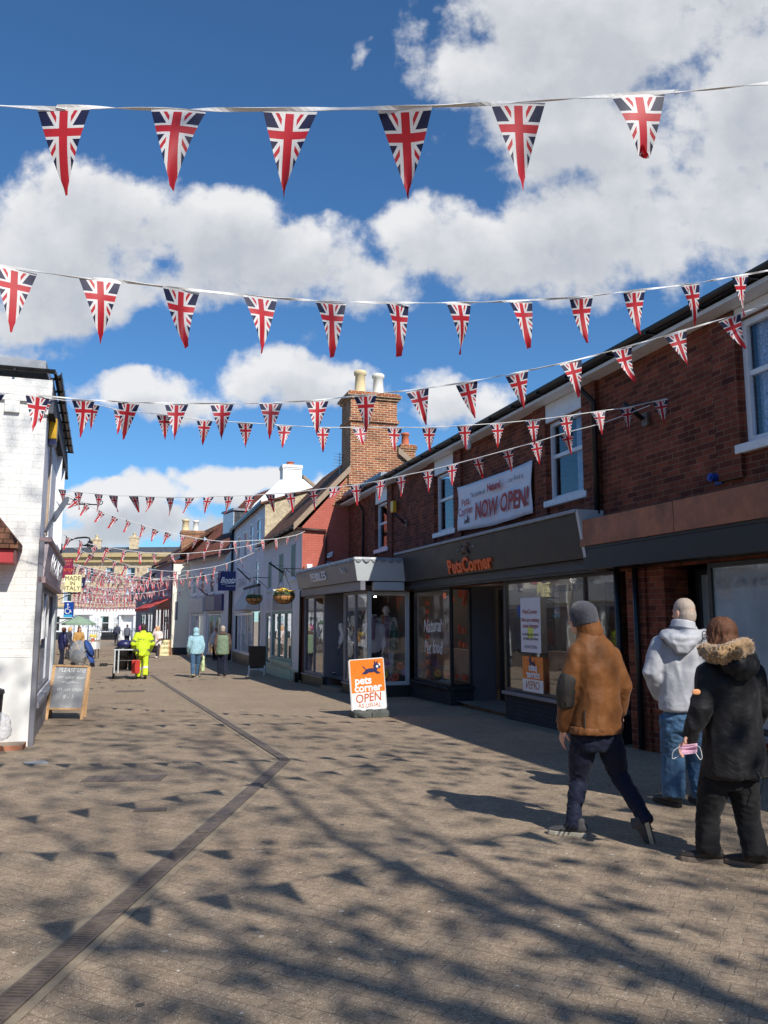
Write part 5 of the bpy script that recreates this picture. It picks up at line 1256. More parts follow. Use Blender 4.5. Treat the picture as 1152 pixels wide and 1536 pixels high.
A = [(-30, 157), (96, 160), (268, 164), (435, 164), (607, 161), (777, 153), (957, 141), (1012, 137), (1160, 124)]
str_px(A, [1, 2, 3, 4, 5, 6], [(0, 2.9), (1152, 2.9)], 'topmost and nearest string with six large flags against the sky', ext=(3, 3), r=.0075, special={5: FFOLD}, wind=.07, blow=0, tape=True)
A = [(22, 402), (150, 418), (272, 433), (390, 445), (496, 452), (596, 454), (688, 454), (781, 451), (872, 445), (951, 436), (1035, 426), (1110, 413), (1160, 404)]
str_px(A, range(12), [(22, 3.75), (1110, 6.3)], 'second string from the top, flags shrinking rightwards to the eaves', ext=(3, 2), r=.007, wind=.1, blow=0, tape=True)
A = [(-10, 588), (57, 593), (125, 599), (193, 603), (265, 605), (333, 605), (406, 604), (476, 600), (548, 592), (626, 584), (700, 573), (775, 559), (856, 542), (933, 522), (1013, 499), (1094, 475), (1160, 453)]
str_px(A, range(0, 16), [(0, 6.7), (1152, 6.9)], 'third string from the top, passing over the tall brick chimney to the near sash window', ext=(2, 2), r=.0065, tape=True, lean=lambda i: .03 if i < 9 else -.12, wind=.14, blow=.04)
A = [(60, 594), (68, 597), (138, 606), (183, 615), (247, 622), (307, 630), (368, 634), (427, 638), (484, 641), (540, 641), (592, 641), (644, 641), (697, 638), (746, 635), (799, 630), (849, 624), (897, 617), (941, 611), (990, 600), (1000, 598)]
str_px(A, range(1, 19), [(60, 9.9), (1000, 10.5)], 'fourth string from the top, from the white brick corner to the near flagpole socket', r=.006, wind=.16)
A = [(88, 734), (93, 734), (118, 738), (148, 741), (170, 743), (200, 744), (225, 745), (255, 746), (285, 746), (313, 745), (343, 744), (375, 743), (405, 741), (435, 739), (469, 735), (502, 731), (534, 727), (571, 721), (601, 714), (641, 706), (678, 697), (716, 687), (760, 675), (804, 663), (849, 649), (905, 634), (975, 608)]
str_px(A, range(1, 25), [(88, 14.6), (975, 10.5)], 'fifth string from the top, low across the banner and the tiled roofs', r=.006, wind=.3)
A = [(95, 738), (118, 750), (131, 757), (153, 767), (173, 775), (193, 781), (215, 788), (234, 794), (253, 799), (274, 803), (294, 807), (313, 810), (333, 812), (352, 812), (373, 811), (393, 810), (414, 808), (432, 805), (446, 802), (457, 797)]
str_px(A, range(1, 19), [(95, 17), (457, 24.4)], 'string slanting down from the left grey wall to the grey house eaves', r=.008, lean=lambda i: .42 - i * .03, wind=.25)
A = [(95, 802), (103, 806), (122, 812), (143, 818), (163, 821), (186, 825), (209, 828), (232, 830), (258, 831), (282, 830), (306, 828), (330, 825), (353, 822), (375, 818), (398, 812), (412, 806)]
str_px(A, range(1, 15), [(95, 19), (412, 30)], 'string below the lamp head, ending at the second green shuttered window', scale=1.12, r=.009, lean=lambda i: .4 - i * .04, wind=.2)
A = [(112, 822), (121, 826), (138, 832), (155, 836), (173, 842), (190, 847), (207, 851), (226, 854), (243, 856), (262, 857), (282, 856), (303, 853), (322, 850), (340, 845), (360, 838), (388, 826)]
str_px(A, range(1, 15), [(112, 22), (388, 33)], 'string crossing just under the far roofline toward the tall grey house', scale=1.12, r=.009, lean=lambda i: .3 - i * .03)
A = [(255, 893), (270, 886), (285, 880), (300, 876), (314, 870), (326, 866), (352, 856)]
str_px(A, range(1, 6), [(255, 49), (352, 40)], 'short pale string rising past the navy square sign', r=.012)
rows = [(112, 848, 200, 868, 330, 858, 30, 40), (112, 856, 190, 872, 262, 862, 36, 50), (112, 868, 190, 890, 262, 880, 42, 50), (112, 846, 190, 862, 262, 870, 47, 52),
        (112, 884, 190, 892, 262, 878, 52, 51), (112, 874, 170, 882, 240, 868, 60, 60), (112, 892, 165, 897, 238, 886, 66, 64), (112, 902, 165, 906, 235, 898, 72, 70), (112, 908, 165, 911, 228, 905, 78, 76), (112, 899, 165, 903, 226, 898, 84, 82), (112, 852, 180, 868, 280, 862, 33, 44), (112, 862, 180, 876, 262, 870, 39, 52), (112, 878, 170, 884, 250, 876, 56, 55), (112, 888, 170, 893, 240, 884, 63, 62), (112, 896, 165, 900, 232, 892, 69, 66)]
names = ['dense small-flag string just under the buff cornice', 'string of small flags level with the maroon sign', 'string of small flags crossing the upper cream house end', 'small-flag string sloping down right before the buff brick',
         'small-flag string crossing the middle of the cream house end', 'string of tiny flags over the upper far windows', 'string of tiny flags between the far window rows', 'string of tiny flags over the lower far windows', 'lowest string of tiny flags along the white ground floor', 'farthest string of tiny flags above the white ground floor', 'second dense small-flag string under the buff cornice, sagging lower', 'small-flag string passing behind the cream hanging sign', 'tiny-flag string just above the white hanging panel', 'tiny-flag string level with the white hanging panel', 'tiny-flag string crossing the white picture sign board']
for (x0, y0, xm, ym, x1, y1, d0, d1), nm in zip(rows, names):
    n = int((x1 - x0) / (430 / ((d0 + d1) / 2) * .9)) + 1
    ctrl = []
    for i in range(n + 1):
        t = i / n; x = x0 + (x1 - x0) * t
        l0 = (x - xm) * (x - x1) / ((x0 - xm) * (x0 - x1)); l1 = (x - x0) * (x - x1) / ((xm - x0) * (xm - x1)); l2 = (x - x0) * (x - xm) / ((x1 - x0) * (x1 - xm))
        ctrl.append((x, y0 * l0 + ym * l1 + y1 * l2))
    str_px(ctrl, range(len(ctrl)), [(x0, d0), (x1, d1)], nm, r=.011, scale=1.45)
# one more line directly overhead, out of the picture; its shadow falls across the near paving
P0, P1 = V((-4.0, .1, 4.0)), V((6.4, 1.6, 4.6)); pts = [P0.lerp(P1, i / 24) - V((0, 0, .55 * 4 * (i / 24) * (1 - i / 24))) for i in range(25)]
bunting(pts, [(pts[i], (pts[i + 1] - pts[i - 1]).normalized()) for i in range(1, 24)], 'string hung directly overhead, seen only by its shadow on the near paving', r=.006)
# ---------------------------------------------------------------- street furniture
# chalkboard, left
cb = thing('chalkboard', (-.95, 15.9, zg(15.9)), 'pine framed chalkboard with white handwriting beside the white corner shop', 'chalkboard')
D = HD.dot(V((-.95, 15.9, 0)))
def onD(x, y, D): return at_dist(x, y, D)
bl, br_ = onD(69, 1079, D), onD(122, 1081, D); tl, tr = onD(82, 998, D + .28), onD(134, 1000, D + .28)
zb = zg(15.9); bl.z = br_.z = zb
k = MB()
for p, q in ((bl, tl), (br_, tr)): k.bar(p, q, .055, .03)
k.bar(tl, tr, .05, .032); m1 = bl.lerp(tl, .2); m2 = br_.lerp(tr, .2); k.bar(m1, m2, .045, .032); k.build('front_frame', m_wood, cb, bevel=.004)
k = MB()
for p, q in ((tl, bl), (tr, br_)): k.bar(q + HD * .5 - RT * .13, p + HD * .02, .05, .03)
k.build('rear_frame', m_wood, cb)
nrm_ = (tr - tl).cross(tl - bl).normalized()
k = MB(); cc = (m1 + m2 + tl + tr) / 4; uu = ((tr - tl) + (m2 - m1)) / 4; ww = (tl + tr - m1 - m2) / 4
k.obox(cc, uu * .97, ww * .97, nrm_ * .004); k.build('board', m_chalk, cb)
U_, W_ = uu.normalized(), ww.normalized(); fo = cc + nrm_ * .008
for body, dz, sz, sx in (('PLEASE USE', .31, .105, .95), ('our other door', .18, .085, .95), ('or telephone', .09, .06, 1), ('WE ARE OPEN', -.05, .075, .95), ('9 - 5', -.18, .11, 1)):
    text(body, fo + W_ * dz + U_ * (.02 if dz > -.2 else -.04), U_, W_, sz, m_chalkw, cb, ext=.001, sx=sx, shear=.12, wob=.006)
# bin and plastic bag, far left edge
bi = thing('litter_bin', (-1.62, 11.75, zg(11.75)), 'dark bin at the left edge of the picture, half cut off', 'bin')
k = MB(); k.lathe([(.17, 0), (.2, .5), (.21, .8), (.2, .84), (.12, .88)], (-1.66, 11.7, zg(11.7)), 18); k.build('body', m_black, bi, smooth=True)
k = MB(); k.lathe([(.215, .78), (.225, .8), (.215, .84)], (-1.66, 11.7, zg(11.7)), 18); k.build('rim', m_char2, bi)
k = MB(); c = V((-1.5, 11.62, .26))
k.ell(c, V((.15, 0, 0)), V((0, .1, 0)), V((0, 0, .15)), 16, 10); k.ell(c + V((-.08, 0, .16)), V((.07, 0, 0)), V((0, .06, 0)), V((0, 0, .16))); k.ell(c + V((.06, .0, -.09)), V((.11, 0, 0)), V((0, .09, 0)), V((0, 0, .1)))
bg = organic(k, 'plastic_bag', m_bag, None, .01, 1, .022, 14, origin=c - V((0, 0, .2)))
tag(bg, 'crumpled clear plastic bag hanging from the bin by the white wall', 'bag')
# swinging pavement sign, centre
fs_ = thing('forecourt_sign', (4.43, 14.5, zg(14.5)), 'orange and white swing sign with leaping dog on a dark base', 'sign')
D = HD.dot(V((4.43, 14.55, 0)))
k = MB(); gz_ = zg(14.5)
cb_ = at_dist(554, 1073, D); cb_.z = gz_
yaw_ = RT * math.cos(.28) + HD * math.sin(.28); fwd_ = -HD * math.cos(.28) + RT * math.sin(.28)
for q in (-1, 1): k.obox(cb_ + yaw_ * (q * .17) + V((0, 0, .05)), yaw_ * .165, fwd_ * .2, V((0, 0, .05)))
for q in (-1, 0, 1): k.obox(cb_ + yaw_ * (q * .24) + V((0, 0, .115)), yaw_ * .07, fwd_ * .15, V((0, 0, .02)))
k.obox(cb_ + V((0, 0, .08)), yaw_ * .34, fwd_ * .17, V((0, 0, .035))); k.build('base', m_darkrub, fs_, bevel=.015)
roll = rad(-3.5); up_ = V((0, 0, 1)); Ux = (yaw_ * math.cos(roll) - up_ * math.sin(roll)); Wx = (up_ * math.cos(roll) + yaw_ * math.sin(roll)) ; Wx = (Wx - fwd_ * .05).normalized(); Nx = Ux.cross(Wx).normalized()
pc = cb_ + V((0, 0, .13)) + Wx * .46 - Ux * .0; hw, hh = .325, .455
k = MB(); k.obox(pc + Wx * (hh * .34), Ux * hw, Wx * (hh * .66), Nx * .012); k.build('panel', m_opanel, fs_)
k = MB(); k.obox(pc - Wx * (hh * .66), Ux * hw, Wx * (hh * .34 - .001), Nx * .012); k.build('lower_panel', m_wpanel, fs_)
k = MB()
for a, b in ((-hw, -hh), (hw, -hh), (hw, hh), (-hw, hh)): pass
for p, q in (((-hw, -hh), (hw, -hh)), ((hw, -hh), (hw, hh)), ((hw, hh), (-hw, hh)), ((-hw, hh), (-hw, -hh))):
    k.bar(pc + Ux * p[0] + Wx * p[1], pc + Ux * q[0] + Wx * q[1], .022, .03)
k.build('frame', m_wpanel, fs_)
for q in (-.24, .24):
    k = MB(); k.tube([cb_ + yaw_ * q + V((0, 0, .12)), pc + Ux * q - Wx * hh], .014, 6); k.build('spring', m_steel, fs_)
fo = pc + Nx * .015
text('pets', fo + Ux * (-.085) + Wx * .07, Ux, Wx, .2, m_signw, fs_, ext=.001, bold=.006, sx=.95); text('corner', fo + Ux * .0 + Wx * -.065, Ux, Wx, .2, m_signw, fs_, ext=.001, bold=.006, sx=.95)
text('OPEN', fo + Ux * .0 - Wx * .25, Ux, Wx, .22, m_rust, fs_, ext=.001, sx=.88, wob=.01, bold=.002); text('AS USUAL', fo + Ux * .01 - Wx * .385, Ux, Wx, .105, m_rust, fs_, ext=.001, sx=.95, wob=.008)
dogmark(fo + Ux * .08 + Wx * .25, Ux, Wx, .29, m_navyink, fs_, n=Nx)
k = MB(); k.ell(fo + Ux * .2 + Wx * .31 + Nx * .008, Ux * .022, Wx * .026, Nx * .003, 10, 6); k.ell(fo + Ux * .25 + Wx * .345 + Nx * .006, Ux * .016, Wx * .025, Nx * .003, 10, 6); k.build('eye', m_signw, fs_)
# black board by the grey shop
kb = thing('sandwich_board', (4.55, 28.6, zg(28.6)), 'black sandwich board on pale legs in the shade of the grey shop', 'sandwich board')
D = 28.6 * HD.y + 4.5 * HD.x
a, b = at_dist(373, 1002, D), at_dist(399, 969, D)
k = MB(); c = (a + b) / 2; k.obox(c, RT * ((b - a).dot(RT) / 2), HD * .03 + V((0, 0, .0)), V((0, 0, (b.z - a.z) / 2))); k.build('board', m_black, kb, bevel=.02)
k = MB(); zz = zg(28.6)
for q in (-.27, .27):
    for w_ in (-.22, .25): k.bar(c + RT * q + HD * (w_ * .2) + V((0, 0, -.3)), V(((c + RT * q + HD * w_).x, (c + RT * q + HD * w_).y, zz)), .045)
k.bar(c + RT * -.27 - HD * .15 + V((0, 0, -.42)), c + RT * .27 - HD * .15 + V((0, 0, -.42)), .2, .03); k.build('leg_frame', m_palegrey, kb)
# far timber A-board
fa = thing('sandwich_board', (1.95, 49, zg(49)), 'cream timber A-board with dark lettering beside the dark red shopfront', 'sandwich board')
D = 47.5
a, b = at_dist(240, 986, D), at_dist(254, 960, D); c = (a + b) / 2; hw_ = (b - a).dot(RT) / 2; hh_ = (b.z - a.z) / 2; z_ = zg(49)
k = MB(); k.obox(c, RT * hw_, HD * .03, V((0, 0, hh_))); k.build('board', m_creams, fa)
k = MB()
for q in (-hw_, hw_):
    k.bar(V(((c + RT * q).x, (c + RT * q).y, z_)), c + RT * q + V((0, 0, hh_)), .07); k.bar(V(((c + RT * q + HD * .6).x, (c + RT * q + HD * .6).y, z_)), c + RT * q + HD * .05 + V((0, 0, hh_)), .07)
k.build('frame', m_wood, fa)
for i, (tx, sz) in enumerate((('FRESH', .22), ('COFFEE', .2), ('& CAKES', .18))): text(tx, c - HD * .035 + V((0, 0, .3 - i * .27)), RT, (0, 0, 1), sz, m_brownink, fa, ext=.002)

# street-cleaning barrow
bw_ = thing('street_barrow', (.1, 28.0, zg(28)), 'black street-cleaning barrow with white rails, pushed by the yellow-clad worker', 'barrow')
B0 = V((.17, 28.3, zg(28.3))); fx = V((.05, 1, 0)).normalized(); sx_ = V((1, -.05, 0)).normalized()
def bp(a, b, z): return B0 + sx_ * a + fx * b + V((0, 0, z))
for q in (-.18, .22):
    k = MB(); k.lathe([(.19, .3), (.23, .95), (.24, 1.0), (.2, 1.04), (.08, 1.08)], bp(q * 1.0, .35 if q > 0 else .1, 0), 14); k.build('bin', m_black, bw_, smooth=True)
k = MB()
for q in (-.36, .36):
    k.tube([bp(q, -.35, .95), bp(q, -.3, .3), bp(q, .75, .25), bp(q, .75, .9)], .022, 8)
    k.tube([bp(q, -.35, .62), bp(q, .75, .62)], .02, 8)
for b_, z in ((-.35, .95), (-.35, .62), (.75, .9), (-.3, .3), (.75, .25)): k.tube([bp(-.36, b_, z), bp(.36, b_, z)], .022, 8)
k.build('frame', m_black, bw_)
k = MB()
for q in (-.37, -.25): k.tube([bp(q, -.37, .22), bp(q, -.37, 1.0)], .024, 8)
k.tube([bp(-.4, -.37, .97), bp(.2, -.37, .97)], .02, 8); k.build('rail', m_palegrey, bw_)
for q in (-.42, .42):
    k = MB(); c = bp(q, .3, .2)
    k.tube([c + sx_ * -.03, c + sx_ * .03], .2, 16); w_ = k.build('wheel', m_black, bw_)
    k = MB(); k.tube([c + sx_ * -.04, c + sx_ * .04], .08, 12); k.build('hub', m_steel, w_)
k = MB(); k.obox(bp(.3, -.32, .42), sx_ * .13, fx * .1, V((0, 0, .22))); k.build('tool_box', m_redbin, bw_, bevel=.02)
k = MB(); k.tube([bp(-.4, -.4, .5), bp(-.72, -.42, .52)], .016, 6); k.obox(bp(-.7, -.42, .5), sx_ * .12, fx * .04, V((0, 0, .05))); k.build('brush', m_soled, bw_)
k = MB(); k.ell(bp(-.1, .2, 1.12), sx_ * .26, fx * .2, V((0, 0, .17))); k.ell(bp(.15, .45, 1.1), sx_ * .2, fx * .18, V((0, 0, .14))); k.build('rubbish_sack', m_navybox, bw_, smooth=True)

# pushchair under a clear rain cover
pc_ = thing('pushchair', (-2.0, 37, zg(37)), 'blue hooded pushchair under a clear rain cover by the left shops', 'pushchair')
D = 35.5
def pp_(x, y, o=0): return at_dist(x, y, D + o)
k = MB(); k.tube([pp_(127, 962), pp_(131, 975), pp_(138, 992), pp_(141, 1000)], [.06, .16, .14, .06], 10, flat=.4); k.ell(pp_(134, 972), RT * .18 + V((0, 0, -.12)), HD * .26, V((0, 0, .34)) + RT * -.12); k.build('hood', m_bluefab, pc_, smooth=True)
k = MB(); k.ell(pp_(118, 980), RT * .42, HD * .35, V((0, 0, .6)), 18, 10); k.build('rain_cover', m_cover, pc_, smooth=True)
k = MB(); k.ell(pp_(114, 985), RT * .2, HD * .22, V((0, 0, .32))); k.ell(pp_(108, 966), RT * .12, HD * .12, V((0, 0, .14))); k.build('seat', m_dkblue, pc_, smooth=True)
k = MB()
for o in (-.22, .22):
    k.tube([pp_(103, 958, o), pp_(110, 985, o), pp_(139, 1002, o)], .02, 6); k.tube([pp_(133, 970, o), pp_(108, 1003, o)], .02, 6)
k.tube([pp_(103, 958, -.22), pp_(103, 958, .22)], .02, 6); k.build('frame', m_steel, pc_)
for x, y in ((138, 1001), (109, 1001)):
    for o in (-.24, .24):
        k = MB(); c = pp_(x, y, o); c.z = zg(37) + .1; k.tube([c - HD * .02, c + HD * .02], .1, 12); k.build('wheel', m_black, pc_)
# parasol and cafe table
pa = thing('parasol', (-2.7, 50, zg(50)), 'pale green café parasol open over the seated people', 'parasol')
c = at_dist(118, 937, 47.5); c.z += .08; r_ = .95
k = MB(); k.rings([[c + V((math.cos(a) * q, math.sin(a) * q, z)) for a in [2 * math.pi * i / 8 for i in range(8)]] for q, z in ((.03, .42), (r_ * .5, .24), (r_, .0), (r_, -.1), (r_ * .98, -.1), (r_ * .5, .2), (.03, .38))]); k.build('canopy', m_parasol, pa)
k = MB(); k.tube([V((c.x, c.y, zg(50))), c + V((0, 0, .4))], .03, 8); k.lathe([(.28, 0), (.28, .06), (.05, .1)], (c.x, c.y, zg(50)), 12); k.build('pole', m_steel, pa)
tb = thing('cafe_table', (-1.9, 44, zg(44)), 'small café table with a white cloth and yellow flowers left of the street', 'table')
c = at_dist(139, 963, 43.5); z_ = zg(44)
k = MB(); k.obox(V((c.x, c.y, c.z)), RT * .3, HD * .3, V((0, 0, .02))); k.build('tabletop', m_wpanel, tb)
k = MB()
for q in (-1, 1):
    for w_ in (-1, 1): k.bar(V(((c + RT * .25 * q + HD * .25 * w_).x, (c + RT * .25 * q + HD * .25 * w_).y, z_)), c + RT * .25 * q + HD * .25 * w_, .04)
k.build('leg_frame', m_black, tb)
k = MB(); k.obox(c + V((0, 0, -.18)), RT * .31, HD * .31, V((0, 0, .2))); k.build('cloth', m_wpanel, tb, bevel=.02)
fl = thing('flower_pot', c + V((0, 0, .02)), 'yellow flowers in a pot on the white café table', 'flowers')
k = MB(); k.lathe([(.07, .02), (.09, .2), (.07, .2)], c, 10); k.build('pot', m_terra, fl)
k = MB()
for i in range(18): k.ell(c + V((R.uniform(-.18, .18), R.uniform(-.15, .15), .24 + R.uniform(0, .14))), V((.05, 0, 0)), V((0, .05, 0)), V((0, 0, .04)), 6, 4)
k.build('blossom', m_yel, fl)

# trees behind the viewer, seen only by the dappled shade they throw on the paving
def street_tree(x, y, H_, seed, label, spread, nleaf, lsz):
    tr_ = thing('street_tree', (x, y, 0), label, 'tree'); rt_ = random.Random(seed); k = MB(); tips = []
    def branch(p, d, L_, r_, lev):
        pts = [p]; rr = [r_]
        for i in range(4):
            d = (d + V((rt_.gauss(0, .12), rt_.gauss(0, .12), rt_.gauss(.02, .08)))).normalized(); p = p + d * (L_ / 4); pts.append(p); rr.append(r_ * (1 - .5 * (i + 1) / 4))
        k.tube(pts, rr, 7 if lev < 2 else 5)
        if lev >= 4: tips.append(p); return
        for j in range(4 if lev == 0 else (3 if lev < 3 else 2)):
            ax = d.orthogonal().normalized(); ax.rotate(Quaternion(d, rt_.uniform(0, 6.28))); e = d.copy(); e.rotate(Quaternion(ax, rt_.uniform(.35, .35 + spread)))
            branch(pts[-1] if j < 2 else pts[2 + j % 2], e, L_ * rt_.uniform(.6, .8), rr[-1] * .8, lev + 1)
    branch(V((x, y, 0)), V((-.03, .03, 1)).normalized(), H_ * .42, .32, 0)
    k.build('trunk', m_bark, tr_, recalc=False)
    k = MB()
    for p in tips:
        for i in range(nleaf):
            c = p + V((rt_.gauss(0, .95), rt_.gauss(0, .95), rt_.gauss(0, .8))); a = V((rt_.gauss(0, 1), rt_.gauss(0, 1), rt_.gauss(0, .6))).normalized() * rt_.uniform(.6, 1.3) * lsz; b = a.orthogonal().normalized() * a.length * .6
            k.add([c - a, c + b, c + a, c - b], [(0, 1, 2, 3)])
    k.build('crown', m_leaf, tr_, recalc=False)
street_tree(8.3, -9.4, 15.5, 8, 'tall thinly leaved tree behind the viewer, nearer the brick shops', .62, 120, .095)
street_tree(5.4, -8.2, 15, 21, 'second thinly leaved tree behind the viewer, toward the middle of the street', .55, 62, .09)
# ---------------------------------------------------------------- people
def ring(c, a, b, n=20): c = V(c); return [c + a * math.cos(2 * math.pi * i / n) + b * math.sin(2 * math.pi * i / n) for i in range(n)]
def loft(mb, specs, sd, fd, dome=True):
    """specs: (centre, half width, half depth); closed solid"""
    rs = [ring(c, sd * w, fd * d) for c, w, d in specs]
    if dome:
        c0, w0, d0 = specs[0]; c1, w1, d1 = specs[-1]; t0 = (V(specs[0][0]) - V(specs[1][0])).normalized(); t1 = (V(specs[-1][0]) - V(specs[-2][0])).normalized()
        rs = [ring(V(c0) + t0 * .012, sd * w0 * .85, fd * d0 * .85)] + rs + [ring(V(c1) + t1 * .012, sd * w1 * .8, fd * d1 * .8)]
    mb.rings(rs)
def head(mb, c, k, fd, sd, up):
    e = lambda s_, f, u, a, b, w: mb.ell(c + sd * s_ * k + fd * f * k + up * u * k, sd * a * k, fd * b * k, up * w * k, 16, 10)
    e(0, -.005, .022, .077, .096, .09); e(0, .02, -.05, .058, .068, .075); e(0, .045, -.085, .035, .035, .03)
    e(0, .094, -.02, .014, .02, .024); e(0, .085, .02, .05, .016, .014); e(0, .08, -.065, .026, .016, .012); e(0, .082, -.078, .022, .013, .008)
    for q in (-1, 1):
        e(q * .079, -.01, -.012, .01, .02, .033); e(q * .031, .083, .0, .016, .008, .01); e(q * .045, .065, -.03, .02, .018, .02)
def hand(mb, wr, d, palm, k=1, curl=.7, left=True):
    """d: pointing direction, palm: palm normal"""
    d = d.normalized(); palm = (palm - d * palm.dot(d)).normalized(); ac = d.cross(palm) * (1 if left else -1)   # thumb side
    c = wr + d * .055 * k
    mb.ell(c, d * .052 * k, ac * .04 * k, palm * .017 * k, 12, 8)
    mb.tube([wr - d * .03 * k, wr + d * .03 * k], [.027 * k, .028 * k], 10, flat=.75, side=ac)
    for i, (o, L_) in enumerate(((.03, .072), (.01, .08), (-.01, .074), (-.029, .058))):
        p = c + d * .043 * k + ac * o * k; pts = [p - d * .02 * k, p]; dd = d
        for j, f in enumerate((.42, .33, .25)):
            a = curl * (.5 + .35 * j) + i * .05; dd = (d * math.cos(a) + palm * math.sin(a)).normalized(); p = p + dd * L_ * f * k; pts.append(p)
        mb.tube(pts, [.0095 * k, .0095 * k, .009 * k, .0082 * k, .007 * k], 8, dome=True)
    p = c - d * .03 * k + ac * .03 * k
    mb.tube([p, p + (ac * .8 + d * .5 + palm * .3).normalized() * .035 * k, p + (ac * .5 + d * .8 + palm * .55).normalized() * .066 * k], [.013 * k, .011 * k, .008 * k], 8, dome=True)
def shoe(parent, heel, td, up, L_=.285, w=.052, mu=m_trainer, ms=m_sole, h=.08, sole=.018, voxel=.009):
    td = td.normalized(); up = (up - td * up.dot(td)).normalized(); sd = td.cross(up)
    at = lambda f, u, s_=0: heel + td * (L_ * f) + up * u + sd * s_
    k = MB()
    loft(k, [(at(-.02, h * .55 + sole), w * .62, h * .4), (at(.1, h * .6 + sole), w * .82, h * .62), (at(.3, h * .52 + sole), w * .86, h * .56), (at(.55, h * .36 + sole), w * .98, h * .38), (at(.78, h * .27 + sole), w * 1.0, h * .28), (at(.95, h * .18 + sole), w * .7, h * .2)], sd, up)
    k.tube([at(.14, h * .7 + sole), at(.12, h * 1.45 + sole)], [w * .8, w * .78], 12)
    o = organic(k, 'shoe', mu, parent, voxel, 2)
    k = MB(); out = [(-.04, .5), (-.05, 0), (-.04, -.5), (.05, -.8), (.3, -.82), (.55, -.98), (.78, -1.02), (.95, -.72), (1.01, -.25), (1.01, .25), (.95, .72), (.78, 1.02), (.55, .98), (.3, .82), (.05, .8)]
    k.prism([at(f, .0, s_ * w) for f, s_ in out], up * (sole + .014)); so = k.build('sole', ms, o, bevel=.004)
    k = MB(); k.prism([at(f * .97 + .015, -.004, s_ * w * .93) for f, s_ in out], up * .0045); k.build('tread', m_soled, o)
    return o

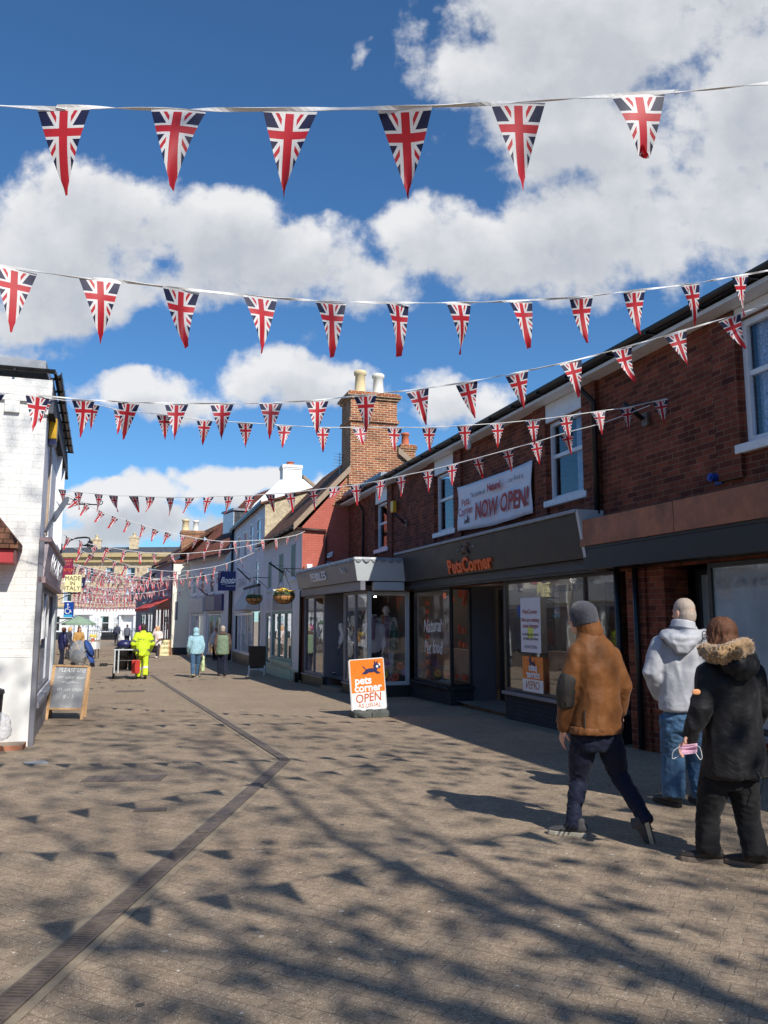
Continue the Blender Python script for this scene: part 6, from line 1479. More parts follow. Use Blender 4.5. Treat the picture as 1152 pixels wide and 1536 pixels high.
def person(label, J, S):
    """J: joints in the world; S: clothes"""
    k_, fd, sd, up = J['k'], J['fd'], J['sd'], V((0, 0, 1)); near = S.get('near', False)
    hfd = J.get('hfd', fd); hsd = V((hfd.y, -hfd.x, 0)).normalized(); vx = .0065 if near else (.012 if S.get('mid') else .018)
    b = MB()
    if not S.get('nohead'):
        head(b, J['hd'], k_, hfd, hsd, up); b.tube([J['nk'] - up * .06 * k_, J['hd'] - up * .06 * k_ - hfd * .015 * k_], [.06 * k_, .052 * k_], 12)
    pel = (J['hipL'] + J['hipR']) / 2; ch = (J['shL'] + J['shR']) / 2
    loft(b, [(pel - up * .05 * k_, .12 * k_, .085 * k_), (pel + up * .08 * k_, .125 * k_, .085 * k_), (pel.lerp(ch, .5), .115 * k_, .08 * k_), (pel.lerp(ch, .8), .14 * k_, .09 * k_), (ch + up * .02 * k_, .12 * k_, .07 * k_), (J['nk'], .055 * k_, .055 * k_)], sd, fd)
    for s_ in 'LR':
        b.tube([J['sh' + s_], J['el' + s_], J['wr' + s_]], [.045 * k_, .037 * k_, .026 * k_], 10, dome=True)
        b.tube([J['hip' + s_], J['kn' + s_], J['an' + s_]], [.075 * k_, .05 * k_, .036 * k_], 10, dome=True)
        if S.get('hands', True): hand(b, J['wr' + s_], J.get('hd' + s_, (J['wr' + s_] - J['el' + s_])), J.get('palm' + s_, sd * (1 if s_ == 'L' else -1)), k_, S.get('curl', .7), s_ == 'L')
    body = organic(b, S.get('name', 'person'), S.get('skin', m_skin), None, vx, 2 if near else 1, origin=(pel.x, pel.y, min(J['anL'].z, J['anR'].z) - .08 * k_))
    tag(body, label, S.get('cat', 'person'), S.get('group'))
    # trousers
    if S.get('tr'):
        t = MB(); lw = S.get('legw', (.1, .078, .066))
        loft(t, [(pel - up * .09 * k_, .15 * k_, .11 * k_), (pel + up * .0 * k_, .165 * k_, .12 * k_), (pel + up * .1 * k_, .155 * k_, .11 * k_)], sd, fd)
        for s_ in 'LR':
            a = J['an' + s_] + (J['an' + s_] - J['kn' + s_]).normalized() * S.get('cuff', .02) * k_
            t.tube([J['hip' + s_] + up * .02 * k_, J['hip' + s_].lerp(J['kn' + s_], .5), J['kn' + s_], J['kn' + s_].lerp(J['an' + s_], .5), a], [lw[0] * k_, lw[0] * .93 * k_, lw[1] * k_, (lw[1] + lw[2]) / 2 * 1.03 * k_, lw[2] * k_], 14)
        organic(t, 'trousers', S['tr'], body, .011 if near else .02, 2, S.get('twr', .007), 10, stretch=(1, 1, 1.4))
    for s_ in 'LR':
        if S.get('shoe'):
            td = J.get('toe' + s_, fd); su = J.get('sup' + s_, up)
            hl = J.get('heel' + s_, J['an' + s_] - td * .05 * k_ - up * .085 * k_)
            shoe(body, hl, td, su, .28 * k_, .05 * k_, S['shoe'], S.get('sole', m_soled), voxel=.009 if near else .016)
    # coat or top
    if S.get('top'):
        c = MB()
        if 'torso' in J: loft(c, J['torso'], sd, fd)
        else:
            hem = J['hem'] if 'hem' in J else pel - up * S.get('hemdrop', .12) * k_
            w = S.get('bulk', 1.0); sh = ch
            loft(c, [(hem, .19 * k_ * w, .135 * k_ * w), (pel + up * .1 * k_, .18 * k_ * w, .13 * k_ * w), (pel.lerp(ch, .55), .18 * k_ * w, .13 * k_ * w), (pel.lerp(ch, .85), .2 * k_ * w, .135 * k_ * w), (ch + up * .03 * k_, .165 * k_ * w, .1 * k_ * w), (J['nk'], .085 * k_, .085 * k_), (J['nk'] + up * .05 * k_, .08 * k_, .08 * k_)], sd, fd)
        aw = S.get('armw', (.075, .064, .05))
        for s_ in 'LR':
            w_ = J['wr' + s_].lerp(J['el' + s_], .06)
            c.tube([J['sh' + s_], J['sh' + s_].lerp(J['el' + s_], .5), J['el' + s_], J['el' + s_].lerp(J['wr' + s_], .5), w_], [aw[0] * k_, aw[0] * k_ * .97, aw[1] * k_, (aw[1] + aw[2]) / 2 * k_, aw[2] * k_], 14, dome=True)
        top = organic(c, S.get('topname', 'jacket'), S['top'], body, .011 if near else .02, S.get('sm', 3), S.get('wr', .014 if near else .01), 8)
        body['_top'] = top.name
    return body
def stdJ(x, y, h, yaw, stride=.3, armswing=.5, lean=.03, z=None):
    k = h / 1.75; z = zg(y) if z is None else z; o = V((x, y, z))
    fd = V((math.sin(yaw), math.cos(yaw), 0)); sd = V((fd.y, -fd.x, 0)); up = V((0, 0, 1))
    P = lambda s_, f, u: o + sd * s_ * k + fd * f * k + up * u * k
    J = dict(k=k, fd=fd, sd=sd, hd=P(0, lean * 2 + .02, 1.63), nk=P(0, lean * 1.5, 1.48))
    for s_, q, st in (('L', -1, stride), ('R', 1, -stride)):
        J['hip' + s_] = P(q * .09, 0, .9); J['kn' + s_] = P(q * .095, st * .5 + .04, .5 - abs(st) * .03); J['an' + s_] = P(q * .09, st, .09 + (max(0, -st) * .25))
        J['sh' + s_] = P(q * .185, lean, 1.4); J['el' + s_] = P(q * .25, lean - st * armswing * .35 - .03, 1.12); J['wr' + s_] = P(q * .24, lean - st * armswing + .06, .88)
        if st < -.15:
            J['toe' + s_] = (fd * .75 - up * .65).normalized(); J['sup' + s_] = (up * .75 + fd * .65).normalized(); J['heel' + s_] = J['an' + s_] - fd * .07 * k - up * .05 * k
    return J
def part(mb, name, mat, body, smooth=True, vox=None, wr=0, ws=20):
    if vox: return organic(mb, name, mat, body, vox, 2, wr, ws)
    return mb.build(name, mat, body, smooth=smooth)
def hair(body, J, mat, r=1.1, back=.02, drop=0, vox=.012, wr=.006, w=1.0):
    k_ = J['k']; hfd = J.get('hfd', J['fd']); hsd = V((hfd.y, -hfd.x, 0)).normalized(); up = V((0, 0, 1)); c = J['hd']; m = MB()
    m.ell(c - hfd * back * k_ + up * .035 * k_, hsd * .08 * r * k_ * w, hfd * .092 * r * k_, up * .088 * r * k_, 16, 10)
    m.ell(c - hfd * .03 * k_ - up * .02 * k_, hsd * .079 * k_, hfd * .078 * k_, up * .095 * k_, 14, 8)
    if drop:
        m.ell(c - hfd * (.05 + back) * k_ - up * drop * .5 * k_, hsd * .083 * r * k_ * w, hfd * .06 * r * k_, up * (drop * .5 + .05) * k_, 14, 8)
        for q in (-1, 1): m.ell(c + hsd * q * .07 * k_ * w - hfd * .0 * k_ - up * drop * .45 * k_, hsd * .028 * r * k_, hfd * .055 * k_, up * (drop * .5 + .05) * k_, 10, 7)
    return organic(m, 'hair', mat, body, vox, 1, wr, 48, stretch=(1, 1, .12))

up = V((0, 0, 1))
# --- brown coat, grey beanie
D = 6.5; q = lambda x, y, o=0: at_dist(x, y, D + o)
fd = (HD * .86 - RT * .5).normalized(); sd = V((fd.y, -fd.x, 0)); px1 = D / 1211
J = dict(k=1.03, fd=fd, sd=sd, hfd=(HD * .55 - RT * .83).normalized(), hd=q(873, 929), nk=q(886, 958),
         shL=q(865, 979, -.06), elL=q(851, 1036, -.06), wrL=q(846, 1092, .02), shR=q(917, 984, .1), elR=q(934, 1030, .1), wrR=q(929, 1068, .2),
         hipL=q(876, 1105, .0), knL=q(868, 1168, .1), anL=q(860, 1238, .03), hipR=q(912, 1105, .0), knR=q(929, 1163, .0), anR=q(964, 1222, -.2),
         toeL=(-RT * .93 + HD * .35), heelL=V(), palmL=(RT * 1 + HD * .2),
         toeR=(RT * .28 - up * .93 + HD * .25), supR=(RT * -.9 - up * .3 + HD * .35),
         torso=[(q(896, 1094), .225, .17), (q(896, 1060), .212, .16), (q(895, 1030), .192, .15), (q(894, 1000), .212, .15), (q(892, 979), .208, .135), (q(890, 966), .178, .115), (q(887, 956), .125, .1), (q(884, 948), .1, .095), (q(880, 938), .092, .094)])
J['anL'].z = zg(5.6) + .115
hl = q(878, 1250); hl.z = zg(5.7); J['heelL'] = hl
J['heelR'] = q(972, 1226, -.24)
J['hdL'] = (-up * .9 - RT * .15 + HD * .25)
b1 = person('man in a brown waxed coat and grey beanie striding past the shopfront', J, dict(near=True, tr=m_navyjean, top=m_coatbrown, shoe=m_trainer, sole=m_sole, legw=(.102, .07, .05), armw=(.074, .07, .056), wr=.008, skin=m_skin, cuff=.065, sm=4, topname='coat'))
k = MB(); hc = J['hd']; hf = J['hfd']; hs = V((hf.y, -hf.x, 0))
k.ell(hc - hf * .012 + up * .045, hs * .1, hf * .114, up * .105, 18, 12); k.tube([hc - hf * .03 - up * .045, hc - hf * .02 + up * .0, hc - hf * .012 + up * .05], [.094, .102, .1], 18, side=hs, flat=1.12)
part(k, 'beanie', m_beanie, b1, vox=.009, wr=.003, ws=60)
k = MB(); k.tube([q(888, 962, .03), q(885, 950, .0), q(879, 932, -.0)], [.1, .108, .103], 18, side=sd); organic(k, 'collar', m_coatbrown, b1, .008, 2, .003, 14)
k = MB(); loft(k, [(q(893, 1099, .0), .226, .172), (q(893, 1094, .0), .23, .176), (q(893, 1088, .0), .226, .172)], sd, fd, dome=False); organic(k, 'hem_band', m_coatbrown, b1, .01, 1, .004, 12)
k = MB(); k.tube([q(852, 1020, -.075), q(849, 1036, -.075), q(848, 1052, -.06)], [.073, .074, .07], 16, dome=True); part(k, 'elbow_patch', m_patch, b1, vox=.01, wr=.005)
k = MB(); k.tube([q(877, 1065, -.155), q(877.5, 1093, -.172)], .005, 6); k.build('vent_seam', m_patch, b1)
k = MB(); k.tube([q(846, 1077, 0), q(845, 1084, .01)], [.06, .058], 14); k.build('cuff', m_coatbrown, b1, smooth=True)
for s_, pts in (('L', [(846, 1246), (852, 1247), (858, 1248)]), ):
    for i, (x, y) in enumerate(pts):
        k = MB(); p = q(x, y, -.0); k.bar(p - HD * .052 + up * .032, p - HD * .04 + up * .062 + RT * .018, .012, .006); k.build('stripe', m_soled, b1)
# --- pale jacket, cropped grey hair
D = 7.55; q = lambda x, y, o=0: at_dist(x, y, D + o)
fd = (HD * .96 - RT * .28).normalized(); sd = V((fd.y, -fd.x, 0))
J = dict(k=1.12, fd=fd, sd=sd, hfd=(HD * .93 - RT * .36).normalized(), hd=q(1026, 919), nk=q(1024, 948),
         shL=q(991, 968, -.02), elL=q(977, 1008, -.03), wrL=q(990, 1043, .1), shR=q(1057, 968, .02), elR=q(1068, 1010, .02), wrR=q(1058, 1045, .14),
         hipL=q(1009, 1078), knL=q(1009, 1135, .06), anL=q(1011, 1195, .0), hipR=q(1040, 1078), knR=q(1047, 1140, .1), anR=q(1056, 1200, .0),
         toeL=(fd - sd * .1), toeR=(fd + sd * .2),
         torso=[(q(1023, 1064), .215, .17), (q(1023, 1035), .21, .165), (q(1022, 1005), .212, .16), (q(1022, 980), .225, .15), (q(1023, 965), .21, .13), (q(1024, 952), .165, .115), (q(1025, 938), .115, .1)])
J['anL'].z = J['anR'].z = zg(6.4) + .1
b2 = person('man with cropped grey hair in a pale grey hooded jacket and blue jeans', J, dict(near=True, tr=m_jean, top=m_jacketw, shoe=m_shoeb, legw=(.105, .092, .086), armw=(.08, .072, .058), wr=.008, sm=5, hands=True))
hair(b2, J, m_hairgrey, 1.025, .006, vox=.009, wr=.0)
k = MB(); k.tube([q(1024, 948, -.02), q(1025, 931, -.01)], [.12, .105], 18, side=sd); part(k, 'collar', m_jacketw, b2, vox=.01)
k = MB(); k.tube([q(1024, 950, -.02), q(1025, 941, -.02)], [.135, .128], 18, side=sd); part(k, 'lining', m_collarg, b2, vox=.01)
k = MB(); hp_ = [(q(1024, 978, -.2), .05, .03), (q(1024, 966, -.2), .13, .05), (q(1024, 954, -.16), .19, .07), (q(1024, 946, -.1), .19, .09)]
loft(k, hp_, RT, HD); k.tube([q(995, 952, -.1), q(1008, 956, -.2), q(1024, 958, -.23), q(1040, 956, -.2), q(1056, 950, -.1)], .035, 10, dome=True)
part(k, 'hood', m_jacketw, b2, vox=.011, wr=.01, ws=10)
# --- black parka with fur collar
D = 5.75; q = lambda x, y, o=0: at_dist(x, y, D + o)
fd = (HD * .9 - RT * .44).normalized(); sd = V((fd.y, -fd.x, 0))
J = dict(k=.97, fd=fd, sd=sd, hfd=(HD * .8 - RT * .6).normalized(), hd=q(1080, 953), nk=q(1090, 985),
         shL=q(1062, 1010, -.06), elL=q(1052, 1062, -.1), wrL=q(1034, 1106, -.06), shR=q(1131, 1010, .06), elR=q(1143, 1060, .08), wrR=q(1128, 1092, .2),
         hipL=q(1075, 1160), knL=q(1062, 1222, .06), anL=q(1063, 1284, .04), hipR=q(1112, 1160), knR=q(1122, 1232, .0), anR=q(1135, 1300, -.12),
         hdL=(-RT * .62 - up * .62 - HD * .1), palmL=(RT * .3 - HD * .6 - up * .5),
         toeL=(-RT * .9 + HD * .35), toeR=(-RT * .75 + HD * .5),
         torso=[(q(1103, 1161), .24, .19), (q(1101, 1130), .237, .185), (q(1099, 1090), .215, .165), (q(1097, 1050), .212, .16), (q(1097, 1020), .212, .15), (q(1096, 1003), .185, .13), (q(1093, 988), .125, .11), (q(1090, 976), .1, .1)])
hl = q(1082, 1292, .02); hl.z = zg(4.9); J['heelL'] = hl
hl = q(1150, 1306, -.1); hl.z = zg(4.6); J['heelR'] = hl
J['anL'].z = zg(4.9) + .1; J['anR'].z = zg(4.6) + .1
b3_ = person('woman in a black parka with fur collar, holding a pink face mask', J, dict(near=True, tr=m_blacktr, top=m_parka, shoe=m_shoeb, sole=M('grey_sole', s(120, 108, 96), .8, .1, 20), legw=(.108, .08, .082), armw=(.078, .073, .058), wr=.01, sm=5, cuff=.035, curl=.95, topname='parka'))
hair(b3_, J, m_hairbrown, 1.17, .018, .15, vox=.008, wr=.005, w=1.05)
k = MB()
fr_pts = [q(1058, 975, -.02), q(1068, 981, -.12), q(1084, 982, -.2), q(1102, 977, -.22), q(1116, 971, -.14), q(1118, 968, 0)]
k.tube(fr_pts, [.04, .052, .058, .06, .055, .04], 12, dome=True); fu = organic(k, 'fur_collar', m_fur, b3_, .009, 1, .018, 55, stretch=(1, 1, 1))
k = MB(); rf = random.Random(3)
for i in range(900):
    j = rf.uniform(0, 4.99); a = fr_pts[int(j)].lerp(fr_pts[int(j) + 1], j % 1); d = V((rf.gauss(0, 1), rf.gauss(0, 1), rf.gauss(0, 1))).normalized()
    p = a + d * .048; e = (d + V((rf.gauss(0, .4), rf.gauss(0, .4), rf.gauss(-.2, .4)))).normalized(); o_ = e.orthogonal().normalized() * .0035
    k.add([p - o_, p + o_, p + e * rf.uniform(.025, .045)], [(0, 1, 2)])
k.build('fur_strands', m_fur, fu, recalc=False)
k = MB(); loft(k, [(q(1112, 1016, -.19), .06, .03), (q(1112, 1004, -.2), .115, .06), (q(1110, 992, -.17), .13, .075), (q(1104, 982, -.12), .12, .08)], RT, HD); k.tube([q(1086, 990, -.14), q(1104, 998, -.24), q(1122, 992, -.2), q(1127, 984, -.1)], .035, 10, dome=True); part(k, 'hood', m_parka, b3_, vox=.011, wr=.012, ws=12)
k = MB(); bc = q(1044.5, 1038, -.165); k.ell(bc, RT * .03, HD * .006, up * .022, 14, 6); k.build('badge', m_badge, b3_, smooth=True)
k = MB(); hj = J['hd']; hf = J['hfd']; hs = V((hf.y, -hf.x, 0))
for qq in (-1, 1): k.tube([hj + hs * qq * .078 + up * .005 - hf * .0, hj + hs * qq * .07 + hf * .092 + up * .003], .003, 5)
k.tube([hj + hf * .1 + hs * (.03 * math.cos(t) - .034) + up * .03 * math.sin(t) for t in [i * .55 for i in range(13)]], .003, 5); k.tube([hj + hf * .1 + hs * (.03 * math.cos(t) + .034) + up * .03 * math.sin(t) for t in [i * .55 for i in range(13)]], .003, 5)
k.build('glasses', m_soled, b3_)
k = MB(); k.tube([q(1140, 1155, -.2), q(1146, 1172, -.19), q(1141, 1190, -.18)], .004, 5); k.build('drawcord', m_parka, b3_)
mk = thing('face_mask', q(1031, 1127, -.1), 'crumpled pink face mask with white ear loops in the left hand of the parka wearer', 'mask')
k = MB(); n = 9; vs = []
for j in range(n):
    for i in range(n):
        a, b = i / (n - 1), j / (n - 1); p = q(1019 + 27 * a, 1118 + 15 * b - 3 * a, -.1 + .035 * math.sin(a * 3.1) * math.sin(b * 3) + .012 * math.sin(b * 15)); vs.append(p)
k.add(vs, [(j * n + i, j * n + i + 1, (j + 1) * n + i + 1, (j + 1) * n + i) for j in range(n - 1) for i in range(n - 1)]); o = k.build('cloth', m_mask, mk, smooth=True)
sdm = o.modifiers.new('t', 'SOLIDIFY'); sdm.thickness = .003
k = MB(); k.tube(spline([q(1044, 1118, -.1), q(1050, 1122, -.12), q(1053, 1136, -.11), q(1050, 1139, -.1), q(1043, 1129, -.1)], 5), .0028, 5); k.build('ear_loop', m_wpanel, mk); k = MB(); k.tube(spline([q(1019, 1120, -.1), q(1010, 1127, -.11), q(1009, 1138, -.1), q(1018, 1134, -.1)], 5), .0028, 5); k.build('ear_loop', m_wpanel, mk)

# --- distant people
def sleeves(body, J, mat, r=(.082, .07, .055)):
    k = MB(); k_ = J['k']
    for s_ in 'LR': k.tube([J['sh' + s_], J['el' + s_], J['wr' + s_].lerp(J['el' + s_], .06)], [x * k_ for x in r], 12, dome=True)
    return organic(k, 'sleeves', mat, body, .02, 2, .006, 8)
def hood(body, J, mat, r=1.28):
    k_ = J['k']; fd_ = J['fd']; sd_ = J['sd']; m = MB(); c = J['hd']
    m.ell(c - fd_ * .02 * k_ + up * .02 * k_, sd_ * .088 * r * k_, fd_ * .1 * r * k_, up * .108 * r * k_, 16, 10); m.ell(J['nk'] + up * .03 * k_ - fd_ * .03 * k_, sd_ * .12 * k_, fd_ * .11 * k_, up * .08 * k_)
    return organic(m, 'hood', mat, body, .016, 2, .006, 12)

J = stdJ(.66, 28.2, 1.8, rad(-4), .18, .2, .04)
J['elL'] = J['elL'] - J['sd'] * .06; J['elR'] = J['elR'] + J['sd'] * .05; J['wrL'] += J['fd'] * .22; J['wrR'] += J['fd'] * .22
hv = person('street cleaner in yellow high visibility jacket and trousers behind a barrow', J, dict(mid=True, tr=m_hivis, top=m_hivis, shoe=m_shoeb, bulk=1.22, armw=(.095, .085, .065), legw=(.11, .09, .085), hemdrop=.16))
hair(hv, J, M('dark_hair', s(60, 48, 42), .7, .2, 30), 1.08)
pel = (J['hipL'] + J['hipR']) / 2; ch = (J['shL'] + J['shR']) / 2
for z, w in ((pel + up * .02, .245), (pel.lerp(ch, .68), .247)):
    k = MB(); k.rings([ring(z + up * dz, J['sd'] * w, J['fd'] * w * .68, 24) for dz in (-.045, .045)], cap=False); k.build('reflective_band', m_reflect, hv)
for s_ in 'LR':
    k = MB(); a = J['sh' + s_].lerp(J['el' + s_], .62); b = J['sh' + s_].lerp(J['el' + s_], .82); k.tube([a, b], [.102, .098], 14); k.build('reflective_band', m_reflect, hv)
    k = MB(); a = J['kn' + s_].lerp(J['an' + s_], .3); b = J['kn' + s_].lerp(J['an' + s_], .48); k.tube([a, b], [.1, .098], 14); k.build('reflective_band', m_silver, hv)
    k = MB(); qs = -1 if s_ == 'L' else 1; k.tube([J['hip' + s_] + J['sd'] * qs * .075, J['kn' + s_] + J['sd'] * qs * .05, J['an' + s_] + J['sd'] * qs * .05], [.06, .055, .055], 10); k.build('navy_panel', m_navybox, hv, smooth=True)
J = stdJ(2.4, 28.4, 1.66, rad(2), -.24, .35)
bh = person('person in light blue hooded fleece and blue jeans carrying a patterned bag', J, dict(mid=True, tr=m_jean, top=m_ltblue, shoe=m_trainer, sole=m_sole, bulk=1.1, hemdrop=.06, armw=(.085, .075, .055)))
hood(bh, J, m_ltblue)
bgp = J['wrR'] + V((.02, 0, -.12)); k = MB(); loft(k, [(bgp + V((0, 0, -.5)), .14, .07), (bgp + V((0, 0, -.25)), .16, .07), (bgp + V((.02, 0, -.02)), .13, .03)], J['fd'], J['sd']); k.tube([bgp + V((0, -.08, 0)), J['wrR'] + V((0, 0, -.06)), bgp + V((0, .08, 0))], .012, 6)
tag(organic(k, 'shopping_bag', m_bagprint, None, .018, 1, .01, 9, origin=bgp - V((0, 0, .5))), 'pale shopping bag with green pattern carried between the blue and olive walkers', 'bag')
J = stdJ(3.36, 28.9, 1.74, rad(4), .16, .4)
gv = person('grey-haired walker in an olive gilet over brown sleeves, with dark jeans', J, dict(mid=True, tr=m_navyjean, top=m_olive, shoe=m_trainer, bulk=1.18, hemdrop=.14, armw=(.06, .05, .04)))
sleeves(gv, J, m_brownsl, (.088, .075, .055)); hair(gv, J, m_hairgrey, 1.12, .01)
k = MB(); loft(k, [(J['nk'] - up * .04 - J['fd'] * .1, .13, .05), (J['nk'] + up * .03 - J['fd'] * .08, .13, .07), (J['nk'] + up * .07 - J['fd'] * .03, .11, .08)], J['sd'], J['fd']); organic(k, 'hood', m_brownsl, gv, .016, 2, .006, 10)
J = stdJ(1.85, 46, 1.72, rad(215), .12, .1)
J['elR'] = J['shR'] + J['sd'] * .12 - up * .2 + J['fd'] * .05; J['wrR'] = J['hd'] + J['sd'] * .1 + J['fd'] * .08 - up * .03; J['wrL'] = J['wrL'] + J['fd'] * .25 + up * .2
pw = person('blonde woman in a long pale cardigan with a phone, outside the dark red shop', J, dict(tr=m_grtr, top=m_cardi, shoe=m_cardi, hemdrop=.22, bulk=1.1)); hair(pw, J, m_hairblond, 1.22, .02, .25, vox=.02)
ph = thing('phone', J['wrR'] + up * .06, 'dark phone held to the ear of the blonde woman', 'phone'); k = MB(); k.obox(J['wrR'] + up * .05 - J['sd'] * .02, J['sd'] * .006, J['fd'] * .035, up * .07); k.build('case', m_soled, ph, bevel=.004)
J = stdJ(.72, 36, 1.72, rad(10), .15, .2); pk = person('walker in a bright magenta hat ahead of the yellow-clad worker', J, dict(tr=m_grtr, top=M('wine_coat', s(96, 48, 52), .8, .1, 8), shoe=m_shoeb)); k = MB(); k.ell(J['hd'] + up * .05, V((.115, 0, 0)), V((0, .12, 0)), V((0, 0, .12))); k.ell(J['hd'] + up * .17, V((.04, 0, 0)), V((0, .04, 0)), V((0, 0, .04))); part(k, 'bobble_hat', m_pinkhat, pk, vox=.018)
J = stdJ(-.5, 74, 1.76, rad(0), .2, .3); p_ = person('dark-coated walker near the far railings before the white ground floor', J, dict(tr=m_grtr, top=m_dkblue, shoe=m_shoeb)); hair(p_, J, m_hairgrey, 1.1, vox=.02)
J = stdJ(.35, 72, 1.7, rad(0), .2, .3); p_ = person('far walker in a grey top and dark jeans beside the far porch', J, dict(tr=m_navyjean, top=m_collarg, shoe=m_shoeb)); hair(p_, J, m_hairbrown, 1.1, vox=.02)
J = stdJ(-2.15, 44.5, 1.7, rad(160), .05, .1); p_ = person('person in a long tan coat with auburn hair beside the café table', J, dict(tr=m_grtr, top=m_tanc, shoe=m_shoeb, hemdrop=.35)); hair(p_, J, m_hairbrown, 1.2, .02, .25, vox=.02)
J = stdJ(-2.75, 46.5, 1.68, rad(110), .05, .1); p_ = person('person with fair hair in dark clothes under the green parasol', J, dict(tr=m_grtr, top=m_dkblue, shoe=m_shoeb)); hair(p_, J, m_hairblond, 1.15, .02, .1, vox=.02)
J = stdJ(-2.55, 38.6, 1.7, rad(60), .1, .2); p_ = person('person in a navy coat standing behind the pushchair in the shade', J, dict(tr=m_navyjean, top=m_navybox, shoe=m_shoeb)); hair(p_, J, m_hairbrown, 1.1, vox=.02)
J = stdJ(4.55, 42.2, 1.62, rad(200), .1, .2); p_ = person('small person in a pale top standing in the chemist doorway', J, dict(tr=m_blacktr, top=m_palegrey, shoe=m_shoeb)); hair(p_, J, m_hairbrown, 1.12, vox=.02)

# --- shop dummies in the boutique
def dummy(x, y, z, h, yaw, label, top, tr, headless=False):
    J = stdJ(x, y, h, yaw, .02, .05, 0, z)
    o = person(label, J, dict(name='mannequin', cat='mannequin', mid=True, skin=m_mann, top=top, tr=tr, nohead=headless, shoe=m_mann, topname='jumper', group=None)); return o, J
o, J = dummy(6.22, 19.1, .1, 1.86, rad(195), 'white mannequin with head wearing a green cardigan and long scarf', M('oat_jumper', s(196, 186, 168), .9, .1, 20), m_wpanel)
k = MB(); a = J['nk']; f = J['fd']; r_ = J['sd']
k.tube([a + up * .02 - f * .05, a + up * .01 + r_ * .1, a + f * .12 - up * .05, a + f * .17 - up * .4, a + f * .17 - up * .85], [.05, .055, .06, .07, .075], 10, dome=True); organic(k, 'scarf', m_mannscarf, o, .014, 2, .012, 14)
k = MB(); k.tube([a - r_ * .12 - up * .1, a - r_ * .2 + f * .06 - up * .35, a - r_ * .17 + f * .1 - up * .75], [.08, .11, .1], 12, dome=True); organic(k, 'cardigan', m_dgreen, o, .014, 2, .01, 12)
k = MB(); k.tube([a + r_ * .05 + f * .1, a + r_ * .13 + f * .15 - up * .5], [.03, .035], 8, dome=True); organic(k, 'rust_stole', m_rustscarf, o, .012, 1, .008, 14)
o, J = dummy(5.86, 18.95, .05, 1.74, rad(205), 'headless mannequin in a grey jumper and dark trousers with a patterned scarf', M('pale_grey_knit', s(196, 194, 196), .9, .1, 24, .4, 120), m_grtr, True)
k = MB(); a = J['nk']; k.ell(a + up * .03, V((.1, 0, 0)), V((0, .1, 0)), V((0, 0, .08))); k.tube([a + J['fd'] * .1, a + J['fd'] * .16 - up * .35], [.05, .045], 8, dome=True); organic(k, 'scarf', M('mauve_scarf', s(140, 120, 132), .9, .6, 24), o, .014, 1, .012, 16)
o, J = dummy(5.75, 22.2, .1, 1.7, rad(240), 'mannequin in a white top behind the left boutique window', m_wpanel, m_jean)
hb = thing('handbag', (5.98, 18.75, .1), 'grey tote bag with tall handles on the boutique window floor', 'bag')
k = MB(); loft(k, [(V((6.02, 18.75, .1)), .13, .06), (V((6.02, 18.75, .35)), .15, .06), (V((6.02, 18.75, .5)), .12, .05)], V((1, 0, 0)), V((0, 1, 0))); k.build('bag_body', m_greybag, hb, smooth=True)
k = MB()
for yy in (-.03, .03): k.tube([V((5.94, 18.75 + yy, .48)), V((5.97, 18.75 + yy, .75)), V((6.02, 18.75 + yy, .8)), V((6.07, 18.75 + yy, .75)), V((6.1, 18.75 + yy, .48))], .012, 6)
k.build('handle', m_greybag, hb)
# ---------------------------------------------------------------- sun, sky with clouds, camera
SUN_EL, SUN_OFF = rad(41), rad(14)                           # behind the viewer, a little to the right
sun_dir = V((math.sin(SUN_OFF) * math.cos(SUN_EL), -math.cos(SUN_OFF) * math.cos(SUN_EL), math.sin(SUN_EL)))
L = bpy.data.lights.new('sun', 'SUN'); L.energy = 4.8; L.angle = rad(.55); L.color = (1, .95, .87)
so_ = bpy.data.objects.new('sun', L); link(so_); so_.rotation_euler = sun_dir.to_track_quat('Z', 'Y').to_euler(); so_.location = sun_dir * 60
W = bpy.data.worlds.new('World'); sc.world = W; W.use_nodes = True
t = W.node_tree; t.nodes.clear(); N = NT(t)
out = N.n('OutputWorld'); bg = N.n('Background'); N.l(bg.outputs[0], out.inputs[0]); bg.inputs[1].default_value = .08
sky = N.n('TexSky'); sky.sky_type = 'NISHITA'; sky.sun_disc = False; sky.sun_elevation = SUN_EL; sky.sun_rotation = math.pi - SUN_OFF
sky.air_density = 1.0; sky.dust_density = .3; sky.ozone_density = 2.2; sky.altitude = 100
dirv = N.n('TexCoord').outputs['Generated']
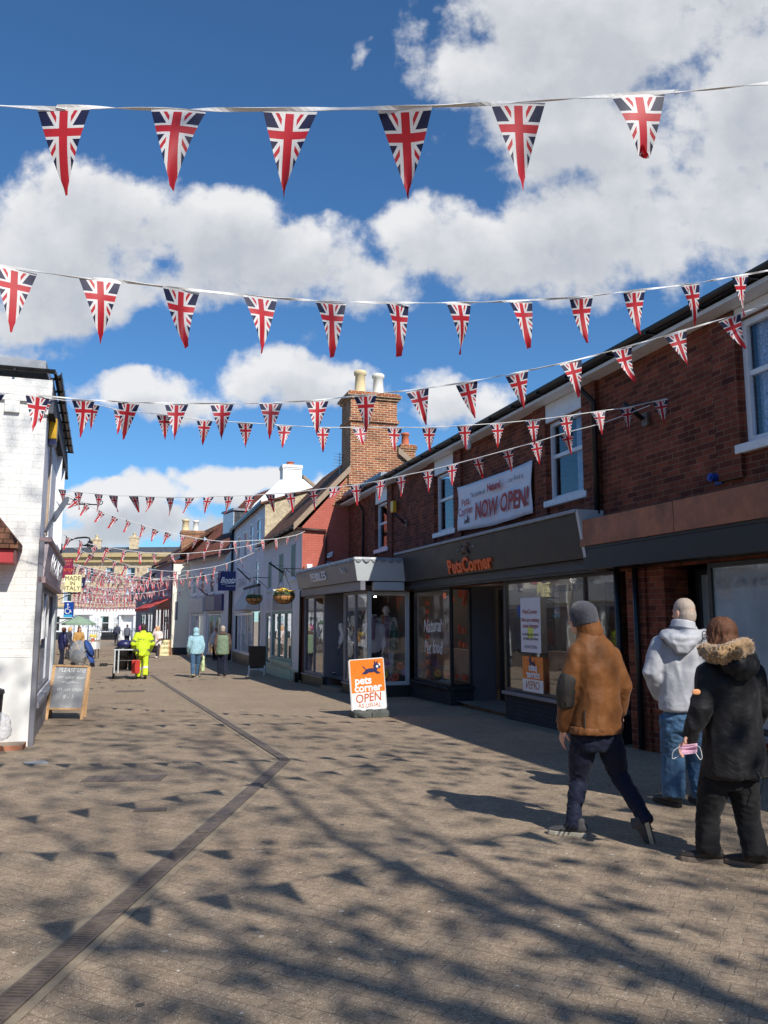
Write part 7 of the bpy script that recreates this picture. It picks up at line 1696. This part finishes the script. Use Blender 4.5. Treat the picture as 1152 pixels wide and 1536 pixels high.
# the cloud field lives on the sky dome: (u, v) are tangent coordinates about one fixed sky direction
fx_, fr_, fu_ = tuple(FW), tuple(RT), tuple(UP)
dz = N.math('MAXIMUM', N.vm('DOT_PRODUCT', dirv, fx_, 1), .15)
u_ = N.math('DIVIDE', N.vm('DOT_PRODUCT', dirv, fr_, 1), dz); v_ = N.math('DIVIDE', N.vm('DOT_PRODUCT', dirv, fu_, 1), dz)
cb_ = N.n('CombineXYZ'); N.l(u_, cb_.inputs[0]); N.l(v_, cb_.inputs[1]); UV = cb_.outputs[0]
blobs = [  # x, y, half width, half height in photograph pixels, weight
    (930, 40, 330, 150, 1.0), (1120, 150, 250, 190, 1.0), (720, 110, 120, 80, 1.0), (880, 190, 230, 90, .9), (1000, 330, 320, 100, .95), (660, 360, 130, 85, 1.0), (780, 400, 200, 70, .9), (1100, 420, 120, 60, .6),
    (150, 300, 130, 80, 1.0), (60, 360, 150, 110, .95), (300, 350, 170, 80, 1.0), (440, 380, 130, 70, 1.0), (90, 460, 130, 70, .85), (340, 430, 230, 50, .75), (520, 430, 140, 50, .7), (20, 540, 120, 40, .6),
    (400, 560, 85, 55, 1.0), (480, 580, 110, 50, .95), (190, 590, 130, 38, .95), (260, 610, 90, 30, .75), (690, 610, 95, 45, .8), (640, 570, 60, 25, .45),
    (330, 725, 90, 32, .95), (400, 715, 60, 24, .8), (200, 745, 130, 38, .95), (250, 790, 240, 34, .9), (110, 800, 90, 34, .85), (170, 840, 150, 26, .8), (480, 740, 60, 30, .7), (538, 92, 16, 26, .42), (450, 500, 60, 30, .4)]
def field(name):
    gnt = bpy.data.node_groups.new(name, 'ShaderNodeTree')
    gnt.interface.new_socket('P', in_out='INPUT', socket_type='NodeSocketVector'); gnt.interface.new_socket('F', in_out='OUTPUT', socket_type='NodeSocketFloat')
    n = NT(gnt); gi = gnt.nodes.new('NodeGroupInput'); go = gnt.nodes.new('NodeGroupOutput')
    P = gi.outputs[0]
    wv = n.vm('SUBTRACT', n.noise(P, 7, 4, .6, 'Color'), (.5, .5, .5)); ws = n.vm('SCALE', wv); ws.node.inputs['Scale'].default_value = .085
    Q = n.vm('ADD', P, ws); acc = None
    for x, y, a, b, w in blobs:
        c = ((x - CX) / CF, (CY - y) / CF, 0)
        d = n.vm('MULTIPLY', n.vm('SUBTRACT', Q, c), (CF / a, CF / b, 0)); r2 = n.vm('DOT_PRODUCT', d, d, 1)
        f = n.math('MULTIPLY_ADD', r2, -.75 * w, w)
        acc = f if acc is None else n.math('SMOOTH_MAX', acc, f, .18)
    acc = n.math('MAXIMUM', acc, -1.2)
    f1 = n.noise(P, 6.5, 9, .6); f2 = n.noise(P, 22, 6, .62)
    tot = n.math('ADD', acc, n.math('MULTIPLY', n.math('SUBTRACT', f1, .5), 2.1)); tot = n.math('ADD', tot, n.math('MULTIPLY', n.math('SUBTRACT', f2, .5), .7))
    n.l(tot, go.inputs[0]); return gnt
FG_ = field('cloud_field')
def ev(vec):
    g = t.nodes.new('ShaderNodeGroup'); g.node_tree = FG_; N.l(vec, g.inputs[0]); return g.outputs[0]
f0 = ev(UV); f_up = ev(N.vm('ADD', UV, (-.012, .04, 0)))
dens = N.mr(f0, .28, .72, 0, 1); dens.node.interpolation_type = 'SMOOTHSTEP'
sh = N.mr(f_up, -.1, 1.1, 0, 1)
nz_ = N.noise(UV, 5, 5, .6)
lit = N.math('ADD', N.math('MULTIPLY', sh, -.86), N.math('MULTIPLY_ADD', nz_, .85, .66), clamp=True)
low = N.mr(v_, -.12, .35, .0, 1)
ccol = N.mix(lit, (5.6, 6.1, 6.9, 1), (10.6, 10.6, 10.7, 1))
tint = N.vm('MULTIPLY', sky.outputs[0], (.7, 1.2, 1.6))
fin = N.mix(N.math('MULTIPLY', dens, .96), tint, ccol)
N.l(fin, bg.inputs[0])

cd = bpy.data.cameras.new('camera'); co = bpy.data.objects.new('camera', cd); link(co)
co.location = C0; co.rotation_euler = (math.pi / 2 + PIT, 0, -YAW)
cd.sensor_fit = 'VERTICAL'; cd.sensor_height = 24; cd.lens = CF / 1536 * 24; cd.clip_start = .05; cd.clip_end = 3000
sc.camera = co
sc.view_settings.view_transform = 'Standard'; sc.view_settings.look = 'None'; sc.view_settings.exposure = .05; sc.view_settings.gamma = 1
sc.cycles.max_bounces = 6; sc.cycles.transparent_max_bounces = 12
for o in list(bpy.data.objects):
    if '_top' in o: del o['_top']
